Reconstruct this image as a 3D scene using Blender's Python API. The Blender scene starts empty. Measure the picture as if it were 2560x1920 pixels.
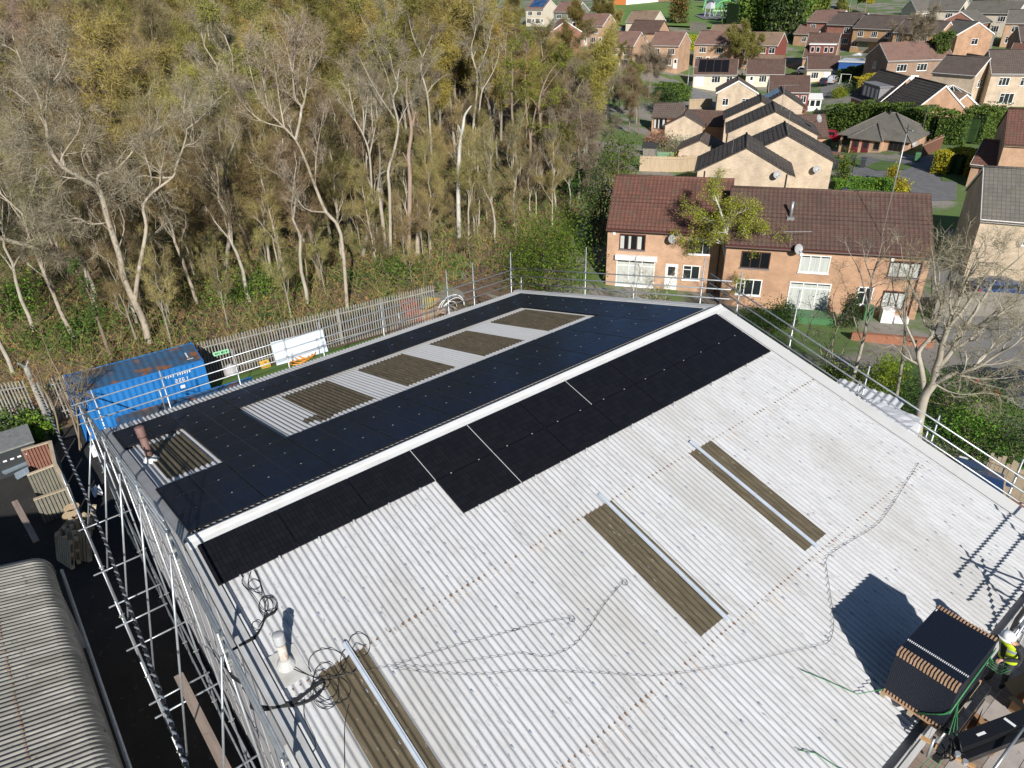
import bpy, bmesh, math, random
import numpy as np
from mathutils import Matrix, Vector
rnd = random.Random(7)
SC = bpy.context.scene
COL = SC.collection
PI = math.pi
# ------------------------------------------------------------------ camera
FPX = 1776.0                       # focal length in pixels of a 2560 px wide frame
CAM = np.array([13.28333, -1.66676, 10.25578])
TH = 0.2495                        # pitch of the warehouse roof
CT, ST = math.cos(TH), math.sin(TH)
def cam_rows(a, b, c):
    ca, sa = math.cos(a), math.sin(a)
    fwd = np.array([sa*math.cos(b), ca*math.cos(b), -math.sin(b)])
    right = np.array([ca, -sa, 0.0]); up = np.cross(right, fwd)
    r = math.cos(c)*right + math.sin(c)*up; u = -math.sin(c)*right + math.cos(c)*up
    return np.array([r, -u, fwd])
RC = cam_rows(-0.90647, 0.52521, -0.02913)
cd = bpy.data.cameras.new('camera'); cam = bpy.data.objects.new('camera', cd); COL.objects.link(cam)
cd.sensor_width = 36; cd.lens = FPX/2560*36; cd.clip_end = 4000; cd.clip_start = 0.05
m = Matrix.Identity(4)
for i in range(3):
    m[i][0] = RC[0][i]; m[i][1] = -RC[1][i]; m[i][2] = -RC[2][i]; m[i][3] = CAM[i]
cam.matrix_world = m
SC.camera = cam
# ------------------------------------------------------------------ terrain
def sm(a, b, x):
    t = min(1, max(0, (x-a)/(b-a))); return t*t*(3-2*t)
ZR = [(0, -9), (30, -9), (48, -11.8), (74, -11.8), (96, -10.8), (130, -10.5), (170, -9.9), (220, -7.6), (270, -4.6), (350, -1), (500, 4), (900, 14), (2500, 30)]
ZL = [(0, -9), (100, -9), (200, -7.5), (400, -2), (900, 8), (2500, 25)]
def lerp_tab(tab, x):
    for (x0, y0), (x1, y1) in zip(tab, tab[1:]):
        if x <= x1: return y0+(y1-y0)*(x-x0)/(x1-x0)
    return tab[-1][1]
def T(x, y):
    dx, dy = x-CAM[0], y-CAM[1]
    r = math.hypot(dx, dy); a = math.degrees(math.atan2(dx, dy))
    if a > 125: a -= 360
    w = sm(-58, -44, a)
    w *= 1-sm(20, 60, a)
    dip = 4.2*math.exp(-((a+33.5)/7.0)**2)*sm(80, 125, r)*(1-sm(175, 250, r))     # the shallow valley along the wood
    return lerp_tab(ZR, r)*w + lerp_tab(ZL, r)*(1-w) - dip
def ray(u, v):
    d = np.array([(u-1280)/FPX, (v-960)/FPX, 1.0]) @ RC
    return d
def at_z(u, v, z):
    d = ray(u, v); return CAM + d*((z-CAM[2])/d[2])
def G(u, v, h=0.0):
    """the place on the terrain (plus h) that lies under this direction"""
    d = ray(u, v); d = d/np.linalg.norm(d)
    f = lambda t: (CAM+d*t)[2] - (T(*(CAM+d*t)[:2])+h)
    t = 8.0
    while f(t) > 0 and t < 1500: t += 1.0+t*0.01
    lo, hi = t-(1.0+t*0.012), t
    for _ in range(40):
        mid = (lo+hi)/2
        if f(mid) > 0: lo = mid
        else: hi = mid
    return CAM+d*lo
def proj(X):
    q = RC @ (np.array(X, float)-CAM); return 1280+FPX*q[0]/q[2], 960+FPX*q[1]/q[2]
def at_plane(u, v, n, p):
    d = ray(u, v); n = np.array(n, float); p = np.array(p, float)
    return CAM + d*(np.dot(p-CAM, n)/np.dot(d, n))
def face_plane(u, v, p, dd=0.0):
    """point of the upright plane through p that faces the camera (dd metres further off)"""
    n = np.array([p[0]-CAM[0], p[1]-CAM[1], 0.0]); n /= np.linalg.norm(n)
    return at_plane(u, v, n, np.array(p)+n*dd)
def NS(s, y, h=0.0): return np.array([s*CT+h*ST, y, -s*ST+h*CT])      # near roof slope
def FS(s, y, h=0.0): return np.array([-s*CT-h*ST, y, -s*ST+h*CT])     # far roof slope
def near(u, v, h=0): return at_plane(u, v, [ST, 0, CT], NS(0, 0, h))
# ------------------------------------------------------------------ materials
MATS = {}
def new_mat(name):
    mt = bpy.data.materials.new(name); mt.use_nodes = True
    nt = mt.node_tree; b = nt.nodes['Principled BSDF']
    MATS[name] = mt
    return mt, nt, b
def c4(c): return (c[0], c[1], c[2], 1)
def mat(name, col, col2=None, scale=4, stretch=(1, 1, 1), rough=.8, metal=0, layers=(), bump=0, bscale=None, detail=5, spec=None, lo=.35, hi=.65, rot=(0, 0, 0), obrand=0):
    """noise-mixed principled surface; layers = (colour, scale, stretch, lo, hi) laid over one another"""
    mt, nt, b = new_mat(name); N, L = nt.nodes, nt.links
    tc = N.new('ShaderNodeTexCoord')
    def noise(sc, st, det=detail):
        mp = N.new('ShaderNodeMapping'); mp.inputs['Scale'].default_value = st; mp.inputs['Rotation'].default_value = rot
        L.new(tc.outputs['Object'], mp.inputs['Vector'])
        nz = N.new('ShaderNodeTexNoise'); nz.inputs['Scale'].default_value = sc; nz.inputs['Detail'].default_value = det; nz.inputs['Roughness'].default_value = .62
        L.new(mp.outputs['Vector'], nz.inputs['Vector']); return nz
    cur = None
    rgb = N.new('ShaderNodeRGB'); rgb.outputs[0].default_value = c4(col); cur = rgb.outputs[0]
    seq = ([(col2, scale, stretch, lo, hi)] if col2 is not None else []) + list(layers)
    for (cc, sc, st, l0, h0) in seq:
        nz = noise(sc, st)
        mr = N.new('ShaderNodeMapRange'); mr.inputs['From Min'].default_value = l0; mr.inputs['From Max'].default_value = h0
        L.new(nz.outputs['Fac'], mr.inputs['Value'])
        mx = N.new('ShaderNodeMix'); mx.data_type = 'RGBA'
        L.new(mr.outputs['Result'], mx.inputs['Factor']); L.new(cur, mx.inputs['A']); mx.inputs['B'].default_value = c4(cc)
        cur = mx.outputs['Result']
    if obrand:
        oi = N.new('ShaderNodeObjectInfo'); hs = N.new('ShaderNodeHueSaturation')
        mr = N.new('ShaderNodeMapRange'); mr.inputs['To Min'].default_value = 1-obrand; mr.inputs['To Max'].default_value = 1+obrand
        L.new(oi.outputs['Random'], mr.inputs['Value']); L.new(mr.outputs['Result'], hs.inputs['Value'])
        L.new(cur, hs.inputs['Color']); cur = hs.outputs['Color']
    L.new(cur, b.inputs['Base Color'])
    b.inputs['Roughness'].default_value = rough; b.inputs['Metallic'].default_value = metal
    if spec is not None: b.inputs['Specular IOR Level'].default_value = spec
    if bump:
        nz = noise(bscale or scale*3, stretch)
        bp = N.new('ShaderNodeBump'); bp.inputs['Strength'].default_value = bump; bp.inputs['Distance'].default_value = .02
        L.new(nz.outputs['Fac'], bp.inputs['Height']); L.new(bp.outputs['Normal'], b.inputs['Normal'])
    return mt
def brick_mat(name, c1, c2, mortar, scale=1.0, wall_axis=True):
    """brickwork in object space: the courses run round the walls"""
    mt, nt, b = new_mat(name); N, L = nt.nodes, nt.links
    tc = N.new('ShaderNodeTexCoord'); sp = N.new('ShaderNodeSeparateXYZ'); L.new(tc.outputs['Object'], sp.inputs[0])
    ad = N.new('ShaderNodeMath'); ad.operation = 'ADD'; L.new(sp.outputs['X'], ad.inputs[0]); L.new(sp.outputs['Y'], ad.inputs[1])
    cb = N.new('ShaderNodeCombineXYZ'); L.new(ad.outputs[0], cb.inputs['X']); L.new(sp.outputs['Z'], cb.inputs['Y'])
    br = N.new('ShaderNodeTexBrick'); br.inputs['Scale'].default_value = scale
    br.inputs['Brick Width'].default_value = .225; br.inputs['Row Height'].default_value = .075; br.inputs['Mortar Size'].default_value = .008
    br.inputs['Color1'].default_value = c4(c1); br.inputs['Color2'].default_value = c4(c2); br.inputs['Mortar'].default_value = c4(mortar)
    L.new(cb.outputs[0], br.inputs['Vector'])
    nz = N.new('ShaderNodeTexNoise'); nz.inputs['Scale'].default_value = .8; nz.inputs['Detail'].default_value = 6; L.new(tc.outputs['Object'], nz.inputs['Vector'])
    mr = N.new('ShaderNodeMapRange'); mr.inputs['From Min'].default_value = .3; mr.inputs['From Max'].default_value = .7; mr.inputs['To Min'].default_value = .78; mr.inputs['To Max'].default_value = 1.12
    L.new(nz.outputs['Fac'], mr.inputs['Value'])
    hs = N.new('ShaderNodeHueSaturation'); L.new(br.outputs['Color'], hs.inputs['Color']); L.new(mr.outputs['Result'], hs.inputs['Value'])
    L.new(hs.outputs['Color'], b.inputs['Base Color']); b.inputs['Roughness'].default_value = .9
    return mt
def tile_mat(name, c1, c2, moss, course=.3, rib=.3, dark=.45, axis='x'):
    """tiled roof: dark joints across the slope (courses), shade of the rolls painted as lines down it, lichen and moss patches"""
    mt, nt, b = new_mat(name); N, L = nt.nodes, nt.links
    tc = N.new('ShaderNodeTexCoord'); sp = N.new('ShaderNodeSeparateXYZ'); L.new(tc.outputs['Object'], sp.inputs[0])
    cb = N.new('ShaderNodeCombineXYZ'); L.new(sp.outputs['X'], cb.inputs['X']); L.new(sp.outputs['Y'], cb.inputs['Y'])
    br = N.new('ShaderNodeTexBrick'); br.offset = 0; br.inputs['Scale'].default_value = 1
    br.inputs['Brick Width'].default_value = rib; br.inputs['Row Height'].default_value = course; br.inputs['Mortar Size'].default_value = .03; br.inputs['Mortar Smooth'].default_value = .6
    br.inputs['Color1'].default_value = c4(c1); br.inputs['Color2'].default_value = c4(c2)
    br.inputs['Mortar'].default_value = c4([k*dark for k in c1]); L.new(cb.outputs[0], br.inputs['Vector'])
    cur = br.outputs['Color']
    for (cc, sc, l0, h0) in ((moss, 1.4, .5, .75), ([min(1, k*2.2+.03) for k in c1], 14, .66, .74), ([k*.55 for k in c2], .7, .5, .8)):
        nz = N.new('ShaderNodeTexNoise'); nz.inputs['Scale'].default_value = sc; nz.inputs['Detail'].default_value = 6; L.new(tc.outputs['Object'], nz.inputs['Vector'])
        mr = N.new('ShaderNodeMapRange'); mr.inputs['From Min'].default_value = l0; mr.inputs['From Max'].default_value = h0; mr.inputs['To Max'].default_value = .75
        L.new(nz.outputs['Fac'], mr.inputs['Value'])
        mx = N.new('ShaderNodeMix'); mx.data_type = 'RGBA'; L.new(mr.outputs['Result'], mx.inputs['Factor']); L.new(cur, mx.inputs['A']); mx.inputs['B'].default_value = c4(cc)
        cur = mx.outputs['Result']
    L.new(cur, b.inputs['Base Color']); b.inputs['Roughness'].default_value = .85
    return mt
def leaf_mat(name, c1, c2, rough=.7, trans=.25, vary=1.0):
    mt, nt, b = new_mat(name); N, L = nt.nodes, nt.links
    tc = N.new('ShaderNodeTexCoord'); nz = N.new('ShaderNodeTexNoise'); nz.inputs['Scale'].default_value = 1.3; nz.inputs['Detail'].default_value = 3
    L.new(tc.outputs['Object'], nz.inputs['Vector'])
    gi = N.new('ShaderNodeNewGeometry')
    ad = N.new('ShaderNodeMath'); ad.operation = 'MULTIPLY_ADD'; L.new(gi.outputs['Random Per Island'], ad.inputs[0]); ad.inputs[1].default_value = .5
    L.new(nz.outputs['Fac'], ad.inputs[2])
    mr = N.new('ShaderNodeMapRange'); mr.inputs['From Min'].default_value = .35; mr.inputs['From Max'].default_value = 1.1; L.new(ad.outputs[0], mr.inputs['Value'])
    mx = N.new('ShaderNodeMix'); mx.data_type = 'RGBA'; mx.inputs['A'].default_value = c4(c1); mx.inputs['B'].default_value = c4(c2); L.new(mr.outputs['Result'], mx.inputs['Factor'])
    oi = N.new('ShaderNodeObjectInfo'); hs = N.new('ShaderNodeHueSaturation'); m1 = N.new('ShaderNodeMapRange'); m2 = N.new('ShaderNodeMapRange'); fr = N.new('ShaderNodeMath'); fr.operation = 'FRACT'; mu = N.new('ShaderNodeMath'); mu.operation = 'MULTIPLY'; mu.inputs[1].default_value = 7.31
    m1.inputs['To Min'].default_value = 1-.38*vary; m1.inputs['To Max'].default_value = 1+.30*vary; m2.inputs['To Min'].default_value = .5-.025*vary; m2.inputs['To Max'].default_value = .5+.03*vary
    L.new(oi.outputs['Random'], m1.inputs['Value']); L.new(oi.outputs['Random'], mu.inputs[0]); L.new(mu.outputs[0], fr.inputs[0]); L.new(fr.outputs[0], m2.inputs['Value'])
    L.new(m1.outputs['Result'], hs.inputs['Value']); L.new(m2.outputs['Result'], hs.inputs['Hue']); L.new(mx.outputs['Result'], hs.inputs['Color'])
    L.new(hs.outputs['Color'], b.inputs['Base Color']); b.inputs['Roughness'].default_value = rough; b.inputs['Specular IOR Level'].default_value = .25
    if trans:
        tr = N.new('ShaderNodeBsdfTranslucent'); L.new(hs.outputs['Color'], tr.inputs['Color'])
        ms = N.new('ShaderNodeMixShader'); ms.inputs[0].default_value = trans
        out = N['Material Output']; L.new(b.outputs[0], ms.inputs[1]); L.new(tr.outputs[0], ms.inputs[2]); L.new(ms.outputs[0], out.inputs['Surface'])
    return mt
def glass_mat(name, col, rough=.06):
    mt, nt, b = new_mat(name); b.inputs['Base Color'].default_value = c4(col); b.inputs['Roughness'].default_value = rough
    b.inputs['Specular IOR Level'].default_value = .6
    return mt
# ------------------------------------------------------------------ mesh builder
ROOT = {}
class MB:
    def __init__(s, M=None): s.v = []; s.f = []; s.m = []; s.M = np.array(M) if M is not None else None; s.n = 0
    def add(s, vs, fs, mi=0):
        vs = np.asarray(vs, float).reshape(-1, 3)
        if s.M is not None: vs = vs @ s.M[:3, :3].T + s.M[:3, 3]
        s.v.append(vs); o = s.n
        s.f += [tuple(i+o for i in f) for f in fs]; s.m += [mi]*len(fs); s.n += len(vs)
        return s
    def box(s, x0, x1, y0, y1, z0, z1, mi=0):
        return s.add([(x0, y0, z0), (x1, y0, z0), (x1, y1, z0), (x0, y1, z0), (x0, y0, z1), (x1, y0, z1), (x1, y1, z1), (x0, y1, z1)],
                     [(3, 2, 1, 0), (4, 5, 6, 7), (0, 1, 5, 4), (1, 2, 6, 5), (2, 3, 7, 6), (3, 0, 4, 7)], mi)
    def hexa(s, b, t, mi=0):
        return s.add(list(b)+list(t), [(3, 2, 1, 0), (4, 5, 6, 7), (0, 1, 5, 4), (1, 2, 6, 5), (2, 3, 7, 6), (3, 0, 4, 7)], mi)
    def bar(s, p, q, w, h, up=(0, 0, 1), mi=0):
        """square-edged bar from p to q"""
        p, q, up = np.array(p, float), np.array(q, float), np.array(up, float)
        d = q-p; d /= np.linalg.norm(d); x = np.cross(d, up)
        if np.linalg.norm(x) < 1e-6: x = np.cross(d, (1, 0, 0))
        x /= np.linalg.norm(x); z = np.cross(x, d)
        c = lambda P: [P-x*w/2-z*h/2, P+x*w/2-z*h/2, P+x*w/2+z*h/2, P-x*w/2+z*h/2]
        return s.add(c(p)+c(q), [(0, 1, 2, 3), (7, 6, 5, 4), (0, 4, 5, 1), (1, 5, 6, 2), (2, 6, 7, 3), (3, 7, 4, 0)], mi)
    def tube(s, pts, rad, n=8, mi=0, cap=True):
        pts = [np.array(p, float) for p in pts]
        if not hasattr(rad, '__len__'): rad = [rad]*len(pts)
        vs, fs = [], []; x = None
        for i, p in enumerate(pts):
            d = pts[min(i+1, len(pts)-1)]-pts[max(i-1, 0)]; d = d/(np.linalg.norm(d)+1e-12)
            if x is None:
                x = np.cross(d, (0, 0, 1));
                if np.linalg.norm(x) < 1e-3: x = np.cross(d, (1, 0, 0))
            x = x-d*np.dot(x, d); x /= (np.linalg.norm(x)+1e-12); y = np.cross(d, x)
            for k in range(n):
                a = 2*PI*k/n; vs.append(p+rad[i]*(math.cos(a)*x+math.sin(a)*y))
        for i in range(len(pts)-1):
            for k in range(n):
                k2 = (k+1) % n; fs.append((i*n+k, i*n+k2, (i+1)*n+k2, (i+1)*n+k))
        if cap: fs.append(tuple(range(n-1, -1, -1))); fs.append(tuple((len(pts)-1)*n+k for k in range(n)))
        return s.add(vs, fs, mi)
    def cyl(s, c, r, z0, z1, n=16, mi=0, r2=None):
        return s.tube([(c[0], c[1], z0), (c[0], c[1], z1)], [r, r if r2 is None else r2], n, mi)
    def lathe(s, c, prof, n=16, mi=0):
        return s.tube([(c[0], c[1], z) for r, z in prof], [max(r, 1e-4) for r, z in prof], n, mi)
    def grid(s, P, mi=0):
        a, b = len(P), len(P[0])
        return s.add([p for r in P for p in r], [(i*b+j, i*b+j+1, (i+1)*b+j+1, (i+1)*b+j) for i in range(a-1) for j in range(b-1)], mi)
    def prism(s, poly, z0, z1, mi=0):
        n = len(poly)
        return s.add([(x, y, z0) for x, y in poly]+[(x, y, z1) for x, y in poly],
                     [tuple(range(n-1, -1, -1)), tuple(range(n, 2*n))]+[(i, (i+1) % n, n+(i+1) % n, n+i) for i in range(n)], mi)
    def build(s, name, mats, parent=None, smooth=False, origin=None):
        if not isinstance(mats, (list, tuple)): mats = [mats]
        V = np.concatenate(s.v) if s.v else np.zeros((0, 3))
        me = bpy.data.meshes.new(name)
        if parent is not None:
            p = parent; R = None
            while p is not None and p not in ROOT: p = p.parent
            Mi = ROOT[p]; V = (V-Mi[:3, 3]) @ Mi[:3, :3]
        else:
            if origin is None:
                lo, hi = V.min(0), V.max(0); origin = ((lo[0]+hi[0])/2, (lo[1]+hi[1])/2, lo[2])
            V = V-np.array(origin)
        me.from_pydata(V.tolist(), [], s.f)
        for k in mats: me.materials.append(MATS[k] if isinstance(k, str) else k)
        if len(mats) > 1: me.polygons.foreach_set('material_index', s.m)
        if smooth: me.polygons.foreach_set('use_smooth', [True]*len(me.polygons))
        me.update()
        o = bpy.data.objects.new(name, me); COL.objects.link(o)
        if parent is not None: o.parent = parent
        else:
            o.location = origin
            I = np.eye(4); I[:3, 3] = origin; ROOT[o] = I
        return o
def tag(o, label, cat, group=None):
    if len(label.split()) > 16: print('LONG', label)
    o['label'] = label; o['category'] = cat
    if group: o['group'] = group
    return o
def kind(o, k): o['kind'] = k; return o
def thing(name, label, cat, loc, rz=0.0, group=None, M=None):
    o = bpy.data.objects.new(name, None); COL.objects.link(o); o.empty_display_size = .2
    if M is None: M = np.array(Matrix.Translation(loc) @ Matrix.Rotation(rz, 4, 'Z'))
    o.matrix_world = Matrix(M.tolist()); ROOT[o] = np.array(M)
    return tag(o, label, cat, group)
def dup(o, M, label=None, group=None):
    """a copy of a thing, of its parts and of their sub-parts"""
    c = o.copy(); COL.objects.link(c); c.matrix_world = Matrix(np.array(M).tolist()); ROOT[c] = np.array(M)
    if label: c['label'] = label
    if group: c['group'] = group
    for ch in list(o.children):
        a = ch.copy(); COL.objects.link(a); a.parent = c
        for g in list(ch.children):
            b = g.copy(); COL.objects.link(b); b.parent = a
    return c
def TR(x, y, z, rz=0.0, s=1.0): return np.array(Matrix.Translation((x, y, z)) @ Matrix.Rotation(rz, 4, 'Z') @ Matrix.Scale(s, 4))
ORD = ['first', 'second', 'third', 'fourth', 'fifth', 'sixth', 'seventh', 'eighth', 'ninth', 'tenth', 'eleventh', 'twelfth', 'thirteenth', 'fourteenth', 'fifteenth', 'sixteenth', 'seventeenth', 'eighteenth', 'nineteenth', 'twentieth']
# ------------------------------------------------------------------ world and sun
SUN = np.array([0.78, -0.42, 0.462]); SUN /= np.linalg.norm(SUN)
EL = math.asin(SUN[2]); AZ = math.atan2(SUN[0], SUN[1])
W = bpy.data.worlds.new('World'); SC.world = W; W.use_nodes = True
sky = W.node_tree.nodes.new('ShaderNodeTexSky'); sky.sky_type = 'NISHITA'; sky.sun_disc = False
sky.sun_elevation = EL; sky.sun_rotation = AZ; sky.air_density = 1.0; sky.dust_density = .1; sky.ozone_density = 2.5
bg = W.node_tree.nodes['Background']; bg.inputs['Strength'].default_value = .055
W.node_tree.links.new(sky.outputs[0], bg.inputs['Color'])
ld = bpy.data.lights.new('sun', 'SUN'); ld.energy = 4.9; ld.angle = math.radians(.53); ld.color = (1, .955, .89)
lo = bpy.data.objects.new('sun', ld); COL.objects.link(lo)
lo.rotation_euler = Vector(SUN.tolist()).to_track_quat('Z', 'Y').to_euler(); lo.location = (40, -30, 60)
SC.view_settings.view_transform = 'Standard'; SC.view_settings.look = 'None'; SC.view_settings.exposure = 0.36; SC.view_settings.gamma = 1
# ------------------------------------------------------------------ shared surfaces
mat('sheet_white', (.53, .538, .552), (.44, .442, .45), 1.0, (.5, 3.4, 3.4), .72, lo=.36, hi=.76, detail=6,
    layers=[((.30, .295, .285), 2.2, (.4, 7.0, 7.0), .54, .84), ((.15, .145, .14), 12, (.22, 1.6, 1.6), .62, .72), ((.36, .35, .325), .30, (.5, 1.5, 1.5), .48, .80), ((.075, .075, .075), 30, (.5, 1, 1), .69, .76)], bump=.15, bscale=60)
mat('sheet_far', (.55, .555, .565), (.52, .51, .49), 1.0, (.5, 3.4, 3.4), .72, lo=.4, hi=.75, detail=6,
    layers=[((.36, .34, .30), 2.2, (.55, 5.0, 5.0), .64, .85)], bump=.15, bscale=60)
mat('rooflight_brown', (.075, .060, .035), (.125, .10, .062), 1.2, (.35, 6, 6), .75, lo=.35, hi=.7, detail=6,
    layers=[((.34, .31, .25), 9, (.35, 2.4, 2.4), .62, .72), ((.045, .038, .025), 1.4, (.5, 4, 4), .55, .8)])
mat('rust', (.25, .145, .085), (.15, .09, .06), 30, rough=.9)
mat('rust_stain', (.48, .36, .25), (.40, .26, .15), 14, rough=.9)
mat('white_paint', (.60, .60, .59), (.52, .515, .50), 1.5, (1, 1, 1), .55, lo=.5, hi=.8)
mat('ridge_white', (.60, .605, .605), (.50, .495, .48), 2.5, (2, 1, 1), .6, lo=.45, hi=.8, layers=[((.42, .38, .3), 9, (1, 1, 1), .66, .76)])
mat('grey_clad', (.43, .43, .44), (.36, .355, .36), 1.0, (4, 4, .3), .6, lo=.4, hi=.7)
mat('grey_trim', (.42, .43, .44), (.36, .36, .36), 3, rough=.5)
mat('galv', (.47, .50, .52), (.36, .38, .40), 6, (1, 1, 1), .38, metal=.55, obrand=.12, layers=[((.30, .22, .15), 18, (1, 1, 1), .66, .72)])
mat('galv_dull', (.36, .37, .36), (.27, .28, .27), 6, (1, 1, 1), .5, metal=.4, layers=[((.25, .17, .1), 12, (1, 1, 1), .62, .7)])
mat('fixing_shadow', (.27, .31, .38), rough=.5)
mat('panel_frame', (.006, .006, .008), rough=.4)
mat('clamp_metal', (.66, .67, .68), rough=.35, metal=.6)
mat('cable_black', (.012, .012, .013), rough=.55)
mat('strip_pale', (.50, .55, .62), (.42, .47, .54), 4, rough=.5)
mat('dark_void', (.012, .012, .012), rough=.9)
mat('cold_blue_tube', (.34, .43, .52), (.42, .48, .53), 5, rough=.4, metal=.5)
def panel_glass():
    mt, nt, b = new_mat('panel_glass'); N, L = nt.nodes, nt.links
    tc = N.new('ShaderNodeTexCoord'); mp = N.new('ShaderNodeMapping'); L.new(tc.outputs['Object'], mp.inputs['Vector'])
    br = N.new('ShaderNodeTexBrick'); br.offset = 0; br.inputs['Scale'].default_value = 1
    br.inputs['Brick Width'].default_value = .0945; br.inputs['Row Height'].default_value = .186; br.inputs['Mortar Size'].default_value = .0035
    br.inputs['Color1'].default_value = (.0095, .010, .0125, 1); br.inputs['Color2'].default_value = (.0125, .013, .016, 1); br.inputs['Mortar'].default_value = (.002, .002, .003, 1)
    L.new(mp.outputs[0], br.inputs['Vector'])
    # dark cells under anti-reflection glass: the coating's reflection is blue
    nz = N.new('ShaderNodeTexNoise'); nz.inputs['Scale'].default_value = 2.2; nz.inputs['Detail'].default_value = 5; L.new(tc.outputs['Object'], nz.inputs['Vector'])
    mr = N.new('ShaderNodeMapRange'); mr.inputs['From Min'].default_value = .35; mr.inputs['From Max'].default_value = .7; mr.inputs['To Min'].default_value = .12; mr.inputs['To Max'].default_value = .26
    L.new(nz.outputs['Fac'], mr.inputs['Value'])
    L.new(br.outputs['Color'], b.inputs['Base Color']); b.inputs['Roughness'].default_value = .5; b.inputs['Specular IOR Level'].default_value = .04
    gl = N.new('ShaderNodeBsdfGlossy'); gl.inputs['Color'].default_value = (.22, .33, .66, 1); L.new(mr.outputs['Result'], gl.inputs['Roughness'])
    fr = N.new('ShaderNodeFresnel'); fr.inputs['IOR'].default_value = 1.29
    ms = N.new('ShaderNodeMixShader'); L.new(fr.outputs[0], ms.inputs[0]); L.new(b.outputs[0], ms.inputs[1]); L.new(gl.outputs[0], ms.inputs[2]); L.new(ms.outputs[0], N['Material Output'].inputs['Surface'])
    return mt
panel_glass()
# ------------------------------------------------------------------ the warehouse
YA, YB = -0.08, 17.98; SE = 11.62
wh = thing('warehouse', 'large warehouse with a shallow white corrugated roof carrying solar panels', 'warehouse', (0, 9, -9))
PITCH = .146; AMP = .026
def corr(y): return AMP*math.cos(2*PI*y/PITCH)
def ysteps(y0, y1, n=6):
    d = PITCH/n; k0 = math.ceil(y0/d-1e-6); k1 = math.floor(y1/d+1e-6)
    ys = [k*d for k in range(k0, k1+1)]
    if not ys or ys[0] > y0+1e-4: ys = [y0]+ys
    if ys[-1] < y1-1e-4: ys.append(y1)
    return ys
def corr_sheet(mb, S, s0, s1, y0, y1, h=0.0, h1=None, mi=0, thick=True):
    if h1 is None: h1 = h
    ys = ysteps(y0, y1); ss = [s0+(s1-s0)*k/3 for k in range(4)]
    P = [[S(s, y, (h+(h1-h)*(s-s0)/(s1-s0))+corr(y)) for y in ys] for s in ss]
    if S is FS: P = [r[::-1] for r in P]
    mb.grid(P, mi)
    if thick:   # the visible lower edge of the sheet
        E1 = [[S(s1, y, h1+corr(y)) for y in ys], [S(s1, y, h1+corr(y)-.012) for y in ys]]
        if S is FS: E1 = [r[::-1] for r in E1]
        mb.grid(E1, mi)
LAPS = [0.0, 4.13, 8.05, SE]
for S, nm, mname in ((NS, 'roof_slope', 'sheet_white'), (FS, 'roof_slope', 'sheet_far')):
    mb = MB()
    for k in range(3):
        corr_sheet(mb, S, LAPS[k], LAPS[k+1]+(.12 if k < 2 else 0), YA, YB, .004, .012 if k < 2 else .004)
    if S is NS:
        # rust round the bolts on the laps, with a run of stain under some of them
        for ls in (4.16, 8.08):
            for k in range(int(18/PITCH)):
                y = k*PITCH
                if y > 17.7 or rnd.random() < .20: continue
                w = .014+.018*rnd.random(); l = .025+.045*rnd.random(); a = ls-.02
                hh = .012+AMP+.004
                P = [(a-l/2, y-w*.6), (a-l*.2, y-w), (a+l*.4, y-w*.8), (a+l*.9, y), (a+l*.3, y+w), (a-l*.3, y+w*.9)]
                mb.add([NS(s, yy, hh+.004*(1-abs(yy-y)/w)) for s, yy in P], [(0, 1, 2, 3, 4, 5)], 1)
                if rnd.random() < .3:
                    L_ = .12+.35*rnd.random(); y2 = y+rnd.uniform(-.02, .02)
                    mb.add([NS(s, y2+q, AMP*.985+.006) for s, q in ((a+.05, -.012), (a+L_, -.004), (a+L_, .004), (a+.05, .012))], [(0, 1, 2, 3)], 2)
        # blue-grey pads: bolts with shadow painted in, on the purlin lines, two to a sheet
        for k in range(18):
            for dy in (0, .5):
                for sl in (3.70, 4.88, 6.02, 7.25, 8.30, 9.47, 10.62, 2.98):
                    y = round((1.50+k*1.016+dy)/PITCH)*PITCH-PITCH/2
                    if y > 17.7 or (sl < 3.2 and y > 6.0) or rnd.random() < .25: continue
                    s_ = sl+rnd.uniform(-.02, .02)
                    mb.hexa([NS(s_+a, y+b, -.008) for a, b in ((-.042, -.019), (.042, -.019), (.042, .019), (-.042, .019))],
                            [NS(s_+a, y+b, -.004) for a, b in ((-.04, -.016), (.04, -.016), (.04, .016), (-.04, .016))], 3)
    mb.build(nm, [mname, 'rust', 'rust_stain', 'fixing_shadow'], wh, smooth=True)
def rooflight(S, s0, s1, y0, y1, strip=None):
    mb = MB(); corr_sheet(mb, S, s0, s1, y0, y1, .016, .022); o = mb.build('rooflight', 'rooflight_brown', wh, smooth=True)
    if strip is not None:
        a, b = strip
        q = MB(); q.hexa([NS(s, y, .03) for s, y in ((s0-.28, a), (s1+.1, a), (s1+.1, b), (s0-.28, b))], [NS(s, y, .058) for s, y in ((s0-.28, a), (s1+.1, a), (s1+.1, b), (s0-.28, b))])
        q.tube([NS(s0-.28, (a+b)/2, .062), NS(s1+.1, (a+b)/2, .062)], .02, 6)
        q.build('cover_strip', 'strip_pale', o)
rooflight(NS, 4.13, 7.84, .80, 1.75, (1.44, 1.54))
rooflight(NS, 4.13, 7.84, 7.62, 8.58, (8.38, 8.48))
rooflight(NS, 4.13, 7.84, 11.52, 12.50, (11.86, 11.96))
for y0, y1 in ((.42, 1.62), (4.92, 6.66), (7.80, 9.70), (10.82, 12.66), (13.80, 15.70)): rooflight(FS, 4.32, 8.02, y0, y1)
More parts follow.
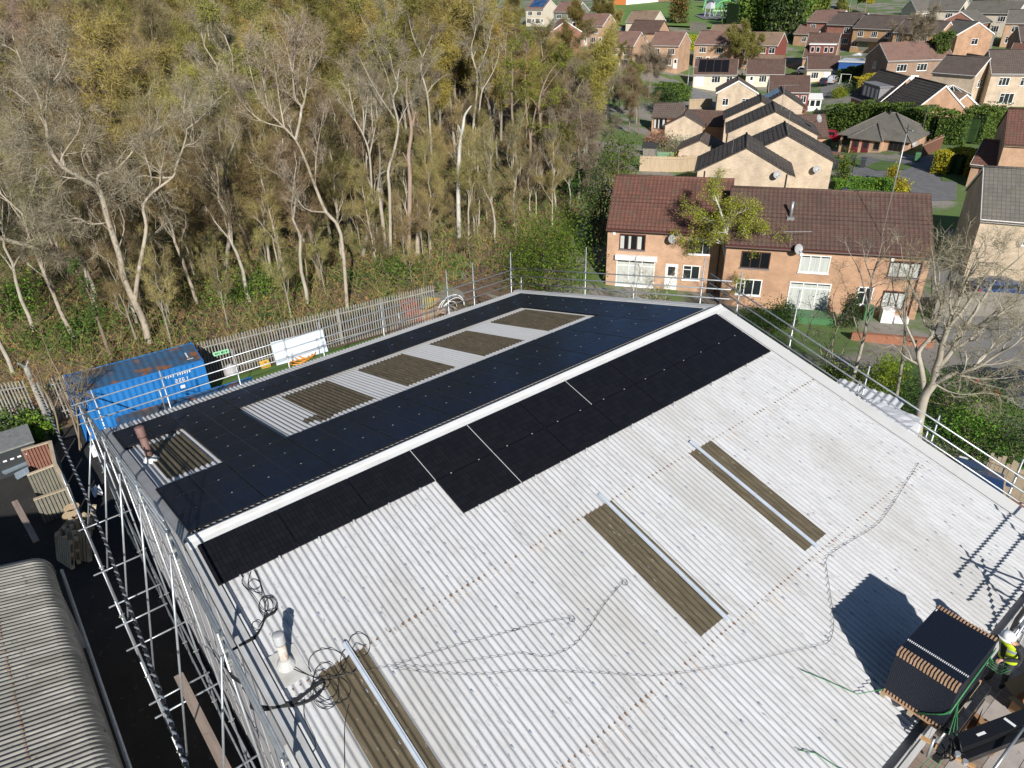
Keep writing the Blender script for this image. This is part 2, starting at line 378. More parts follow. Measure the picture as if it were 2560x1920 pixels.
# a grey slate lying loose over the white edge of one rooflight, patch sheets
mb = MB(); corr_sheet(mb, FS, 4.45, 4.9, 4.45, 4.92, .02); corr_sheet(mb, FS, 4.15, 4.5, 4.75, 5.15, .026); mb.build('sheet_patch', 'rooflight_brown', wh, smooth=True)
# ridge capping: two wings and a roll, scalloped filler down to the sheets
mb = MB()
prof = [(-.17, .055), (-.09, .075), (-.06, .10), (0, .122), (.06, .10), (.10, .078), (.27, .058), (.275, .035)]
ys = [YA-.05+(YB-YA+.1)*k/24 for k in range(25)]
def rp(x, h, y): return (FS(-x, y, h) if x < 0 else NS(x, y, h)) if abs(x) > 1e-6 else np.array([0, y, h])
mb.grid([[rp(x, h+.003*math.sin(y*9), y) for x, h in prof] for y in ys][::-1])
mb.grid([[rp(x, h, y) for y in ysteps(YA, YB)] for x, h in ((-.17, .055), (-.172, .01))])
mb.build('ridge_cap', 'ridge_white', wh, smooth=False)
mb = MB()
for k in range(int(YB/PITCH)):
    y = k*PITCH; mb.hexa([FS(a, y+b, .0) for a, b in ((.15, -.036), (.235, -.036), (.235, .036), (.15, .036))], [FS(a, y+b, .05) for a, b in ((.15, -.025), (.225, -.025), (.225, .025), (.15, .025))])
    if k % 1 == 0: mb.hexa([NS(a, y+b, .0) for a, b in ((.26, -.03), (.30, -.03), (.30, .03), (.26, .03))], [NS(a, y+b, .045) for a, b in ((.26, -.022), (.29, -.022), (.29, .022), (.26, .022))])
kind(mb.build('ridge_filler', 'ridge_white', wh), 'stuff')
# verge cappings
for S, y0, y1, mm in ((NS, 17.60, 18.06, 'white_paint'), (FS, 17.84, 18.06, 'white_paint'), (NS, -.16, .07, 'grey_trim'), (FS, -.16, .07, 'grey_trim')):
    mb = MB(); b = [S(0, y0, .03), S(SE+.02, y0, .03), S(SE+.02, y1, .03), S(0, y1, .03)]; t = [S(0, y0, .055), S(SE+.02, y0, .055), S(SE+.02, y1, .055), S(0, y1, .055)]
    if S is FS: b, t = b[::-1], t[::-1]
    mb.hexa(b, t)
    yo = y1 if y1 > 10 else y0; q0, q1 = sorted((yo, yo+(.02 if y1 > 10 else -.02)))
    b = [S(0, q0, -.22), S(SE+.02, q0, -.22), S(SE+.02, q1, -.22), S(0, q1, -.22)]; t = [S(0, q0, .058), S(SE+.02, q0, .058), S(SE+.02, q1, .058), S(0, q1, .058)]
    if S is FS: b, t = b[::-1], t[::-1]
    mb.hexa(b, t); mb.build('verge_trim', mm, wh)
# walls
XE = SE*CT-.25; ZE = -SE*ST-.12
mb = MB()
for y0, y1 in ((-.05, .1), (17.8, 17.95)):
    pr = [(-XE, -9), (XE, -9), (XE, ZE), (0, -.10), (-XE, ZE)]
    n = 5; vs = [(x, y0, z) for x, z in pr]+[(x, y1, z) for x, z in pr]
    mb.add(vs, [(0, 1, 2, 3, 4), (9, 8, 7, 6, 5)]+[(i, i+5, (i+1) % 5+5, (i+1) % 5) for i in range(5)])
mb.box(XE-.12, XE, .1, 17.8, -9, ZE); mb.box(-XE, -XE+.12, .1, 17.8, -9, ZE)
mb.build('wall', 'grey_clad', wh)
mb = MB()      # upright ribs of the gable cladding
for k in range(22):
    x = -11.0+k*1.05; zt = -abs(x)*math.tan(TH)-.30
    mb.box(x-.02, x+.02, -.062, -.051, -9, zt)
mb.build('cladding_ribs', 'grey_clad', wh)
for k in range(8): mb = MB(); x = 3.4-k*1.15; zz = -abs(x)*math.tan(TH)-.75; mb.tube([(x, -.051, zz), (x, -.068, zz)], [.07, .07], 10); mb.build('vent_hole', 'rust', wh)
pass
mb = MB(); mb.box(4.3, 4.55, -.22, -.08, -9, -1.55); mb.build('cable_duct', 'grey_trim', wh)
mb = MB()      # box gutters at the eaves
for sx in (1, -1):
    a = [(sx*(SE*CT-.06), .0), (sx*(SE*CT+.16), 0)]
    x0, x1 = sorted((sx*(SE*CT-.10), sx*(SE*CT+.14))); mb = MB()
    mb.box(x0, x1, YA, YB, ZE-.16, ZE-.14); mb.box(x0, x0+.012, YA, YB, ZE-.14, ZE-.03); mb.box(x1-.012, x1, YA, YB, ZE-.14, ZE-.01); mb.build('gutter', 'grey_trim', wh)

# flues
def flue(x, y, z, lean, h, r, mats, cone):
    mb = MB(); b = np.array([x, y, z]); d = np.array(lean, float)
    mb.tube([b, b+d*h*.7], r, 16, 0); o = mb.build('flue_pipe', [mats[0]], wh, smooth=True)
    q = MB(); q.tube([b+d*h*.7, b+d*h*.705, b+d*h*.78, b+d*h*.8, b+d*h*.86, b+d*h*.88, b+d*h*.97, b+d*h], [r, r*1.25, r*1.25, r*1.1, r*1.3, r*1.1, r*1.32, r*.9], 16); q.build('flue_cowl', mats[1], o, smooth=True)
    q = MB(); q.tube([b-d*.02, b+d*.05, b+d*.16], [r*2.3, r*1.9, r*1.15], 16); q.hexa([NS(s, yy, .02) for s, yy in ((abs(x)/CT-.3, y-.3), (abs(x)/CT+.42, y-.3), (abs(x)/CT+.42, y+.3), (abs(x)/CT-.3, y+.3))], [NS(s, yy, .04) for s, yy in ((abs(x)/CT-.3, y-.3), (abs(x)/CT+.42, y-.3), (abs(x)/CT+.42, y+.3), (abs(x)/CT-.3, y+.3))]) if x > 0 else None
    q.build('flashing', mats[2], o)
mat('flue_rusty', (.55, .52, .47), (.36, .15, .06), 5, (1, 1, .35), .7, lo=.47, hi=.58)
mat('flashing_grey', (.50, .50, .49), (.38, .37, .35), 3, rough=.8)
mat('flue_brown', (.20, .115, .10), (.14, .08, .07), 4, rough=.7)
flue(3.51, .40, -.88, (0, 0, 1), .82, .085, ('flue_rusty', 'grey_trim', 'flashing_grey'), True)
flue(-6.2, .42, -1.55, (-.02, -.02, 1), 1.15, .10, ('flue_brown', 'flue_brown', 'ridge_white'), True)
# ------------------------------------------------------------------ solar panels
PL, PW = 1.722, 1.134; PY, PS = 1.742, 1.154
S0N, S0F = .270, .225; PSF = 1.146
def panel_proto():
    o = thing('solar_panel', 'x', 'solar panel', (0, 0, 0), group='solar panels on the warehouse roof')
    mb = MB(); f = .011; z0, z1 = -.035, 0
    mb.box(-PL/2, PL/2, -PW/2, -PW/2+f, z0, z1); mb.box(-PL/2, PL/2, PW/2-f, PW/2, z0, z1); mb.box(-PL/2, -PL/2+f, -PW/2+f, PW/2-f, z0, z1); mb.box(PL/2-f, PL/2, -PW/2+f, PW/2-f, z0, z1)
    mb.build('frame', 'panel_frame', o)
    mb = MB(); mb.box(-PL/2+f, -.009, -PW/2+f, PW/2-f, -.012, -.003); mb.box(.009, PL/2-f, -PW/2+f, PW/2-f, -.012, -.003); mb.box(-.009, .009, -PW/2+f, PW/2-f, -.012, -.0042, 1)
    mb.build('glass', ['panel_glass', 'panel_frame'], o)
    for sx in (-1, 1):
        mb = MB(); mb.box(sx*.42-.018, sx*.42+.018, -PW/2-.015, -PW/2+.008, -.03, .004); mb.box(sx*.42-.008, sx*.42+.008, -PW/2-.010, -PW/2-.003, .004, .009); mb.build('clamp', 'clamp_metal', o)
    return o
proto = panel_proto(); used = [False]
def slope_M(S, s, y, h):
    c = S(s, y, h)
    X = np.array([0, 1.0, 0]) if S is NS else np.array([0, -1.0, 0]); Y = np.array([-CT, 0, ST]) if S is NS else np.array([CT, 0, ST])
    M = np.eye(4); M[:3, 0] = X; M[:3, 1] = Y; M[:3, 2] = np.cross(X, Y); M[:3, 3] = c
    return M
def put_panel(S, i, r, label):
    s = (S0N+(r+.5)*PS) if S is NS else (S0F+(r+.5)*PSF)
    M = slope_M(S, s, (i+.5)*PY, .12)
    if not used[0]:
        used[0] = True; proto.matrix_world = Matrix(M.tolist()); ROOT[proto] = M; proto['label'] = label
    else: dup(proto, M, label)
for i in range(10): put_panel(NS, i, 0, 'black panel in the top row of the near slope, %s from the flue end' % ORD[i])
for i in range(3, 10): put_panel(NS, i, 1, 'black panel in the short lower row, %s from its free left end' % ORD[i-3])
for i in range(10):
    for r in range(9):
        if 3 <= r <= 6 and i not in (1, 9): continue
        where = {1: 'column beside the first rooflight', 9: 'column along the far verge'}.get(i)
        if where: lab = 'far-slope panel in the %s, %s down from the ridge' % (where, ORD[r])
        else:
            row = {0: 'row along the ridge', 1: 'second row from the ridge', 2: 'row just above the rooflights', 7: 'row just below the rooflights', 8: 'lowest row by the back eave'}[r]
            lab = 'far-slope panel in the %s, %s from the near gable' % (row, ORD[i])
        put_panel(FS, i, r, lab)
mb = MB()
for i, r0, r1 in ((3, 0, 1), (4, 0, 1), (6, 0, 1), (4, 1, 2)):      # added white strips standing for lit roof seen through the joints
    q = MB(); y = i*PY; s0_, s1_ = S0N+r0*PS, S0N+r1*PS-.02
    q.hexa([NS(s, yy, .07) for s, yy in ((s0_, y-.007), (s1_, y-.007), (s1_, y+.007), (s0_, y+.007))], [NS(s, yy, .121) for s, yy in ((s0_, y-.007), (s1_, y-.007), (s1_, y+.007), (s0_, y+.007))]); q.build('roof_gap_strip', 'white_paint', wh)
# mounting feet showing at the lower edge of the near rows
for i in range(10):
    for sx in (-1, 1):
        r = 2 if i >= 3 else 1
        s = S0N+r*PS; y = (i+.5)*PY+sx*.42
        mb.hexa([NS(s+a, y+b, .02) for a, b in ((-.06, -.03), (.05, -.03), (.05, .03), (-.06, .03))], [NS(s+a, y+b, .085) for a, b in ((-.06, -.02), (.012, -.02), (.012, .02), (-.06, .02))])
kind(mb.build('mounting_feet', 'clamp_metal', wh), 'stuff')
# ------------------------------------------------------------------ scaffolding
TUBE = .0242
def coupler(par, p, s=.045):
    mb = MB(); p = np.array(p, float); mb.box(p[0]-s, p[0]+s, p[1]-s*.8, p[1]+s*.8, p[2]-s*.8, p[2]+s*.8); mb.tube([p-np.array([0, s*1.5, 0]), p+np.array([0, s*1.5, 0])], s*.35, 6); return mb.build('coupler', 'galv_dull', par)
def scaffold(label, base, poles, rails, name='scaffold', tm='galv', others=()):
    o = thing(name, label, 'scaffold', base, group=None)
    for p, q in poles:
        mb = MB(); mb.tube([p, q], TUBE, 8); mb.build('pole', tm, o, smooth=True)
    for p, q in rails:
        mb = MB(); mb.tube([p, q], TUBE, 8); mb.build('rail', tm, o, smooth=True)
    n = 0
    for p, q in poles:
        p, q = np.array(p, float), np.array(q, float)
        for a, b in rails:
            a, b = np.array(a, float), np.array(b, float)
            d1, d2, r = q-p, b-a, p-a
            A = np.dot(d1, d1); B = np.dot(d1, d2); Cc = np.dot(d2, d2); D = np.dot(d1, r); E_ = np.dot(d2, r)
            den = A*Cc-B*B
            if den < 1e-6: continue
            t = (B*E_-Cc*D)/den; u = (A*E_-B*D)/den
            if -.02 < t < 1.02 and -.02 < u < 1.02:
                c1, c2 = p+d1*t, a+d2*u
                if np.linalg.norm(c1-c2) < .14: coupler(o, (c1+c2)/2); n += 1
    return o
# back eave
poles = []; X = -11.9
for y, top in ((.0, -1.6), (2.2, -1.66), (4.8, -1.69), (6.8, -1.63), (8.32, -1.68), (11.14, -1.54), (14.55, -1.13), (16.0, -1.14)):
    poles.append(((X-.05, y, -9), (X-.05, y, top)))
for y in (2.0, 8.1, 11.9): poles.append(((X+.06, y, -3.3), (X+.06, y, -2.3)))
rails = [((X, -.7, z), (X, 18.4, z2)) for z, z2 in ((-1.93, -2.06), (-2.33, -2.46), (-2.68, -2.82))]
scaffold('three-rail tube guardrail along the back eave above the blue container', (X, 9, -9), poles, rails)
# far gable: two raking runs that meet above the ridge
poles = [((-12.05, 18.3, -9), (-12.05, 18.3, -1.2)), ((-11.35, 18.36, -3.3), (-11.35, 18.36, -2.3))]+[((x, 18.36, -9), (x, 18.36, t)) for x, t in ((-7.02, .30), (-4.29, .61), (-1.1, 1.4))]
rails = [((-12.3, 18.3, -2.08), (.15, 18.3, .93)), ((-12.3, 18.3, -2.45), (.15, 18.3, .62)), ((-11.9, 18.3, -2.74), (.15, 18.3, .27))]
rails += [((-6.1, 18.42, -1.25), (-3.4, 18.42, -1.0))]
scaffold('guardrail raking up the far gable from the back corner to the ridge', (-6, 18.3, -9), poles, rails)
poles = [((x, 18.36, -9), (x, 18.36, t)) for x, t in ((.45, 1.33), (2.6, 1.34), (5.25, -.30), (7.47, -1.0), (9.7, -1.3))]
poles += [((5.1, 18.36, -2.0), (5.1, 18.36, -.9)), ((7.3, 18.36, -2.6), (7.3, 18.36, -1.5))]
rails = [((-.75, 18.3, .95), (11.6, 18.3, -2.27)), ((-.75, 18.3, .60), (11.6, 18.3, -2.63)), ((-.75, 18.3, .20), (11.6, 18.3, -2.97))]
scaffold('guardrail raking down the far gable beside the bare tree', (5.5, 18.3, -9), poles, rails)
# near gable: independent scaffold of two rows of poles, its guardrails following the roof
xs = [-12.2, -9.7, -7.0, -4.6, -2.0, .6, 3.1, 5.6, 8.2, 10.8]
def rz_(x): return -abs(x)*math.tan(TH)
poles = []
for x in xs:
    poles.append(((x, -.48, -9), (x, -.48, rz_(x)+(1.05 if x > -11 else .9))))
    poles.append(((x, -1.72, -9), (x, -1.72, -4.4)))
rails = []
for h in (.22, .45, .72, .95): rails.append(((-12.6, -.42, rz_(12.6)+h), (.3, -.42, h+.02)))
for h in (.16, .26, .36, .62, .95): rails.append(((-.4, -.40, h+.06), (11.8, -.40, rz_(11.8)+h)))
rails += [((-13, -.52, -4.95), (8, -.52, -4.95)), ((-13, -1.68, -4.95), (8, -1.68, -4.95)), ((-13, -.52, -7.0), (8, -.52, -7.0)), ((-13, -1.68, -7.0), (8, -1.68, -7.0))]
for x, y0, y1 in ((-9.2, -1.9, -.3), (-6.7, -1.97, -.55), (-5.05, -1.92, -.5), (-4.15, -1.95, -.6), (-3.13, -1.92, -.2), (-1.05, -1.91, -.45), (-.58, -1.9, -.25), (1.9, -1.95, -.3), (4.0, -1.9, -.4)): rails.append(((x, y0, -4.9), (x, y1, -4.9)))
for x in (-7, -2, 3.1): rails += [((x, -1.72, -8.6), (x+2.4, -1.72, -5.0))]
for x in (-9.7, -7.0, -4.6, -2.0, .6, 3.1): rails.append(((x+.1, -1.6, -5.1), (x+.1, -.55, rz_(x)+.6)))
scaffold('tall tube scaffold standing against the grey near gable', (0, -1.1, -9), poles, rails, tm='galv')
mat('board_wood', (.36, .285, .235), (.26, .20, .165), 2.5, (.4, 6, 6), .85, obrand=.15, layers=[((.18, .15, .13), 8, (1, 1, 1), .62, .72)])
mb = MB(); mb.hexa([(-1.42, -1.2, -4.86), (2.4, -1.14, -4.86), (2.4, -.92, -4.86), (-1.42, -.98, -4.86)], [(-1.42, -1.2, -4.82), (2.4, -1.14, -4.82), (2.4, -.92, -4.82), (-1.42, -.98, -4.82)])
tag(mb.build('scaffold_board', 'board_wood'), 'single pale plank lying on the scaffold in the dark alley', 'plank')
# loading bay at the near eave
bay = thing('loading_bay', 'boarded scaffold loading bay at the near eave where the worker stands', 'scaffold', (12.9, 11, -9))
ZP = -3.42
tiles = ['board_wood', 'board_pale', 'board_grey']
mat('board_pale', (.47, .43, .40), (.38, .34, .31), 2.5, (1, 1, 1), .85, layers=[((.25, .23, .21), 9, (1, 1, 1), .64, .72)])
mat('board_grey', (.26, .235, .215), (.33, .29, .26), 2.5, (1, 1, 1), .85)
mb = MB(); r2 = random.Random(3)
for i in range(-1, 8):
    for j in range(26):
        x0 = 11.95+i*.46; y0 = 4.6+j*.40+(.2 if i % 2 else 0)
        mb.box(x0+.006, x0+.454, y0+.005, y0+.395, ZP-.04, ZP+r2.uniform(-.004, .004), r2.choice([0, 0, 1, 1, 2]))
mb.build('deck', tiles, bay)
for p, q in [((11.72, y, -9), (11.72, y, t)) for y, t in ((5.2, -2.2), (7.2, -2.5), (14.2, -1.3), (16.4, -1.2))]+[((15.2, y, -9), (15.2, y, -2.0)) for y in (5.2, 8, 11, 14.2)]+[((13.5, 14.4, -9), (13.5, 14.4, -1.2))]:
    mb = MB(); mb.tube([p, q], TUBE, 8); mb.build('pole', 'galv', bay, smooth=True)
for p, q in [((11.66, 13.2, -2.55), (11.66, 18.4, -2.5)), ((11.66, 13.2, -2.05), (11.66, 18.4, -2.0)), ((11.66, 13.4, -1.62), (11.66, 18.4, -1.58)), ((11.66, 4, -3.2), (11.66, 8.8, -3.2)), ((11.66, 13.3, -3.15), (11.66, 18.4, -3.1)),
             ((13.0, 4.6, -2.35), (13.2, 8.35, -2.35)), ((13.12, 4.6, -2.85), (13.3, 8.3, -2.85)), ((11.6, 14.3, -2.3), (15.4, 14.3, -2.3)), ((11.6, 14.3, -1.8), (15.4, 14.3, -1.8)), ((11.5, 14.35, -3.3), (12.6, 16.6, -1.4)), ((11.7, 16.2, -3.2), (11.7, 13.9, -1.45)),
             ((12.02, 7.2, -3.36), (12.02, 9.4, -3.36)), ((11.7, 12.6, -3.3), (11.7, 14.6, -1.7)), ((12.1, 5.3, -3.0), (11.95, 7.9, -3.0))]:
    mb = MB(); mb.tube([p, q], TUBE*1.05, 8); mb.build('rail', 'galv', bay, smooth=True)
for p in [(11.7, 13.2, -2.55), (11.7, 13.4, -1.62), (11.7, 14.2, -2.05), (11.7, 14.25, -2.5), (11.7, 16.4, -2.0), (12.02, 9.1, -3.36), (12.0, 7.4, -3.3), (13.1, 8.2, -2.35), (13.1, 6.4, -2.35), (13.05, 5.4, -2.85)]: coupler(bay, p, .05)
# ------------------------------------------------------------------ ground
mat('soil', (.25, .23, .20), (.10, .165, .04), .13, rough=.95, lo=.44, hi=.53, layers=[((.13, .10, .07), 1.5, (1, 1, 1), .55, .7)])
mat('leaf_litter', (.17, .105, .065), (.10, .07, .045), 1.1, rough=.95, lo=.35, hi=.6, layers=[((.25, .155, .10), 5, (1, 1, 1), .52, .68), ((.055, .075, .025), .35, (1, 1, 1), .52, .64), ((.04, .035, .022), 2.5, (1, 1, 1), .58, .72)], bump=.5, bscale=12)
mat('lawn_green', (.085, .15, .03), (.06, .12, .022), .6, rough=.95, lo=.4, hi=.65, layers=[((.12, .15, .05), 5, (1, 1, 1), .55, .75)], bump=.4, bscale=20)
mat('field_green', (.13, .22, .04), (.10, .19, .035), .05, rough=.95, lo=.4, hi=.6, layers=[((.16, .21, .06), .3, (1, 1, 1), .55, .75)])
mat('asphalt', (.16, .16, .165), (.125, .125, .13), 1.2, rough=.92, lo=.4, hi=.65, layers=[((.17, .165, .16), 14, (1, 1, 1), .6, .75)])
mat('asphalt_pale', (.22, .215, .21), (.17, .165, .16), .8, rough=.92, lo=.4, hi=.65)
mat('paving', (.26, .235, .21), (.20, .18, .165), .9, rough=.9, lo=.4, hi=.65)
mat('red_paving', (.27, .115, .075), (.2, .09, .06), 1.5, rough=.9)
mat('yard_dark', (.017, .016, .015), (.03, .027, .024), .8, rough=.95, layers=[((.11, .10, .09), 5, (1, 1, 1), .62, .74)])  # base darkened to paint in the shade lying over the yard
mat('kerb', (.33, .32, .30), (.27, .26, .25), 3, rough=.9)
def axis(lo, hi, c, d0, g):
    out = [c]; d = d0; x = c
    while x < hi: x += d; d *= g; out.append(min(x, hi))
    d = d0; x = c
    while x > lo: x -= d; d *= g; out.insert(0, max(x, lo))
    return out
gx = axis(-1900, 900, -10, 2.0, 1.035); gy = axis(-700, 2400, 20, 2.0, 1.035)
mb = MB(); mb.grid([[(x, y, T(x, y)) for x in gx] for y in gy]); kind(mb.build('ground', 'soil', smooth=True, origin=(0, 0, -9)), 'structure')
def sheet(name, pts, mname, off, cell=3.0, world=False):
    """a level or gently sloping surface laid on the ground; pts are ground points (x, y)"""
    bm = bmesh.new(); vs = [bm.verts.new((p[0], p[1], 0)) for p in pts]; bm.faces.new(vs)
    xs = [p[0] for p in pts]; ys = [p[1] for p in pts]
    for ax, a, b in ((0, min(xs), max(xs)), (1, min(ys), max(ys))):
        k = a+cell
        while k < b:
            n = [0, 0, 0]; n[ax] = 1; c = [0, 0, 0]; c[ax] = k
            bmesh.ops.bisect_plane(bm, geom=bm.verts[:]+bm.edges[:]+bm.faces[:], plane_co=c, plane_no=n); k += cell
    for v in bm.verts: v.co.z = T(v.co.x, v.co.y)+off
    bmesh.ops.triangulate(bm, faces=bm.faces[:])
    bmesh.ops.recalc_face_normals(bm, faces=bm.faces[:])
    if sum(f.normal.z for f in bm.faces) < 0: bmesh.ops.reverse_faces(bm, faces=bm.faces[:])
    me = bpy.data.meshes.new(name); bm.to_mesh(me); bm.free(); me.materials.append(MATS[mname])
    o = bpy.data.objects.new(name, me); COL.objects.link(o); ROOT[o] = np.eye(4); return kind(o, 'structure')
def gp(*uv): return [tuple(G(u, v)[:2]) for u, v in uv]
def strip(pts, w, closed=False):
    """outline of a way of width w along a line of ground points"""
    L_, R_ = [], []
    for i, p in enumerate(pts):
        a = pts[max(i-1, 0)]; b = pts[min(i+1, len(pts)-1)]
        d = np.array(b)-np.array(a); d /= np.linalg.norm(d); n = np.array([-d[1], d[0]])
        L_.append(tuple(np.array(p)+n*w/2)); R_.append(tuple(np.array(p)-n*w/2))
    return L_+R_[::-1]
kind(sheet('woodland_floor', [(-24.6, -60), (-24.2, 4), (-22.2, 20.5), (-23.5, 30), (-28, 37), (-46, 56), (-75, 88), (-130, 140), (-260, 150), (-330, -60)], 'leaf_litter', .05, 5), 'structure')
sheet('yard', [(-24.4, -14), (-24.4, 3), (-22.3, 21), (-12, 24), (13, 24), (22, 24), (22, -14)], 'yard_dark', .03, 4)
sheet('grass_verge', [(-24.3, 4.5), (-22.3, 20), (-11.8, 20), (-11.8, 4.5)], 'lawn_green', .06, 3)
# ------------------------------------------------------------------ palisade fence
mat('palisade', (.34, .335, .31), (.25, .245, .22), 3, (1, 1, .5), .65, obrand=.1, layers=[((.16, .2, .11), 2, (1, 1, 1), .6, .75)])
def palisade(A, B, label, h=2.4, step=.155, lean=0):
    A, B = np.array(A, float), np.array(B, float); d = (B-A); L_ = np.linalg.norm(d[:2]); d = d/L_; n = np.array([d[1], -d[0], 0])
    o = thing('palisade_fence', label, 'fence', (A+B)/2)
    up = np.array([0, 0, 1.0]); mb = MB(); k = 0.05; r = random.Random(int(L_*100))
    while k < L_:
        p = A+d*k; w = .034; hh = h+r.uniform(-.02, .02); t = n*.014; j = d*r.uniform(-.012, .012)
        for a, b, q in ((-w, -w*.3, 0), (-w*.3, w*.3, 1), (w*.3, w, 0)):
            pass
        # each pale: three-sided fold with a pointed, splayed head
        X0 = [p-d*w, p-d*w*.35+n*.022, p+d*w*.35+n*.022, p+d*w]
        Z = [up*.05, up*(hh-.14), up*hh]
        P = [[x+Z[0] for x in X0], [x+Z[1]+j for x in X0], [p+(x-p)*.35+Z[2]+j-n*.01 for x in X0]]
        mb.grid(P); k += step
    mb.build('pales', 'palisade', o)
    for z in (.45, h-.38):
        mb = MB(); mb.bar(A+up*z-n*.03, B+up*z-n*.03, .045, .045); mb.build('rail', 'palisade', o)
    k = 0
    while k <= L_+.1:
        mb = MB(); p = A+d*min(k, L_)-n*.09; mb.bar(p, p+up*(h-.1), .1, .05, n); mb.build('post', 'palisade', o); k += 2.75
    return o
palisade((-24.72, 3.2, -9), (-22.55, 20.4, -9), 'grey steel palisade fence between the wood and the grass strip behind the warehouse')
palisade((-25.35, -1.2, -9), (-24.74, 3.05, -9), 'short run of palisade fence hidden behind the left end of the blue container')
palisade((-29.2, -9.5, -9), (-25.9, -1.6, -9), 'pale palisade fence at the left edge beyond the concrete pole')
mb = MB()
pc = np.array([-24.05, 7.3, -7.45]); dd = np.array([2.17, 17.2, 0]); dd /= np.linalg.norm(dd)
mat('sign_green', (.30, .62, .38), rough=.5); mat('sign_text', (.03, .12, .06), rough=.6)
mb.bar(pc-dd*.42, pc+dd*.42, .02, .24)
sg = tag(mb.build('safety_sign', 'sign_green'), 'small pale green sign fixed to the palisade fence beside the container', 'sign')
mb = MB()
for a, w_, h_ in ((-.33, .10, .10), (-.2, .05, .12), (-.12, .04, .12), (.0, .12, .13), (.14, .05, .1), (.24, .09, .12)): mb.bar(pc+dd*(a)+np.array([.0115, 0, .0]), pc+dd*(a+w_)+np.array([.0115, 0, 0]), .003, h_)
mb.build('lettering', 'sign_text', sg)
# ------------------------------------------------------------------ shipping containers
mat('container_blue', (.020, .165, .45), (.013, .125, .37), .8, rough=.45, lo=.4, hi=.7, layers=[((.13, .075, .045), 3, (1, 1, .5), .70, .76), ((.05, .22, .5), 1.4, (1, 1, .3), .58, .8)])
mat('container_roof', (.035, .11, .22), (.07, .075, .085), .55, rough=.65, lo=.40, hi=.60, layers=[((.26, .105, .04), 1.1, (1.0, .8, 1), .56, .62), ((.05, .04, .035), .9, (1, .6, 1), .60, .78), ((.5, .5, .48), 9, (1, 1, 1), .74, .77)])
mat('stencil_white', (.72, .74, .76), rough=.7)
def container(label, c, yaw, top=2.59, writing=False):
    """20 ft box: long side along local x, front (camera) side y = 0"""
    L_, W_, H_ = 6.06, 2.44, top
    M = TR(c[0], c[1], c[2], yaw)
    o = thing('shipping_container', label, 'container', c, group=None, M=M)
    def ribs(n0, n1, step):
        out = [n0]; x = n0+.05
        while x+step < n1-.05:
            out += [x, x+step*.28, x+step*.5, x+step*.78]; x += step
        return out+[n1]
    def wave(x, n0, step):
        q = ((x-n0-.05) % step)/step
        return -.036 if .27 < q < .51 else 0.0
    f = MB(M)    # corner posts, rails, castings
    for x in (0, L_):
        for y in (0, W_):
            x0, x1 = (x, x+.12) if x == 0 else (x-.12, x); y0, y1 = (y, y+.12) if y == 0 else (y-.12, y)
            f.box(x0, x1, y0, y1, .12, H_-.12)
            for z in (0, H_-.12): f.box(x0-.006, x1+.006, y0-.006, y1+.006, z, z+.12)
    for y0 in (0, W_-.06):
        f.box(.12, L_-.12, y0, y0+.06, 0, .14); f.box(.12, L_-.12, y0+.005, y0+.055, H_-.10, H_-.02)
    for x0 in (0, L_-.06): f.box(x0, x0+.06, .12, W_-.12, 0, .14); f.box(x0+.003, x0+.057, .12, W_-.12, H_-.12, H_-.02)
    f.build('frame', 'container_blue', o)
    h = MB(M)
    for x in (.06, L_-.06):
        h.box(x-.035, x+.035, -.008, -.0065, H_-.085, H_-.03)
    h.build('casting_holes', 'dark_void', o)
    s = MB(M); xs = ribs(.12, L_-.12, .28)
    for y, sg_ in ((.03, 1), (W_-.03, -1)):
        P = [[(x, y-sg_*wave(x, .12, .28), z) for x in xs] for z in (.14, H_-.10)]
        s.grid(P if sg_ > 0 else [r[::-1] for r in P])
    ys_ = ribs(.12, W_-.12, .28)
    s.grid([[(L_-.03+wave(y, .12, .28), y, z) for y in ys_] for z in (.14, H_-.12)])
    s.build('side_panels', 'container_blue', o)
    d = MB(M)
    for k in (0, 1): d.box(.02, .055, .13+k*1.095, .13+k*1.095+1.085, .15, H_-.13)
    for y in (.35, .95, 1.5, 2.1): d.tube([(.0, y, .2), (.0, y, H_-.15)], .02, 6)
    d.build('door', 'container_blue', o)
    r = MB(M); xs = ribs(.06, L_-.06, .33)
    r.grid([[(x, y, H_-.03-.5*abs(wave(x, .06, .33))) for x in xs] for y in (.05, W_-.05)])
    r.build('roof', 'container_roof', o)
    if writing:
        t = MB(M); rr = random.Random(5)
        x = 4.15
        for k in range(11):
            if k in (4,): x += .1; continue
            t.box(x, x+.06, -.0095, -.008, 2.12, 2.22); t.box(x, x+.02, -.0095, -.008, 2.06, 2.24) if k % 2 else None; x += .115
        # type code in plain stencilled strokes: 22G1
        SEG = {'2': 'abged', 'G': 'acdefg', '1': 'bc'}
        def glyph(ch, x, z, w, hh, tk=.028):
            segs = {'a': (x, x+w, z+hh-tk, z+hh), 'd': (x, x+w, z, z+tk), 'g': (x, x+w, z+hh/2-tk/2, z+hh/2+tk/2), 'f': (x, x+tk, z+hh/2, z+hh), 'b': (x+w-tk, x+w, z+hh/2, z+hh), 'e': (x, x+tk, z, z+hh/2), 'c': (x+w-tk, x+w, z, z+hh/2)}
            for q in SEG[ch]: a, b, c_, d_ = segs[q]; t.box(a, b, -.0095, -.008, c_, d_)
        for i, ch in enumerate('22G1'): glyph(ch, 4.55+i*.16, 1.74, .11, .19)
        t.box(4.7, 4.92, -.0095, -.008, 1.36, 1.52)
        t.build('stencilled_code', 'stencil_white', o)
        q = MB(M); q.box(5.4, 5.7, .5, .58, H_-.029, H_-.0275); q.box(5.45, 5.52, .75, 1.4, H_-.029, H_-.0275); q.build('roof_code', 'stencil_white', o)
    return o
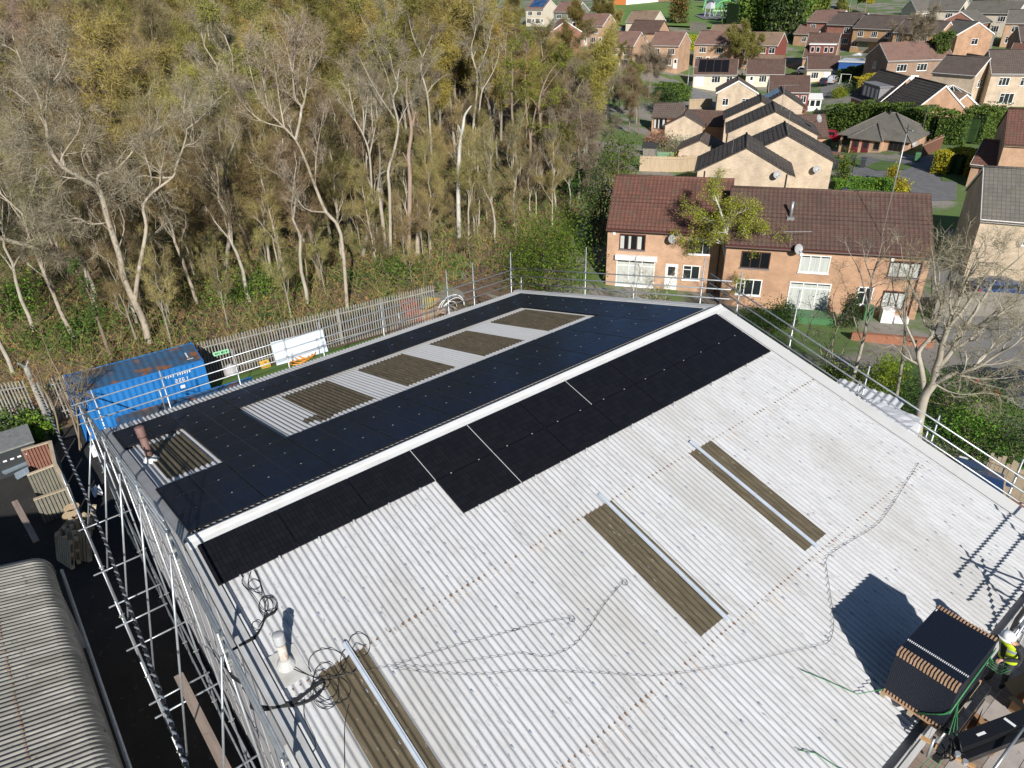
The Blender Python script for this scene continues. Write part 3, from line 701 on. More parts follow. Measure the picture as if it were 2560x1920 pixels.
# container front right corner found from the photograph, top at -6.3
c1 = np.array([-21.48, 5.76]); y1 = math.atan2(5.76-(-.55), -21.48-(-21.85))
a_ = at_z(507.4, 898.6, -6.3); b_ = at_z(171, 990, -6.3); yaw1 = math.atan2(a_[1]-b_[1], a_[0]-b_[0])
o_ = np.array([a_[0]-6.06*math.cos(yaw1), a_[1]-6.06*math.sin(yaw1), -8.89])
container('blue shipping container with a rust-stained roof and white codes, against the palisade fence', o_, yaw1, writing=True)
n_ = np.array([math.sin(yaw1), -math.cos(yaw1)])
b2_ = at_z(416, 1002, -6.36); c2_ = (b2_[0]-2.2*math.cos(yaw1)+n_[0]*2.44, b2_[1]-2.2*math.sin(yaw1)+n_[1]*2.44, -8.95)
container('second blue container with a rust-striped roof, tucked under the back eave', tuple(c2_), yaw1)
# ------------------------------------------------------------------ things on the grass strip
mat('grit_yellow', (.66, .42, .09), (.56, .34, .06), 2, rough=.5); mat('print_dark', (.04, .025, .015), rough=.7)
g = G(668, 922); M = TR(g[0]-.2, g[1], g[2], math.radians(84), .74)
gb = thing('grit_bin', 'yellow grit bin with dark print on its sloping lid, by the palisade fence', 'grit bin', g, M=M)
mb = MB(M); mb.hexa([(-.6, -.4, 0), (.6, -.4, 0), (.6, .4, 0), (-.6, .4, 0)], [(-.68, -.48, .5), (.68, -.48, .5), (.68, .48, .75), (-.68, .48, .75)]); mb.build('body', 'grit_yellow', gb)
mb = MB(M); mb.hexa([(-.7, -.52, .505), (.7, -.52, .505), (.7, .5, .76), (-.7, .5, .76)], [(-.66, -.46, .60), (.66, -.46, .60), (.62, .42, .98), (-.62, .42, .98)]); lid = mb.build('lid', 'grit_yellow', gb)
mb = MB(M)
def lidp(x, q): return np.array([x, -.46+.88*q, .60+.38*q+.004])
for r0, r1 in ((.20, .155),):
    P = [[lidp(.1+rr*math.cos(a*PI/12), .52+rr*.9*math.sin(a*PI/12)) for a in range(25)] for rr in (r0, r1)]; mb.grid(P)
for x, w in ((-.03, .06), (.06, .05), (.15, .07)): mb.add([lidp(x, .46), lidp(x+w, .46), lidp(x+w, .60), lidp(x, .60)], [(0, 1, 2, 3)])
mb.build('lid_print', 'print_dark', lid)
mat('board_white', (.55, .62, .71), (.48, .56, .66), .9, (1, 1, 2), .6, layers=[((.74, .76, .78), 1.2, (1, 1, 2), .62, .70)])
tl, tr_, bl, br_ = [G(u, v) for u, v in ((672, 856), (778, 836), (682, 907), (786, 884))]
pb = (bl+br_)/2; wdt = 3.6
dirb = np.array([2.17, 17.2, 0]); dirb /= np.linalg.norm(dirb); nb = np.array([-dirb[1], dirb[0], 0])
A0 = np.array([*G(683, 908)[:2], -8.93]); A0[0] += .2
A0[0] += .35; hb_ = 1.0
while proj(A0+nb*.45+np.array([0, 0, hb_]))[1] > 857: hb_ += .02
top = nb*.45+np.array([0, 0, hb_])
mb = MB(); tck = np.array([.03, 0, .02]); Q = [A0, A0+dirb*3.05, A0+dirb*3.05+top, A0+top]
mb.hexa(Q, [q+tck for q in Q]); bdl = tag(mb.build('insulation_board', 'board_white'), 'large pale blue-white board leaning back against the palisade fence', 'board')
mat('hose_orange', (.62, .25, .03), rough=.5)
mb = MB(); r_ = random.Random(2)
for k in range(4):
    c = G(745+k*8, 908-k*5); mb.tube([(c[0]+.3*math.cos(a*.6)*(1+.2*k), c[1]+.5*math.sin(a*.6), c[2]+.1+.03*k+.05*math.sin(a)) for a in range(12)], .045, 6)
tag(mb.build('orange_pipe', 'hose_orange', smooth=True), 'tangle of orange ducting in the grass below the white board', 'pipe')
mat('rubble_sack', (.45, .44, .46), (.3, .3, .31), 8, rough=.8, bump=.8)
def sack(u, v, label, m='rubble_sack', s=.42):
    c = G(u, v); mb = MB(); rr = random.Random(u)
    prof = [[(c[0]+s*(1-.5*abs(k/4-.4))*math.cos(a*PI/6)*(1+rr.uniform(-.15, .15))*(.25 if k == 5 else 1), c[1]+s*(1-.5*abs(k/4-.4))*math.sin(a*PI/6)*(1+rr.uniform(-.15, .15))*(.25 if k == 5 else 1), c[2]+.13*k) for a in range(12)] for k in range(6)]
    P = [r+[r[0]] for r in prof]; mb.grid(P); mb.add(prof[5], [tuple(range(12))]); return tag(mb.build('sack', m, smooth=True), label, 'sack')
sack(580, 935, 'crumpled grey sack in the grass beside the end of the container')
mat('cardboard', (.36, .215, .115), (.30, .175, .09), 2, rough=.85); mat('yellow_card', (.75, .62, .02), rough=.5); mat('red_metal', (.40, .07, .025), (.28, .05, .02), 4, rough=.6)
def carton(M, label, w=.6, d=.5, h=.5, wall=.008, flaps=True, name='cardboard_box'):
    o = thing(name, label, 'box', (0, 0, 0), M=M)
    mb = MB(M)
    mb.box(0, w, 0, d, 0, wall); mb.box(0, w, 0, wall, wall, h); mb.box(0, w, d-wall, d, wall, h); mb.box(0, wall, wall, d-wall, wall, h); mb.box(w-wall, w, wall, d-wall, wall, h); mb.build('carton', 'cardboard', o)
    if flaps:
        for p0, p1, out in (((0, 0), (w, 0), (0, -1)), ((0, d), (w, d), (0, 1)), ((0, 0), (0, d), (-1, 0)), ((w, 0), (w, d), (1, 0))):
            q = MB(M); L_ = .45*d; a = np.array([p0[0], p0[1], h]); b = np.array([p1[0], p1[1], h]); e = np.array([out[0]*L_*.8, out[1]*L_*.8, L_*.35]); t = np.array([0, 0, wall])
            q.hexa([a+t*.2, b+t*.2, b+e, a+e], [a+t*1.2, b+t*1.2, b+e+t, a+e+t]); q.build('flap', 'cardboard', o)
    return o
g = G(1074, 796); cb = carton(TR(g[0]-1.0, g[1]-.9, g[2]+.02, .3), 'open brown carton with a yellow sheet inside, by the end of the palisade fence', 1.5, 1.1, .9)
mb = MB(ROOT[cb]); mb.box(.25, 1.4, 1.02, 1.05, .35, 1.25); mb.build('yellow_liner', 'yellow_card', cb)
g = G(1044, 800); mb = MB()
for k in range(5): mb.bar((g[0]+.1*k, g[1]-.5+.16*k, g[2]), (g[0]-.5+.12*k, g[1]-.9+.2*k, g[2]+1.5), .2, .05)
tag(mb.build('steel_channels', 'red_metal'), 'bundle of red steel channels propped beside the open carton', 'steel bars')
mat('conduit_white', (.78, .78, .78), rough=.4)
g = G(1128, 778); mb = MB()
for k, rr in enumerate((1.1, .8, .6, .95)):
    mb.tube([(g[0]-.1*k+.1*math.sin(a), g[1]+rr*math.cos(a)+.3*(k % 2), g[2]+.05+1.0*rr*math.sin(a)) for a in [PI*j/14 for j in range(15)]], .022, 6)
tag(mb.build('conduit_coil', 'conduit_white', smooth=True), 'hoops of white conduit standing in the rubbish behind the eave', 'conduit')
mb = MB(); r_ = random.Random(12)
for k in range(9):
    g = G(1108+r_.uniform(-18, 36), 783+r_.uniform(-8, 8)); a = r_.uniform(0, 6); l = r_.uniform(.3, .8)
    mb.bar((g[0], g[1], g[2]+.1), (g[0]+l*math.cos(a), g[1]+l*math.sin(a), g[2]+.2+r_.uniform(0, .3)), .25, .12)
tag(mb.build('timber_offcuts', 'board_wood'), 'heap of dark timber offcuts around the white conduit hoops', 'rubbish heap')
# ------------------------------------------------------------------ yard at the lower left
mat('old_sheet', (.34, .33, .30), (.20, .195, .17), .9, (3.4, .6, .6), .85, lo=.35, hi=.62, detail=7, layers=[((.50, .48, .43), 1.3, (3, .5, .5), .58, .72), ((.12, .115, .09), 6, (1, 1, 1), .60, .70), ((.30, .2, .12), .8, (1, 2, 2), .66, .8)])
nb_ = thing('neighbour_shed', 'low shed with a weathered grey corrugated roof curving down at its eave', 'shed', (-1, -6, -9))
XR0, XR1 = -8.75, 7.5
def nprof():
    pts = [(-2.92, -5.75), (-2.93, -5.5)]
    for k in range(1, 9):
        a = k/8*math.radians(80); pts.append((-3.5+.57*math.cos(a), -5.5+.57*math.sin(a)))
    y, z = pts[-1]
    for k in range(1, 14): pts.append((y-.95*k, z+.95*k*math.tan(math.radians(15))))  # roof steepened and run on out of view to shade the yard
    return pts
npf = nprof(); nn = []
for i, p in enumerate(npf):
    a = np.array(npf[max(i-1, 0)]); b = np.array(npf[min(i+1, len(npf)-1)]); t = (b-a)/np.linalg.norm(b-a); nn.append((t[1], -t[0]))
nx = []; k = XR0
while k <= XR1: nx.append(k); k += PITCH/6
mb = MB(); mb.grid([[(x, p[0]+n[0]*.027*math.cos(2*PI*x/PITCH), p[1]+n[1]*.027*math.cos(2*PI*x/PITCH)) for p, n in zip(npf, nn)] for x in nx][::-1])
for x in np.arange(XR0+PITCH, XR1, PITCH):
    if rnd.random() < .8: mb.box(x-.03, x+.03, -4.42, -4.34-.02*rnd.random(), -4.74, -4.655, 1)
mb.build('roof', ['old_sheet', 'rust'], nb_, smooth=True)
mb = MB(); q = [(p[0]-n[0]*.05, p[1]-n[1]*.05) for p, n in zip(npf, nn)]; q = q+[(q[-1][0], -9), (q[0][0], -9)]
mb.add([(XR0+.06, y, z) for y, z in q]+[(XR0+.16, y, z) for y, z in q], [tuple(range(len(q))), tuple(range(2*len(q)-1, len(q)-1, -1))]); mb.box(XR0+.16, XR1, -3.2, -3.1, -9, -5.8); mb.build('wall', 'grey_clad', nb_)
mb = MB(); mb.grid([[(x, p[0]+n[0]*e, p[1]+n[1]*e) for p, n in zip(npf, nn)] for x, e in ((XR0-.04, -.03), (XR0-.04, .045), (XR0+.12, .045))][::-1]); mb.build('verge_trim', 'old_sheet', nb_, smooth=True)
mb = MB(); mb.tube([(XR0, -2.72, -5.75), (XR1, -2.78, -5.8)], .05, 8); mb.build('gutter', 'galv', nb_, smooth=True)
# concrete pole and the twisted cable that runs from it
mat('concrete', (.34, .32, .28), (.27, .255, .22), 3, rough=.9); mat('timber_pale', (.50, .41, .29), (.40, .32, .22), 3, (1, 1, 1), .85, obrand=.15); mat('timber_red', (.24, .11, .075), (.18, .08, .055), 3, rough=.85); mat('timber_grey', (.21, .20, .155), (.15, .145, .115), 3, rough=.9)
pl_ = at_z(63, 914, -5.2); mb = MB()
mb.tube([(pl_[0], pl_[1], -9), (pl_[0]+.0, pl_[1], -5.3)], [.15, .11], 10); po = tag(mb.build('concrete_pole', 'concrete', smooth=True), 'pale concrete pole with a forked head at the corner of the palisade fence', 'pole')
mb = MB(); mb.tube([(pl_[0], pl_[1], -5.3), (pl_[0]+.02, pl_[1]-.25, -4.95)], .04, 6); mb.tube([(pl_[0], pl_[1], -5.3), (pl_[0]+.02, pl_[1]+.22, -4.95)], .04, 6); mb.build('forked_head', 'galv', po)
mat('cable_pale', (.20, .22, .25), rough=.45)
ca, cb_ = np.array([-19.4, -.95, -5.05]), np.array([2.2, -1.95, -3.3])
pa = at_z(95, 945, -5.0)
# twisted pair seen crossing in front of the yard
cpts = [at_z(u, v, z) for u, v, z in ((82, 950, -4.9), (125, 1040, -4.3), (172, 1145, -3.8), (215, 1240, -3.4), (260, 1345, -2.9), (305, 1470, -2.4), (350, 1590, -1.9), (400, 1730, -1.3), (465, 1915, -.6), (490, 1985, -.3))]
mb = MB(); dens = []
for i in range(len(cpts)-1):
    for k in range(40): dens.append(cpts[i]+(cpts[i+1]-cpts[i])*k/40)
dens = [np.mean(dens[max(0, i-12):i+13], axis=0) for i in range(len(dens))]
acc = [0]
for a, b in zip(dens, dens[1:]): acc.append(acc[-1]+np.linalg.norm(b-a))
dense2 = []; tot = acc[-1]; nseg = int(tot/.035); j = 0
for k in range(nseg):
    s_ = tot*k/nseg
    while acc[j+1] < s_: j += 1
    f_ = (s_-acc[j])/(acc[j+1]-acc[j]+1e-9); dense2.append((dens[j]+(dens[j+1]-dens[j])*f_, s_))
ax_ = (dens[-1]-dens[0]); ax_ /= np.linalg.norm(ax_); ux = np.cross(ax_, (0, 0, 1)); ux /= np.linalg.norm(ux); uy = np.cross(ux, ax_)
for ph, mi in ((0, 0), (PI, 1)):
    mb.tube([p+.024*(ux*math.cos(s_*2*PI/.42+ph)+uy*math.sin(s_*2*PI/.42+ph)) for p, s_ in dense2], .023, 6, mi)
tag(mb.build('twisted_cable', ['cable_pale', 'cable_black'], smooth=True), 'thick twisted black and silver overhead cable slanting down from the concrete pole', 'cable')
# timber bays
def planks(mb, A, B, n, h, m=0, t=.03, gap=.25):
    A, B = np.array(A, float), np.array(B, float); st = (B-A)/n
    for k in range(n):
        p = A+st*k; q = p+st*(1-gap); mb.bar((p+q)/2+np.array([0, 0, 0]), (p+q)/2+np.array([0, 0, h]), t, np.linalg.norm(q-p), up=st, mi=m)
def uv1(x, y): return (x/3.19, 880+y/3.19)
zb = -7.75
by = [at_z(*uv1(x, y), zb) for x, y in ((170, 785), (400, 718), (215, 985), (440, 900), (268, 1180), (540, 1088), (590, 1215))]
for i, (a, b, lab, col) in enumerate(((by[0], by[1], 'back timber bay of the yard lined with reddish boards', 'timber_red'), (by[2], by[3], 'middle timber bay of the yard with grey slatted back', 'timber_grey'), (by[4], by[5], 'front timber bay of the yard with two cut log ends beside it', 'timber_grey'))):
    a = a.copy(); b = b.copy(); a[2] = b[2] = -9
    o = thing('storage_bay', lab, 'bay', (a+b)/2); mb = MB(); planks(mb, a, b, 9, 1.2); mb.build('back_boards', col, o)
    mb = MB(); up = np.array([0, 0, 1.27]); mb.bar(a+up, b+up, .14, .05); mb.build('top_rail', 'timber_pale', o)
    nxt = (by[3], by[5], by[6])[i].copy(); nxt[2] = -9; mb = MB(); planks(mb, b+np.array([.05, .05, 0]), nxt, 6, 1.15, gap=.05); mb.build('side_boards', 'timber_grey', o)
    mb = MB(); mb.bar(b+up*1.02, nxt+up*1.02, .16, .05); mb.build('side_rail', 'timber_pale', o)
mat('log_end', (.62, .47, .29), (.52, .38, .22), 6, rough=.8); mat('bark', (.13, .10, .07), (.08, .06, .045), 5, rough=.95)
for (x, y, lab) in ((570, 1240, 'round cut log end standing behind the other by the timber bay'), (560, 1295, 'round cut log end standing nearer to the corrugated shed')):
    c = at_z(*uv1(x, y), -7.9); mb = MB(); mb.cyl(c, .30, -9, -7.9, 18, 0); o = tag(mb.build('cut_log', 'bark', smooth=False), lab, 'log'); mb = MB(); mb.cyl(c, .285, -7.899, -7.88, 18); mb.build('sawn_face', 'log_end', o)
# pallets on end
def pallet(M, label=None, group=None, name='wooden_pallet'):
    o = thing(name, label, 'pallet', (0, 0, 0), M=M, group=group); mb = MB(M)
    for k in range(7): mb.box(0, 1.2, k*.15, k*.15+.1, .125, .145)
    for y in (0, .45, .9): mb.box(0, 1.2, y, y+.1, 0, .02)
    mb.build('deck_boards', 'timber_pale', o); mb = MB(M)
    for y in (0, .45, .9):
        for x in (0, .53, 1.06): mb = MB(M); mb.box(x, x+.14, y, y+.1, .02, .125); mb.build('block', 'timber_pale', o)
    return o
pls = [(520, 1500), (440, 1560), (680, 1450), (610, 1600), (560, 1640), (700, 1580)]
for i, (x, y) in enumerate(pls):
    c = at_z(*uv1(x, y), -8.4); R_ = Matrix.Translation((c[0], c[1], -8.95)) @ Matrix.Rotation(.5+.35*i, 4, 'Z') @ Matrix.Rotation(math.radians(78-4*(i % 3)), 4, 'Y').inverted()
    pallet(np.array(R_), 'pale pallet leaning on end in the dark yard, %s' % ['nearest the timber bay', 'at the edge of the shed roof', 'just under the twisted cable', 'in the middle of the leaning group', 'half hidden by the shed roof end', 'closest to the scaffold'][i], 'pallets leaning in the yard')
mat('lamp_white', (.8, .8, .79), rough=.3); mat('plastic_sheet', (.28, .34, .40), (.2, .25, .3), 6, rough=.3)
c = at_z(*uv1(745, 790), -5.4); mb = MB(); mb.bar(c-np.array([0, 0, .24]), c+np.array([0, 0, .24]), .16, .12); fl = tag(mb.build('floodlight', 'lamp_white'), 'white floodlight box on a short arm at the back corner of the gable', 'floodlight')
mb = MB(); mb.tube([c+np.array([0, .05, .1]), (-11.3, -.06, c[2]+.25)], .025, 6); mb.build('arm', 'galv', fl)
mat('skip_green', (.10, .23, .24), rough=.6); mat('bin_dark', (.035, .04, .043), rough=.5)
c = at_z(*uv1(60, 760), -8); mb = MB(); mb.box(c[0]-.9, c[0]+.9, c[1]-1.2, c[1]+1.0, -9, -7.7); o = tag(mb.build('trade_bin', 'bin_dark'), 'dark wheeled trade bin in the shade at the left edge', 'bin'); mb = MB(); mb.box(c[0]-.95, c[0]+.95, c[1]-1.25, c[1]+1.05, -7.7, -7.62); mb.build('lid', 'galv_dull', o)
mb = MB(); [mb.box(c[0]+.901, c[0]+.905, c[1]-.9+.28*k, c[1]-.75+.28*k, -8.2, -8.12) for k in range(6)]; mb.build('lettering', 'lamp_white', o)
for (x, y, lab) in ((130, 890, 'pale grey tray lying in the back timber bay'), (175, 965, 'small pale tray lying between the timber bays')):
    c = at_z(*uv1(x, y), -8.6); mb = MB(); s_ = .75 if x == 130 else .35; mb.hexa([(c[0]-s_*.5, c[1]-s_*.7, -8.75), (c[0]+s_*.5, c[1]-s_*.7, -8.75), (c[0]+s_*.5, c[1]+s_*.7, -8.65), (c[0]-s_*.5, c[1]+s_*.7, -8.65)], [(c[0]-s_*.6, c[1]-s_*.8, -8.6), (c[0]+s_*.6, c[1]-s_*.8, -8.6), (c[0]+s_*.6, c[1]+s_*.8, -8.5), (c[0]-s_*.6, c[1]+s_*.8, -8.5)]); tag(mb.build('plastic_tray', 'plastic_sheet'), lab, 'tray')
c = at_z(*uv1(715, 1080), -8.7); mb = MB(); r_ = random.Random(9)
mb.grid([[(c[0]+.09*i, c[1]+.06*j, -8.9+.25*r_.random()) for i in range(9)] for j in range(7)]); tag(mb.build('plastic_wrap', 'lamp_white', smooth=True), 'crumpled white wrapping on the dark ground under the scaffold', 'wrapping')
for (x, y, w_, lab) in ((190, 1300, .2, 'long mottled plank leaning in front of the timber bays'),):
    a = at_z(*uv1(115, 1190), -8.0); b = at_z(*uv1(290, 1510), -8.0); mb = MB(); mb.bar(a, b, .22, .05); tag(mb.build('yard_plank', 'board_wood'), lab, 'plank')
# ------------------------------------------------------------------ houses
brick_mat('brick_orange', (.46, .245, .13), (.37, .185, .10), (.46, .39, .30))
brick_mat('brick_pale', (.50, .285, .165), (.41, .22, .125), (.49, .42, .33))
brick_mat('brick_red', (.33, .105, .065), (.27, .085, .055), (.34, .27, .22))
brick_mat('brick_cream', (.58, .46, .335), (.47, .365, .255), (.53, .45, .36))
brick_mat('brick_tan', (.50, .28, .125), (.44, .24, .105), (.45, .36, .26))
brick_mat('brick_brown', (.30, .19, .13), (.25, .155, .105), (.30, .24, .19))
mat('render_cream', (.64, .57, .46), (.57, .50, .40), 1, rough=.9)
mat('hung_tile_red', (.25, .07, .05), (.2, .055, .04), 3, rough=.8)
mat('clad_grey_green', (.22, .23, .18), (.18, .19, .15), 2, rough=.8)
tile_mat('tile_red', (.175, .078, .055), (.135, .06, .045), (.10, .085, .055), .32, .30, .35)
tile_mat('tile_redbrown', (.125, .071, .055), (.10, .058, .046), (.12, .095, .065), .32, .30, .35)
tile_mat('tile_brown', (.125, .092, .078), (.10, .075, .065), (.12, .115, .08), .34, .30, .35)
tile_mat('tile_dark', (.075, .062, .056), (.06, .05, .046), (.10, .095, .07), .36, .55, .22)
tile_mat('tile_grey', (.16, .145, .125), (.13, .12, .105), (.13, .13, .09), .34, .3, .5)
tile_mat('tile_pinkish', (.235, .135, .105), (.19, .11, .09), (.15, .13, .10), .34, .3, .55)
tile_mat('tile_buff', (.27, .185, .125), (.22, .15, .105), (.16, .14, .1), .34, .3, .5)
mat('upvc', (.78, .78, .76), rough=.35); mat('wood_dark_red', (.085, .025, .022), rough=.45); mat('frame_brown', (.06, .03, .02), rough=.5)
glass_mat('pane', (.02, .025, .028)); glass_mat('pane_dark', (.008, .01, .012)); mat('curtain', (.52, .53, .50), (.38, .41, .38), 2.5, (5, 5, .2), .6)
mat('door_red', (.12, .02, .025), rough=.5); mat('door_orange', (.5, .16, .04), rough=.5); mat('door_white', (.76, .76, .74), rough=.4); mat('lead_grey', (.2, .2, .21), rough=.6)
mat('dish_grey', (.33, .33, .33), rough=.5); mat('black_pipe', (.02, .02, .02), rough=.5); mat('brown_pipe', (.07, .035, .03), rough=.5); mat('alu', (.5, .5, .5), rough=.35, metal=.7)
def fit_roof(mb, M, x0, x1, ya, za, yb, zb, th=.10, rib=None, course=None, mi=0):
    """one roof plane from eave line (ya, za) to ridge line (yb, zb); rolled tiles in courses when rib is given"""
    sl = math.hypot(yb-ya, zb-za); dy, dz = (yb-ya)/sl, (zb-za)/sl; ny, nz = -dz*np.sign(dy), abs(dy)
    if rib is None:
        q = [(x0, ya, za), (x1, ya, za), (x1, yb, zb), (x0, yb, zb)]
        if dy < 0: q = q[::-1]
        mb.hexa([(x, y-ny*th, z-nz*th) for x, y, z in q], q, mi); return
    nc = max(1, int(sl/course)); rows = []
    for k in range(nc):
        for s_, o_ in ((sl*k/nc, .035), (sl*(k+1)/nc, .0)): rows.append((s_, o_))
    xs = []; x = x0; n = 5
    while x < x1+1e-6: xs.append(x); x += rib/n
    P = [[(x, ya+dy*s_+ny*(o_+.03*max(0, math.sin(2*PI*(x-x0)/rib))**1.0), za+dz*s_+nz*(o_+.03*max(0, math.sin(2*PI*(x-x0)/rib)))) for x in xs] for s_, o_ in rows]
    if dy < 0: P = [r[::-1] for r in P]
    mb.grid(P, mi)
    q = [(x0, ya, za), (x1, ya, za), (x1, yb, zb), (x0, yb, zb)]
    if dy < 0: q = q[::-1]
    mb.hexa([(x, y-ny*th, z-nz*th) for x, y, z in q], [(x, y-ny*.01, z-nz*.01) for x, y, z in q], mi)
def window(par, M, face, L_, W_, u, z, w, h, kindw='w'):
    """face f/b/l/r of a house; u = centre along the face, z = sill height"""
    if face == 'f': P = lambda a, b, o: (a, -o, b)
    elif face == 'b': P = lambda a, b, o: (L_-a, W_+o, b)
    elif face == 'r': P = lambda a, b, o: (L_+o, a, b)
    else: P = lambda a, b, o: (-o, W_-a, b)
    def slab(mb, a0, a1, b0, b1, o0, o1, mi=0):
        mb.hexa([P(a0, b0, o0), P(a1, b0, o0), P(a1, b1, o0), P(a0, b1, o0)], [P(a0, b0, o1), P(a1, b0, o1), P(a1, b1, o1), P(a0, b1, o1)], mi)
    a0, a1 = u-w/2, u+w/2; b0, b1 = z, z+h
    if kindw in ('dw', 'dr', 'do', 'dg'):     # doors
        dm = {'dw': 'door_white', 'dr': 'door_red', 'do': 'door_orange', 'dg': 'clad_grey_green'}[kindw]
        mb = MB(M); slab(mb, a0, a1, b0, b1, .0, .035); d = mb.build('door', dm, par)
        if w < 1.3:
            mb = MB(M); slab(mb, a0+w*.22, a1-w*.22, b0+h*.55, b1-h*.1, .034, .042); mb.build('door_pane', 'pane', d)
        mb = MB(M); slab(mb, a1-.14, a1-.09, b0+h*.45, b0+h*.52, .034, .08); mb.build('handle', 'alu', d)
        return d
    fm = {'w': 'upvc', 'b': 'wood_dark_red', 'p': 'upvc', 'k': 'frame_brown', 'c': 'upvc', 'v': 'wood_dark_red'}[kindw]
    t = .07; mb = MB(M)
    slab(mb, a0, a1, b0, b0+t, 0, .05); slab(mb, a0, a1, b1-t, b1, 0, .05); slab(mb, a0, a0+t, b0+t, b1-t, 0, .05); slab(mb, a1-t, a1, b0+t, b1-t, 0, .05)
    nm = 2 if w < 1.5 else 3
    if w < .8: nm = 1
    for k in range(1, nm): c = a0+w*k/nm; slab(mb, c-t*.45, c+t*.45, b0+t, b1-t, 0, .045)
    if kindw == 'w' and h > 1.0 and nm > 1: slab(mb, a0+t, a0+w/nm-t*.45, b1-h*.32, b1-h*.32+.05, 0, .045)
    if kindw == 'p': slab(mb, a0+t, a1-t, b0+h*.78, b0+h*.78+.06, 0, .045)
    wi = mb.build('window', fm, par)
    mb = MB(M); slab(mb, a0+t, a1-t, b0+t, b1-t, .0, .014)
    mb.build('pane', 'pane' if kindw not in ('b', 'k', 'v') else 'pane_dark', wi)
    if kindw in ('p', 'c', 'v') or (kindw == 'b' and w > 1):
        mb = MB(M)
        for k in range(nm):
            c0, c1 = a0+w*k/nm+t*.6, a0+w*(k+1)/nm-t*.6
            if kindw == 'b': c1 = c0+(c1-c0)*(.55 if k != 1 else .3)
            slab(mb, c0, c1, b0+t, b1-t-.1, .013, .02)
        mb.build('curtain', 'curtain', wi)
    mb = MB(M); slab(mb, a0-.05, a1+.05, b0-.07, b0, 0, .1); mb.build('sill', fm if kindw in 'wpc' else 'lead_grey', wi)
    return wi
def dish(par, p, aim, r=.33, base=None):
    """satellite dish on a bracket"""
    p = np.array(p, float); aim = np.array(aim, float)/np.linalg.norm(aim); x = np.cross(aim, (0, 0, 1)); x /= np.linalg.norm(x); y = np.cross(x, aim)
    mb = MB(); P = [[p+aim*(.12*q*q)*r*2+r*q*(math.cos(a*PI/10)*x+math.sin(a*PI/10)*y) for a in range(21)] for q in (.02, .4, .7, 1.0)]; mb.grid(P); mb.grid([[v-aim*.02 for v in row][::-1] for row in P])
    o = mb.build('satellite_dish', 'dish_grey', par, smooth=True)
    mb = MB(); mb.tube([p-aim*.02, p-aim*.2+np.array([0, 0, -.1]), (base if base is not None else p-aim*.45+np.array([0, 0, -.25]))], .02, 6); mb.tube([p-y*r*.9, p+aim*.45-y*.12], .012, 5); mb.bar(p+aim*.43-y*.12, p+aim*.53-y*.09, .06, .06); mb.build('bracket', 'black_pipe', o)
    return o
def aerial(par, p, h=1.8, yaw=.4, n=9, boom=1.1):
    p = np.array(p, float); mb = MB(); mb.tube([p, p+np.array([0, 0, h])], .02, 6)
    d = np.array([math.cos(yaw), math.sin(yaw), 0]); e = np.array([-d[1], d[0], 0]); t = p+np.array([0, 0, h-.05])
    mb.tube([t-d*boom*.3, t+d*boom*.7], .014, 5)
    for k in range(n):
        c = t-d*boom*.3+d*boom*k/(n-1); mb.tube([c-e*.17, c+e*.17], .008, 4)
    return mb.build('aerial', 'alu', par)
HOUSES = {}
def house(label, org, yaw, L_, W_, He, Hr, wm, rm, wins=(), rib=None, course=.33, white=True, oh=.30, vo=.10, ridge_at=.5, name='house', cat='house', gut='frame_brown', fascia='upvc', lower=None, extra=None, sinks=1.5):
    """L_ along the ridge, W_ across; the front wall is local y = 0"""
    z = org[2]; M = TR(org[0], org[1], z, yaw)
    o = thing(name, label, cat, (0, 0, 0), M=M)
    mb = MB(M); ry = W_*ridge_at
    pr = [(0, -sinks), (W_, -sinks), (W_, He), (ry, Hr), (0, He)]
    n = 5; mb.add([(0, y, zz) for y, zz in pr]+[(L_, y, zz) for y, zz in pr], [(0, 4, 3, 2, 1), (5, 6, 7, 8, 9), (0, 1, 6, 5), (1, 2, 7, 6), (4, 0, 5, 9)]); mb.build('wall', wm, o)
    sf = (Hr-He)/ry; sb = (Hr-He)/(W_-ry); t = .14
    mb = MB(M); fit_roof(mb, M, -vo, L_+vo, -oh, He-oh*sf+t, ry, Hr+t, .12, rib, course); fit_roof(mb, M, -vo, L_+vo, W_+oh, He-oh*sb+t, ry, Hr+t, .12, rib, course)
    ro = mb.build('roof', rm, o)
    mb = MB(M); mb.tube([(-vo, ry, Hr+t+.01), (L_+vo, ry, Hr+t+.01)], .11, 8); mb.build('ridge_tiles', rm, ro, smooth=True)
    if white:
        mb = MB(M)
        for y0, yy, s_, zz in ((-oh, 0, sf, He), (W_+oh, 1, sb, He)):
            ze = zz-oh*s_+t; a, b = (y0-.03, y0+.0) if yy == 0 else (y0, y0+.03)
            mb.box(-vo, L_+vo, a, b, ze-.24, ze-.02)
        for x0, x1 in ((-vo-.03, -vo), (L_+vo, L_+vo+.03)):
            for ya, za, s_ in ((-oh, He-oh*sf+t, 1), (W_+oh, He-oh*sb+t, -1)):
                mb.hexa([(x0, ya, za-.24), (x1, ya, za-.24), (x1, ry, Hr+t-.24), (x0, ry, Hr+t-.24)], [(x0, ya, za-.0), (x1, ya, za-.0), (x1, ry, Hr+t), (x0, ry, Hr+t)])
        mb.build('fascia', fascia, o)
    mb = MB(M)
    mb.tube([(-vo, -oh-.08, He-oh*sf+.02), (L_+vo, -oh-.08, He-oh*sf+.02)], .055, 6); mb.build('gutter', gut, o)
    for wv in wins: window(o, M, wv[0], L_, W_, *wv[1:])
    HOUSES[label] = (o, M)
    return o, M
def loc(M, x, y, z): return (M @ np.array([x, y, z, 1.0]))[:3]
YD = math.radians(36.0)            # the estate's common bearing
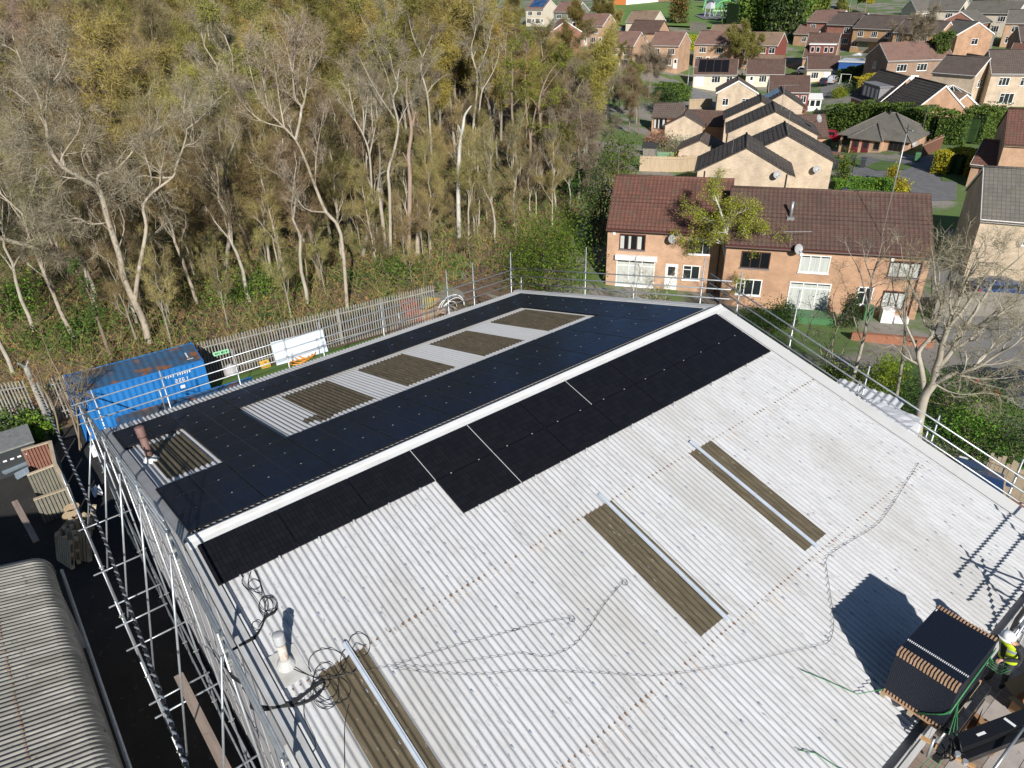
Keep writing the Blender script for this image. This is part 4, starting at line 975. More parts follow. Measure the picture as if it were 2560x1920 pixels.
def E(yaw): return np.array([math.cos(yaw), math.sin(yaw), 0]), np.array([-math.sin(yaw), math.cos(yaw), 0])
def ridge_org(uv, Hr, W_, yaw, left=True, L_=0, ra=.5):
    p = G(uv[0], uv[1], Hr); ex, ey = E(yaw); p = p-ey*W_*ra-(0 if left else 1)*ex*L_; return np.array([p[0], p[1], T(p[0], p[1])]), p[2]-Hr
def LH(label, uv, L_, W_, He, Hr, wm, rm, wins=(), yaw=YD, left=True, **k):
    """long side to the camera, placed by one end of its ridge"""
    org, zb = ridge_org(uv, Hr, W_, yaw, left, L_); org[2] = zb
    return house(label, org, yaw, L_, W_, He, Hr, wm, rm, wins, **k)
def GH(label, uv, L_, W_, He, Hr, wm, rm, wins=(), yaw=YD, **k):
    """gable to the camera, placed by the apex of the gable; the ridge runs away"""
    y2 = yaw+PI/2; org, zb = ridge_org(uv, Hr, W_, y2); org[2] = zb
    return house(label, org, y2, L_, W_, He, Hr, wm, rm, wins, **k)
# --- the near terrace: two staggered pairs
zt = -11.85
a = at_z(1509.6, 565.7, zt+4.9); 
yt = math.radians(36.5)
h1, M1 = house('left half of the near brick terrace with the redder roof and a dark-framed upstairs window', (a[0]+.25, a[1]+.2, zt), yt, 9.0, 8.4, 4.9, 7.65, 'brick_pale', 'tile_red',
   [('f', 1.95, 3.15, 2.0, 1.25, 'b'), ('f', 7.0, 3.1, 1.6, 1.25, 'w'), ('f', 2.3, .15, 3.0, 2.15, 'p'), ('f', 6.6, 1.0, 1.3, 1.2, 'w'), ('f', 5.1, .1, .95, 2.1, 'dw')], rib=.30, white=False, name='terraced_house')
mb = MB(M1); mb.box(.7, 3.95, -.34, -.02, 2.38, 2.75); mb.build('shutter_box', 'upvc', h1)
b0 = at_z(1832.8, 491.9, -4.2); b1 = at_z(2344, 510, -4.2)
ex, ey = E(yt)
org2 = np.array(loc(M1, 8.9, -2.2, 0)); L2 = 13.4
h2, M2 = house('right half of the near brick terrace with a browner roof and a steel flue', org2, yt, L2, 8.4, 4.9, 7.65, 'brick_orange', 'tile_redbrown',
   [('f', 2.1, 3.1, 2.0, 1.25, 'k'), ('f', 6.1, 3.05, 2.0, 1.3, 'c'), ('f', 11.9, 3.1, 2.0, 1.2, 'v'), ('f', 1.9, 1.0, 1.8, 1.25, 'w'), ('f', 6.1, .15, 2.8, 2.15, 'p'), ('f', 9.8, .9, 1.0, 1.35, 'w'), ('f', 11.7, .75, 1.5, 1.35, 'v'), ('r', 4, 3.2, 1.0, 1.1, 'w')], rib=.30, white=False, name='terraced_house')
for Mh, hh, L_ in ((M1, h1, 9.0), (M2, h2, L2)):
    mb = MB(Mh); mb.box(-.1, L_+.1, -.33, -.30, 4.62, 4.86); mb.build('fascia', 'wood_dark_red', hh)
    mb = MB(Mh); mb.tube([(L_-.5, -.08, 4.7), (L_-.5, -.08, 0)], .05, 6); mb.build('downpipe', 'brown_pipe', hh)
mb = MB(M2); mb.tube([(4.2, 2.05, 6.3), (4.2, 2.05, 7.5)], .11, 10); fo = mb.build('flue', 'galv', h2, smooth=True); mb = MB(M2); mb.box(3.95, 4.45, 1.75, 2.3, 6.1, 6.42); mb.build('flashing', 'lead_grey', fo)
fs = (M2[:3, :3] @ np.array([.6, -.8, .35]))
dish(h2, loc(M2, 4.75, -.55, 4.9), fs, .36); dish(h1, loc(M1, 4.9, -.45, 4.35), fs, .33)
aerial(h2, loc(M2, 4.2, -.35, 5.0), 1.1, yt+.2, 14, 1.9); aerial(h1, loc(M1, .1, 4.2, 7.6), 2.4, yt+1.0, 7, .8); aerial(h2, loc(M2, 10.2, .9, 4.6), 5.2, yt+.6, 6, .7)
for x in (5.1, 11.0): mb = MB(M2); mb.box(x-.1, x+.1, -.1, 0, 4.25, 4.5); mb.build('alarm_box', 'upvc', h2)
mb = MB(M1); mb.box(.4, .62, -.1, 0, 4.3, 4.55); mb.build('alarm_box', 'upvc', h1)
# --- the cream gables behind
def c3(x, y): return (1500+x*.25316, y*.25316)
def c4_(x, y): return (2000+x*.25316, y*.25316)
CR = dict(rib=.62, course=.45, white=False, sinks=2)
al = at_z(1748.4, 425.8, -7.0); ar = at_z(1977.4, 437.9, -7.0); yc = math.atan2(ar[1]-al[1], ar[0]-al[0]); 
def gable_from_eave(label, uvR, Wd, L_, He, Hr, yaw, z=None, **k):
    z_ = He; p = G(uvR[0], uvR[1], He); y2 = yaw+PI/2
    return house(label, (p[0], p[1], p[2]-He), y2, L_, Wd, He, Hr, k.pop('wm', 'brick_cream'), k.pop('rm', 'tile_dark'), k.pop('wins', ()), **{**CR, **k})
hc1, Mc1 = gable_from_eave('nearest cream brick house of the stepped row, gable end with two dishes on it', (1977.4, 437.9), 8.6, 6.6, 4.8, 7.1, yc+.06, wins=[('l', .9, 2.6, .9, 1.0, 'w')])
hc2, Mc2 = gable_from_eave('second cream house of the stepped row, its gable rising just right of the nearest', (2083, 404), 9.2, 7.0, 4.8, 7.1, yc+.06)
hc3, Mc3 = gable_from_eave('third cream house of the stepped row with aerials on its dark roof', c3(2150, 1335), 9.8, 6.5, 4.8, 7.2, yc+.08)
hc4, Mc4 = gable_from_eave('fourth cream house of the stepped row, tucked behind the third', c3(1925, 1185), 9.4, 6.5, 4.8, 7.1, yc+.08)
hc5, Mc5 = gable_from_eave('cream house with blue solar panels on its striped roof slope', c3(2005, 1050), 6.2, 7.0, 4.9, 6.7, yc+.08, wins=[('l', 3.2, 2.4, 1.0, 1.1, 'w')])
mb = MB(Mc5); sl_ = (6.7-4.9)/3.1
mb.hexa([(2.4, 6.2-.2, 4.9+.2*sl_+.22), (6.8, 6.2-.2, 4.9+.2*sl_+.22), (6.8, 3.6, 4.9+2.6*sl_+.22), (2.4, 3.6, 4.9+2.6*sl_+.22)][::-1], [(2.4, 6.2-.2, 4.9+.2*sl_+.3), (6.8, 6.2-.2, 4.9+.2*sl_+.3), (6.8, 3.6, 4.9+2.6*sl_+.3), (2.4, 3.6, 4.9+2.6*sl_+.3)][::-1])
mat('pv_blue', (.02, .05, .13), (.05, .11, .22), .7, rough=.15); mb.build('roof_solar_panels', 'pv_blue', hc5)
hc6, Mc6 = gable_from_eave('cream house facing us with white bargeboards and two gable windows behind the stepped row', c3(1550, 915), 6.8, 6.0, 4.9, 6.8, yc+.10, white=True, wins=[('l', 1.5, 2.7, 1.1, 1.2, 'w'), ('l', 5.0, 2.7, 1.3, 1.2, 'w')], rm='tile_brown')
for o, M, zs in ((hc1, Mc1, ((1.3, 4.9), (6.9, 4.2))), (hc2, Mc2, ((1.5, 4.1), ))):
    for y, z in zs: dish(o, loc(M, -.45, y, z), (M[:3, :3] @ np.array([-.9, -.3, .35])), .36)
dish(hc3, loc(Mc3, 1.0, .1, 6.4), (Mc3[:3, :3] @ np.array([-.5, -.6, .35])), .45)
aerial(hc3, loc(Mc3, .6, 4.3, 7.4), 2.6, yc+.3, 12, 2.2); aerial(hc2, loc(Mc2, 2, 4.6, 7.4), 1.9, yc+.3, 12, 2.0); aerial(hc1, loc(Mc1, .3, 5.6, 6.1), 2.0, yc, 5, .6); aerial(hc4, loc(Mc4, 1, 4.3, 7.4), 2.2, yc, 8, 1.2)
mb = MB(Mc1); mb.tube([(-.1, .35, 4.9), (-.1, .35, 0)], .05, 6); mb.tube([(-.1, 7.9, 4.9), (-.1, 7.9, 0)], .05, 6); mb.build('downpipe', 'black_pipe', hc1)
# small cream house at the end of the row and its side wing
hs, Ms = gable_from_eave('small low cream gable house at the left end of the estate', c3(1015, 1250), 5.6, 6.0, 2.9, 4.4, yc+.05, rm='tile_brown', rib=None)
p = G(*c3(505, 1300)); hw, Mw = house('low brown-roofed wing with a red framed sunroom and an orange door', (p[0], p[1], T(p[0], p[1])), yc, 4.6, 4.2, 2.3, 3.8, 'brick_orange', 'tile_brown', [('f', 1.3, .5, 2.0, 1.6, 'b'), ('f', 3.4, .05, 1.2, 2.1, 'do')], white=False, name='sunroom')
p = G(*c3(1130, 1340)); hp, Mp = house('tiny lean-to with a ribbed dark roof between the small cream house and the stepped row', (p[0]-4.3, p[1]-2.5, T(p[0], p[1])), yc, 4.2, 3.2, 2.3, 3.3, 'render_cream', 'tile_dark', (), white=False, rib=.62, name='lean_to')
LH('long low red-brown roofed garages behind the small cream house', c3(770, 1095), 8.5, 5.0, 1.9, 3.4, 'brick_orange', 'tile_redbrown', (), yaw=yc, white=False, name='garage', cat='garage')
gable_from_eave('low garage with blue sheeting on its roof beside the nearest cream house', c3(1185, 1500), 5.0, 5, 2.2, 3.4, yc, rm='tile_brown', name='garage', cat='garage')
LH('brown-roofed house right of the stepped row whose plain roof meets the hedge', c3(1880, 1150), 4.8, 5.2, 3.0, 5.2, 'brick_orange', 'tile_redbrown', (), yaw=yc+.30, white=False)
# --- middle distance
LH('white bungalow with blue-black solar panels on its front roof slope', c3(945, 590), 9.0, 7.5, 2.5, 5.0, 'render_cream', 'tile_redbrown', [('f', 1.3, .1, 1.9, 2.1, 'dw'), ('f', 4.8, .8, 1.8, 1.3, 'w'), ('f', 7.6, .8, 1.2, 1.3, 'w')])
o, M = HOUSES['white bungalow with blue-black solar panels on its front roof slope']
mb = MB(M); s_ = 2.5/3.75
for k in range(4):
    for j in range(3):
        x0 = .9+k*1.6; y0 = .35+j*1.05; mb.hexa([(x0, y0, 2.5+y0*s_+.2), (x0+1.5, y0, 2.5+y0*s_+.2), (x0+1.5, y0+.98, 2.5+(y0+.98)*s_+.2), (x0, y0+.98, 2.5+(y0+.98)*s_+.2)], [(x0, y0, 2.5+y0*s_+.26), (x0+1.5, y0, 2.5+y0*s_+.26), (x0+1.5, y0+.98, 2.5+(y0+.98)*s_+.26), (x0, y0+.98, 2.5+(y0+.98)*s_+.26)])
mb.build('roof_solar_panels', 'panel_glass', o)
LH('cream bungalow with a red tiled roof half hidden by the budding tree', c3(1460, 590), 8.0, 7.5, 2.5, 5.0, 'render_cream', 'tile_redbrown', [('f', 1.2, .1, .95, 2.0, 'dw'), ('f', 3.6, .8, 1.6, 1.3, 'w'), ('f', 6.0, .8, 1.2, 1.1, 'w')])
LH('red-hung house with a brown roof and white windows above the striped cream roofs', c3(1680, 755), 6.8, 7, 4.9, 7.0, 'hung_tile_red', 'tile_redbrown', [('f', 2.5, 3.1, 1.2, 1.2, 'w'), ('f', 4.4, 3.1, 1.4, 1.2, 'w'), ('f', 6.0, 3.1, .9, 1.2, 'w'), ('f', 5.4, .2, 1.8, 1.9, 'p')])
o, M = HOUSES['red-hung house with a brown roof and white windows above the striped cream roofs']
mb = MB(M); mb.hexa([(1.5, -1.5, 2.0), (6.9, -1.5, 2.0), (6.9, .02, 2.5), (1.5, .02, 2.5)], [(1.5, -1.5, 2.12), (6.9, -1.5, 2.12), (6.9, .02, 2.72), (1.5, .02, 2.72)]); mb.build('porch_roof', 'tile_red', o)
LH('brown-roofed bungalow with a dark shaded gable beside the drive of cars', (2020, 141), 6.6, 7.0, 2.7, 4.9, 'render_cream', 'tile_redbrown', [('f', 1.7, .8, 1.5, 1.3, 'w'), ('f', 4.2, .05, 1.3, 2.1, 'dw'), ('f', 5.8, .8, 1.0, 1.2, 'w')])
DW = lambda n, L_: [('f', L_*(k+.5)/n, 3.0, 1.7, 1.25, 'w') for k in range(n)]+[('f', L_*(k+.35)/n, .7, 1.7, 1.4, 'w') for k in range(n)]+[('f', L_*(k+.85)/n, .05, .95, 2.1, 'dw') for k in range(n)]
LH('brick semi with a white-windowed front left of the budding tree', c3(1000, 310), 8.4, 8, 4.9, 7.3, 'brick_pale', 'tile_pinkish', DW(2, 8.4), yaw=.34)
LH('brick house with a pinkish roof beside the yellow hedge', c3(560, 318), 7.2, 8, 4.9, 7.3, 'brick_pale', 'tile_pinkish', DW(2, 7.2), yaw=.34)
LH('pinkish-roofed brick house at the edge of the wood with a blue car in front', c3(160, 318), 6.2, 8, 4.9, 7.3, 'brick_pale', 'tile_pinkish', DW(2, 6.2), yaw=.34)
LH('brick house turned end-on with a red roof standing behind two pinkish roofs', c3(345, 205), 8.0, 7.5, 5.2, 7.6, 'brick_pale', 'tile_redbrown', [('f', 4.5, 2.9, 1.2, 1.1, 'w')], yaw=.30, white=False)
LH('pale bungalow with a white gable beside the green field', c3(325, 112), 9.0, 8, 2.6, 5.2, 'render_cream', 'tile_buff', [('r', 4, .9, 1.6, 1.2, 'w')], yaw=.25)
LH('hip-backed house with a red gable behind the brick semi', c3(1130, 245), 9.0, 8, 3.0, 5.4, 'brick_red', 'tile_buff', [('f', 3, .8, 1.6, 1.2, 'w'), ('f', 6, .8, 1.6, 1.2, 'w')], yaw=.2)
LH('long terrace with red cladding bands and white windows behind the budding tree', c3(1450, 322), 9.0, 8, 4.9, 7.2, 'hung_tile_red', 'tile_buff', [('f', 1.0, 3.1, 1.3, 1.3, 'w'), ('f', 3.1, 3.1, 1.6, 1.3, 'w'), ('f', 5.6, 3.1, 1.6, 1.3, 'w'), ('f', 7.8, 3.1, 1.4, 1.3, 'w'), ('f', 1.6, .3, 1.6, 1.8, 'w'), ('f', 4.6, .1, 1.8, 2.1, 'p'), ('f', 7.6, .7, 1.5, 1.3, 'w')], yaw=.30)
o, M = HOUSES['long terrace with red cladding bands and white windows behind the budding tree']
mb = MB(M); mb.hexa([(-.1, -1.6, 2.1), (11.0, -1.6, 2.1), (11.0, .02, 2.6), (-.1, .02, 2.6)], [(-.1, -1.6, 2.22), (11.0, -1.6, 2.22), (11.0, .02, 2.85), (-.1, .02, 2.85)]); mb.build('porch_roof', 'tile_buff', o)
mb = MB(M); mb.box(0, 9.0, -.05, .01, -.5, 2.1); mb.build('ground_floor', 'brick_orange', o)
# dormer bungalow with its gable to us, left of the drive
yg = YD-.12
def c4g(x, y): return c4_(x, y)
GB = dict(white=True)
p = G(*c4_(185, 512), 2.6)
LH('brick chalet house with a red dormer and a tall gable beside the lamp post', c4_(95, 332), 6.8, 9.6, 2.7, 7.2, 'brick_orange', 'tile_redbrown', [('l', 4.2, 3.1, 1.0, 1.2, 'w'), ('l', 6.5, .8, 1.2, 1.1, 'w'), ('f', 3.5, .2, 4.2, 2.0, 'p')], yaw=.42)
o, M = HOUSES['brick chalet house with a red dormer and a tall gable beside the lamp post']
mb = MB(M); mb.box(1.0, 6.5, .6, 4.0, 3.0, 5.2); d_ = mb.build('dormer', 'hung_tile_red', o); mb = MB(M); mb.box(.8, 6.7, .3, 4.2, 5.2, 5.42); mb.build('dormer_roof', 'upvc', d_)
mb = MB(M)
for x in (1.7, 2.9, 4.6, 5.8): mb.box(x-.42, x+.42, .56, .6, 3.6, 4.8)
mb.build('dormer_windows', 'upvc', d_); mb = MB(M)
for x in (1.7, 2.9, 4.6, 5.8): mb.box(x-.33, x+.33, .545, .562, 3.7, 4.7)
mb.build('dormer_panes', 'pane', d_)
# far row
LH('red brick house with a projecting front gable at the head of the close', c4_(165, 102), 8.0, 8, 5.0, 7.4, 'brick_red', 'tile_pinkish', [('f', 1.8, 3.1, 1.5, 1.3, 'w'), ('f', 6.2, 3.1, 1.5, 1.3, 'w'), ('f', 5.6, .1, 2.2, 1.9, 'p'), ('f', 1.8, .7, 1.6, 1.3, 'w')], yaw=.05)
LH('small orange garage with a white gable below the red brick house', c4_(10, 245), 6.5, 5.5, 2.5, 4.4, 'brick_orange', 'tile_pinkish', [('f', 3, .6, 1.2, 1.2, 'w'), ('f', 5.4, .1, .9, 2.0, 'dw')], yaw=.05, name='garage', cat='garage')
LH('red brick house with a shaded right gable between the red and the tan houses', c4_(375, 127), 8.0, 8, 5.0, 7.4, 'brick_red', 'tile_brown', [('f', 5.5, 3.1, 1.7, 1.3, 'w'), ('f', 5.5, .7, 1.7, 1.3, 'w'), ('f', 2.0, .7, 1.7, 1.3, 'w')], yaw=.0)
LH('wide tan brick house with three upstairs windows and two porches', c4_(640, 152), 11.0, 8, 5.0, 7.5, 'brick_tan', 'tile_brown', [('f', 2, 3.1, 1.5, 1.3, 'w'), ('f', 5.5, 3.1, 1.5, 1.3, 'w'), ('f', 9, 3.1, 1.5, 1.3, 'w'), ('f', 1, .8, 1.4, 1.3, 'w'), ('f', 9.6, .7, 1.3, 1.3, 'w'), ('f', 7.8, .05, 1.2, 2.1, 'dr'), ('f', 3.4, .05, 2.1, 2.1, 'dg')], yaw=-.02)
o, M = HOUSES['wide tan brick house with three upstairs windows and two porches']
mb = MB(M); mb.hexa([(1.5, -1.2, 2.2), (9, -1.2, 2.2), (9, .02, 2.6), (1.5, .02, 2.6)], [(1.5, -1.2, 2.3), (9, -1.2, 2.3), (9, .02, 2.85), (1.5, .02, 2.85)]); mb.build('porch_roof', 'tile_brown', o)
LH('tan brick house with a left front gable and white windows, right of the wide one', c4_(1040, 197), 8.5, 8, 4.9, 7.2, 'brick_tan', 'tile_brown', [('f', 1.5, 2.9, 1.5, 1.4, 'w'), ('f', 5.2, 2.9, 1.6, 1.4, 'w'), ('f', 5.2, .7, 1.8, 1.3, 'w')], yaw=-.02)
LH('tan brick house at the right end of the far row, its gable lit', c4_(1280, 212), 4.5, 7, 4.9, 7.0, 'brick_tan', 'tile_brown', [('f', 1.2, 2.9, 1.5, 1.4, 'w')], yaw=-.02)
GH('orange brick house with a grey roof and one small gable window by the dark fence', c4_(1765, 222), 9.0, 7.6, 5.0, 7.2, 'brick_orange', 'tile_grey', [('l', 4.0, 2.9, 1.4, 1.2, 'w'), ('b', 2, 3, 1.2, 1.1, 'w'), ('b', 5, 3, 1.2, 1.1, 'w')], yaw=.90, white=True)
GH('red brick house with white bargeboards standing behind the grey-roofed one', c4_(1590, 118), 10.0, 8.6, 5.0, 7.4, 'brick_red', 'tile_grey', [('l', 4.0, 2.9, 1.2, 1.2, 'w')], yaw=.1, white=True)
LH('large brown brick house end-on behind the knotted bare tree', c4_(790, 432), 13, 8.6, 5.0, 7.6, 'brick_brown', 'tile_pinkish', [('l', 4.0, 3.2, 1.2, 1.2, 'w'), ('f', 3, 3, 2.0, 1.3, 'w'), ('f', 7, 3, 2.0, 1.3, 'w'), ('f', 2, .3, 2.4, 1.9, 'p'), ('f', 6, .1, 1.6, 2.1, 'dw')], yaw=.95)
LH('cream brick house with a lit gable and a glass conservatory by the board fence', c4_(1450, 553), 6.6, 7.0, 4.9, 7.0, 'brick_cream', 'tile_brown', [('r', 2.2, 2.9, 1.4, 1.1, 'w'), ('r', 5.2, 2.9, 1.1, 1.1, 'w')], yaw=-.02)
o, M = HOUSES['cream brick house with a lit gable and a glass conservatory by the board fence']
mb = MB(M); c_ = (3.6, -1.6)
for k in range(6):
    a0, a1 = PI+k*PI/6, PI+(k+1)*PI/6; P = lambda a, r, z: (c_[0]+r*math.cos(a)*1.25, 0+r*math.sin(a), z)
    mb.add([P(a0, 2.6, 2.0), P(a1, 2.6, 2.0), (c_[0], -.1, 3.2)], [(0, 1, 2)]); mb.add([P(a0, 2.5, 0), P(a1, 2.5, 0), P(a1, 2.5, 2.0), P(a0, 2.5, 2.0)], [(0, 1, 2, 3)])
cs = mb.build('conservatory', 'pane', o); mb = MB(M)
for k in range(7): a0 = PI+k*PI/6; mb.tube([P(a0, 2.62, 0), P(a0, 2.62, 2.02), (c_[0], -.1, 3.22)], .05, 5)
mb.build('glazing_bars', 'upvc', cs)
LH('brown-roofed house with pale front windows and a shaded gable at the right edge', c4_(1870, 500), 12, 9, 5.0, 7.8, 'brick_cream', 'tile_brown', [('f', 2, 3.2, 1.5, 1.2, 'w'), ('f', 5, 3.2, 1.5, 1.2, 'w'), ('f', 8, 3.2, 1.6, 1.2, 'w'), ('f', 11, 3.2, 1.2, 1.2, 'w'), ('f', 3, .6, 2, 1.5, 'w'), ('f', 7, .6, 1.6, 1.5, 'w')], yaw=.62)
GH('dark-tiled orange house with a long side dormer behind the tall hedge', c4_(1080, 768), 9.0, 7.6, 2.9, 6.4, 'brick_orange', 'tile_dark', [('l', 3.2, 1.8, 1.5, 1.2, 'w')], yaw=.92, white=True, rib=.6, course=.45)
o, M = HOUSES['dark-tiled orange house with a long side dormer behind the tall hedge']
mb = MB(M); mb.box(1.0, 6.5, 4.6, 7.3, 2.6, 5.0); d_ = mb.build('dormer', 'lead_grey', o); mb = MB(M); mb.box(.8, 6.7, 4.2, 7.5, 5.0, 5.18); mb.build('dormer_roof', 'lead_grey', d_); mb = MB(M)
for x in (1.7, 3.0, 4.3, 5.6): mb.box(x-.35, x+.35, 7.3, 7.34, 3.1, 4.7)
mb.build('dormer_windows', 'upvc', d_)
GH('dark ribbed-roof orange house with its gable peeping over the tall hedge', c4_(1440, 850), 8.0, 7.0, 3.2, 6.2, 'brick_orange', 'tile_dark', (), yaw=.92, white=True, rib=.6, course=.45)
LH('low buff-tiled roof just behind the tall hedge in front of the dark-tiled house', c4_(1130, 862), 9.0, 7.0, 2.4, 4.4, 'brick_orange', 'tile_buff', (), yaw=-.30, white=True)
# far top row (only partly seen)
for lab, uv, L_, wm, rm, yw in (('tan gabled house with a grey roof at the top edge right of the playground', c4_(1100, 2), 12, 'render_cream', 'tile_grey', .9), ('white-fronted house with a pale grey roof at the top right', c4_(1705, 12), 12, 'render_cream', 'tile_grey', .05),
                                ('dark-sided house with a grey roof at the right edge behind the carport', c4_(2070, 100), 9, 'brick_pale', 'tile_grey', .35), ('grey-roofed pale house in the top right corner', c4_(2070, -14), 10, 'render_cream', 'tile_grey', .1), ('grey-roofed house behind the bare tree at the top edge', c4_(1290, -10), 9, 'render_cream', 'tile_grey', .1),
                                ('house with a blue solar array on its roof seen over the wood', (1332, 0), 7, 'render_cream', 'tile_pinkish', .25), ('pink-roofed house with a grey-green clad front seen over the wood', (1402, 6), 8, 'clad_grey_green', 'tile_pinkish', .25),
                                ('house half hidden by trees at the right edge of the wood', (1452, 36), 9, 'brick_pale', 'tile_pinkish', .3), ('small red-gabled house in front of the clad one over the wood', (1400, 50), 6, 'brick_red', 'tile_pinkish', -.5)):
    LH(lab, uv, L_, 8, 4.9, 7.3, wm, rm, DW(2, L_), yaw=yw)
o, M = HOUSES['house with a blue solar array on its roof seen over the wood']
mb = MB(M); s_ = 2.4/4; mb.hexa([(1, .6, 4.9+.6*s_+.2), (6.4, .6, 4.9+.6*s_+.2), (6.4, 3.6, 4.9+3.6*s_+.2), (1, 3.6, 4.9+3.6*s_+.2)], [(1, .6, 4.9+.6*s_+.28), (6.4, .6, 4.9+.6*s_+.28), (6.4, 3.6, 4.9+3.6*s_+.28), (1, 3.6, 4.9+3.6*s_+.28)]); mb.build('roof_solar_panels', 'pv_blue', o)
LH('dark-shaded house with a white bargeboard at the right edge under the carport', c4_(2160, 262), 9, 8, 4.9, 7.4, 'brick_brown', 'tile_brown', DW(2, 9), yaw=.62)
LH('brown roof meeting the right edge beside the long dark fence', c4_(2120, 425), 9, 7, 2.6, 4.9, 'brick_cream', 'tile_red', (), yaw=.2)
# right-hand near houses
rh, Mr = LH('brick house at the right edge with a big shaded gable and a lit front', (2522, 275), 9.5, 8.4, 4.9, 7.4, 'brick_pale', 'tile_red', [('f', 3.2, 3.0, 1.8, 1.3, 'w'), ('f', 7, 3.0, 1.8, 1.3, 'w')], yaw=.44, white=False)
LH('garage with a brown tiled roof and red door in front of the shaded gable house', (2460, 352), 6.5, 5.5, 2.4, 4.2, 'brick_pale', 'tile_red', [('f', 2, .1, 2.4, 2.0, 'dr')], yaw=.16, white=True, name='garage', cat='garage')
nh, Mn = LH('dark-gabled house at the right edge with a grey-brown roof above the big bare tree', (2462, 421), 10, 8.6, 4.9, 7.6, 'brick_cream', 'tile_grey', [('f', 4, 3.0, 1.8, 1.3, 'w')], yaw=.50, white=True)
# hipped bungalow
bx = G(*c4_(375, 1500)); yb = .13
Lb, Wb = 8.6, 8.2
bo = thing('bungalow', 'brick bungalow with a grey hipped roof and two dark red front doors', 'house', (0, 0, 0), M=TR(bx[0], bx[1], bx[2], yb)); Mb = ROOT[bo]
mb = MB(Mb); mb.box(0, Lb, 0, Wb, -1, 2.45); mb.box(1.7, 5.6, -1.0, 0, -1, 2.3); mb.build('wall', 'brick_pale', bo)
mb = MB(Mb); e = .45; zr = 2.45-.15; hr = 4.9
E0 = [(-e, -e, zr), (Lb+e, -e, zr), (Lb+e, Wb+e, zr), (-e, Wb+e, zr)]; R0 = [(3.7, Wb/2, hr), (5.0, Wb/2, hr)]
mb.add(E0+R0, [(0, 1, 5, 4), (1, 2, 5), (2, 3, 4, 5), (3, 0, 4), (3, 2, 1, 0)])
mb.add([(1.4, -1.5, 2.25), (5.9, -1.5, 2.25), (3.65, 2.0, 3.75), (3.65, 2.0, 3.75), (1.5, .2, 2.7), (5.8, .2, 2.7)], [(0, 1, 2), (0, 2, 4), (1, 5, 2)]); ro = mb.build('roof', 'tile_grey', bo)
mb = MB(Mb)
for p, q in ((E0[0], R0[0]), (E0[1], R0[1]), (E0[2], R0[1]), (E0[3], R0[0]), (R0[0], R0[1]), ((1.4, -1.5, 2.27), (3.65, 2.0, 3.77)), ((5.9, -1.5, 2.27), (3.65, 2.0, 3.77))): mb.tube([np.array(p)+(0, 0, .03), np.array(q)+(0, 0, .03)], .10, 7)
mb.build('hip_tiles', 'tile_grey', ro, smooth=True)
for wv in (('f', .95, 1.0, 1.3, 1.25, 'k'), ('f', 7.1, 1.0, 1.7, 1.3, 'k')): window(bo, Mb, wv[0], Lb, Wb, *wv[1:])
Mb2 = Mb @ TR(0, -1.0, 0)
for wv in (('f', 2.4, .05, .9, 2.0, 'dr'), ('f', 3.7, .05, .9, 2.0, 'dr'), ('f', 5.1, 1.1, .7, .9, 'k')): window(bo, Mb2, wv[0], Lb, Wb, *wv[1:])
mb = MB(Mb); mb.tube([(4.3, 3.9, 4.6), (4.3, 3.9, 5.3)], .12, 8); mb.tube([(7.4, 2.2, 3.1), (7.4, 2.2, 3.9)], .06, 6); mb.build('vent_pipe', 'black_pipe', bo)
mb = MB(Mb); mb.box(-.4, Lb+.3, -2.0, -1.02, -.5, .12); mb.build('brick_step', 'red_paving', bo)
aerial(bo, loc(Mb, Lb+.1, 4, 2.6), 3.6, .5, 7, .8); dish(bo, loc(Mb, Lb+.35, 1.2, 1.9), (.6, -.7, .35), .33)
# ------------------------------------------------------------------ trees and plants
mat('bark_brown', (.25, .195, .135), (.17, .13, .09), 3, (1, 1, .4), .95, obrand=.2)
mat('bark_pale', (.40, .345, .27), (.25, .21, .15), 2.2, (1, 1, .5), .9, lo=.45, hi=.7, layers=[((.12, .095, .065), 5, (1, 1, .5), .54, .68), ((.17, .18, .08), 1.2, (1, 1, .4), .55, .72), ((.56, .52, .45), 2.5, (1, 1, .5), .6, .72)])
mat('bark_grey', (.27, .245, .195), (.19, .17, .13), 2.5, (1, 1, .5), .92, obrand=.15)
mat('bark_ash', (.43, .39, .32), (.30, .265, .205), 2.0, (1, 1, .5), .9, layers=[((.2, .17, .13), 5, (1, 1, .5), .6, .72)])
mat('bark_white', (.60, .585, .55), (.44, .42, .37), 2.0, (1, 1, .5), .8, layers=[((.12, .1, .08), 6, (1, 1, 2), .64, .72)])
mat('bark_pinkish', (.38, .28, .22), (.27, .20, .15), 2.2, (1, 1, .5), .9)
leaf_mat('twig_brown', (.13, .10, .05), (.30, .235, .12), .95, .0)
leaf_mat('twig_tan', (.18, .145, .055), (.38, .305, .13), .95, .0)
leaf_mat('twig_grey', (.15, .125, .085), (.33, .285, .205), .95, .0)
leaf_mat('twig_purple', (.15, .11, .08), (.31, .235, .18), .95, .0)
leaf_mat('bud_olive', (.115, .11, .012), (.27, .25, .035), .8, .3)
leaf_mat('bud_gold', (.21, .17, .02), (.42, .34, .05), .8, .3)
leaf_mat('leaf_lime', (.20, .27, .015), (.40, .46, .04), .7, .35)
leaf_mat('leaf_birch', (.30, .38, .015), (.56, .62, .05), .7, .4, 0)
leaf_mat('leaf_bright', (.07, .17, .015), (.19, .33, .03), .7, .3)
leaf_mat('leaf_mid', (.035, .08, .015), (.10, .17, .03), .7, .2)
leaf_mat('leaf_dark', (.012, .03, .012), (.045, .08, .025), .6, .1)
leaf_mat('leaf_hedge', (.045, .10, .018), (.16, .25, .045), .75, .2)
leaf_mat('leaf_yellow', (.34, .32, .02), (.62, .55, .04), .7, .25)
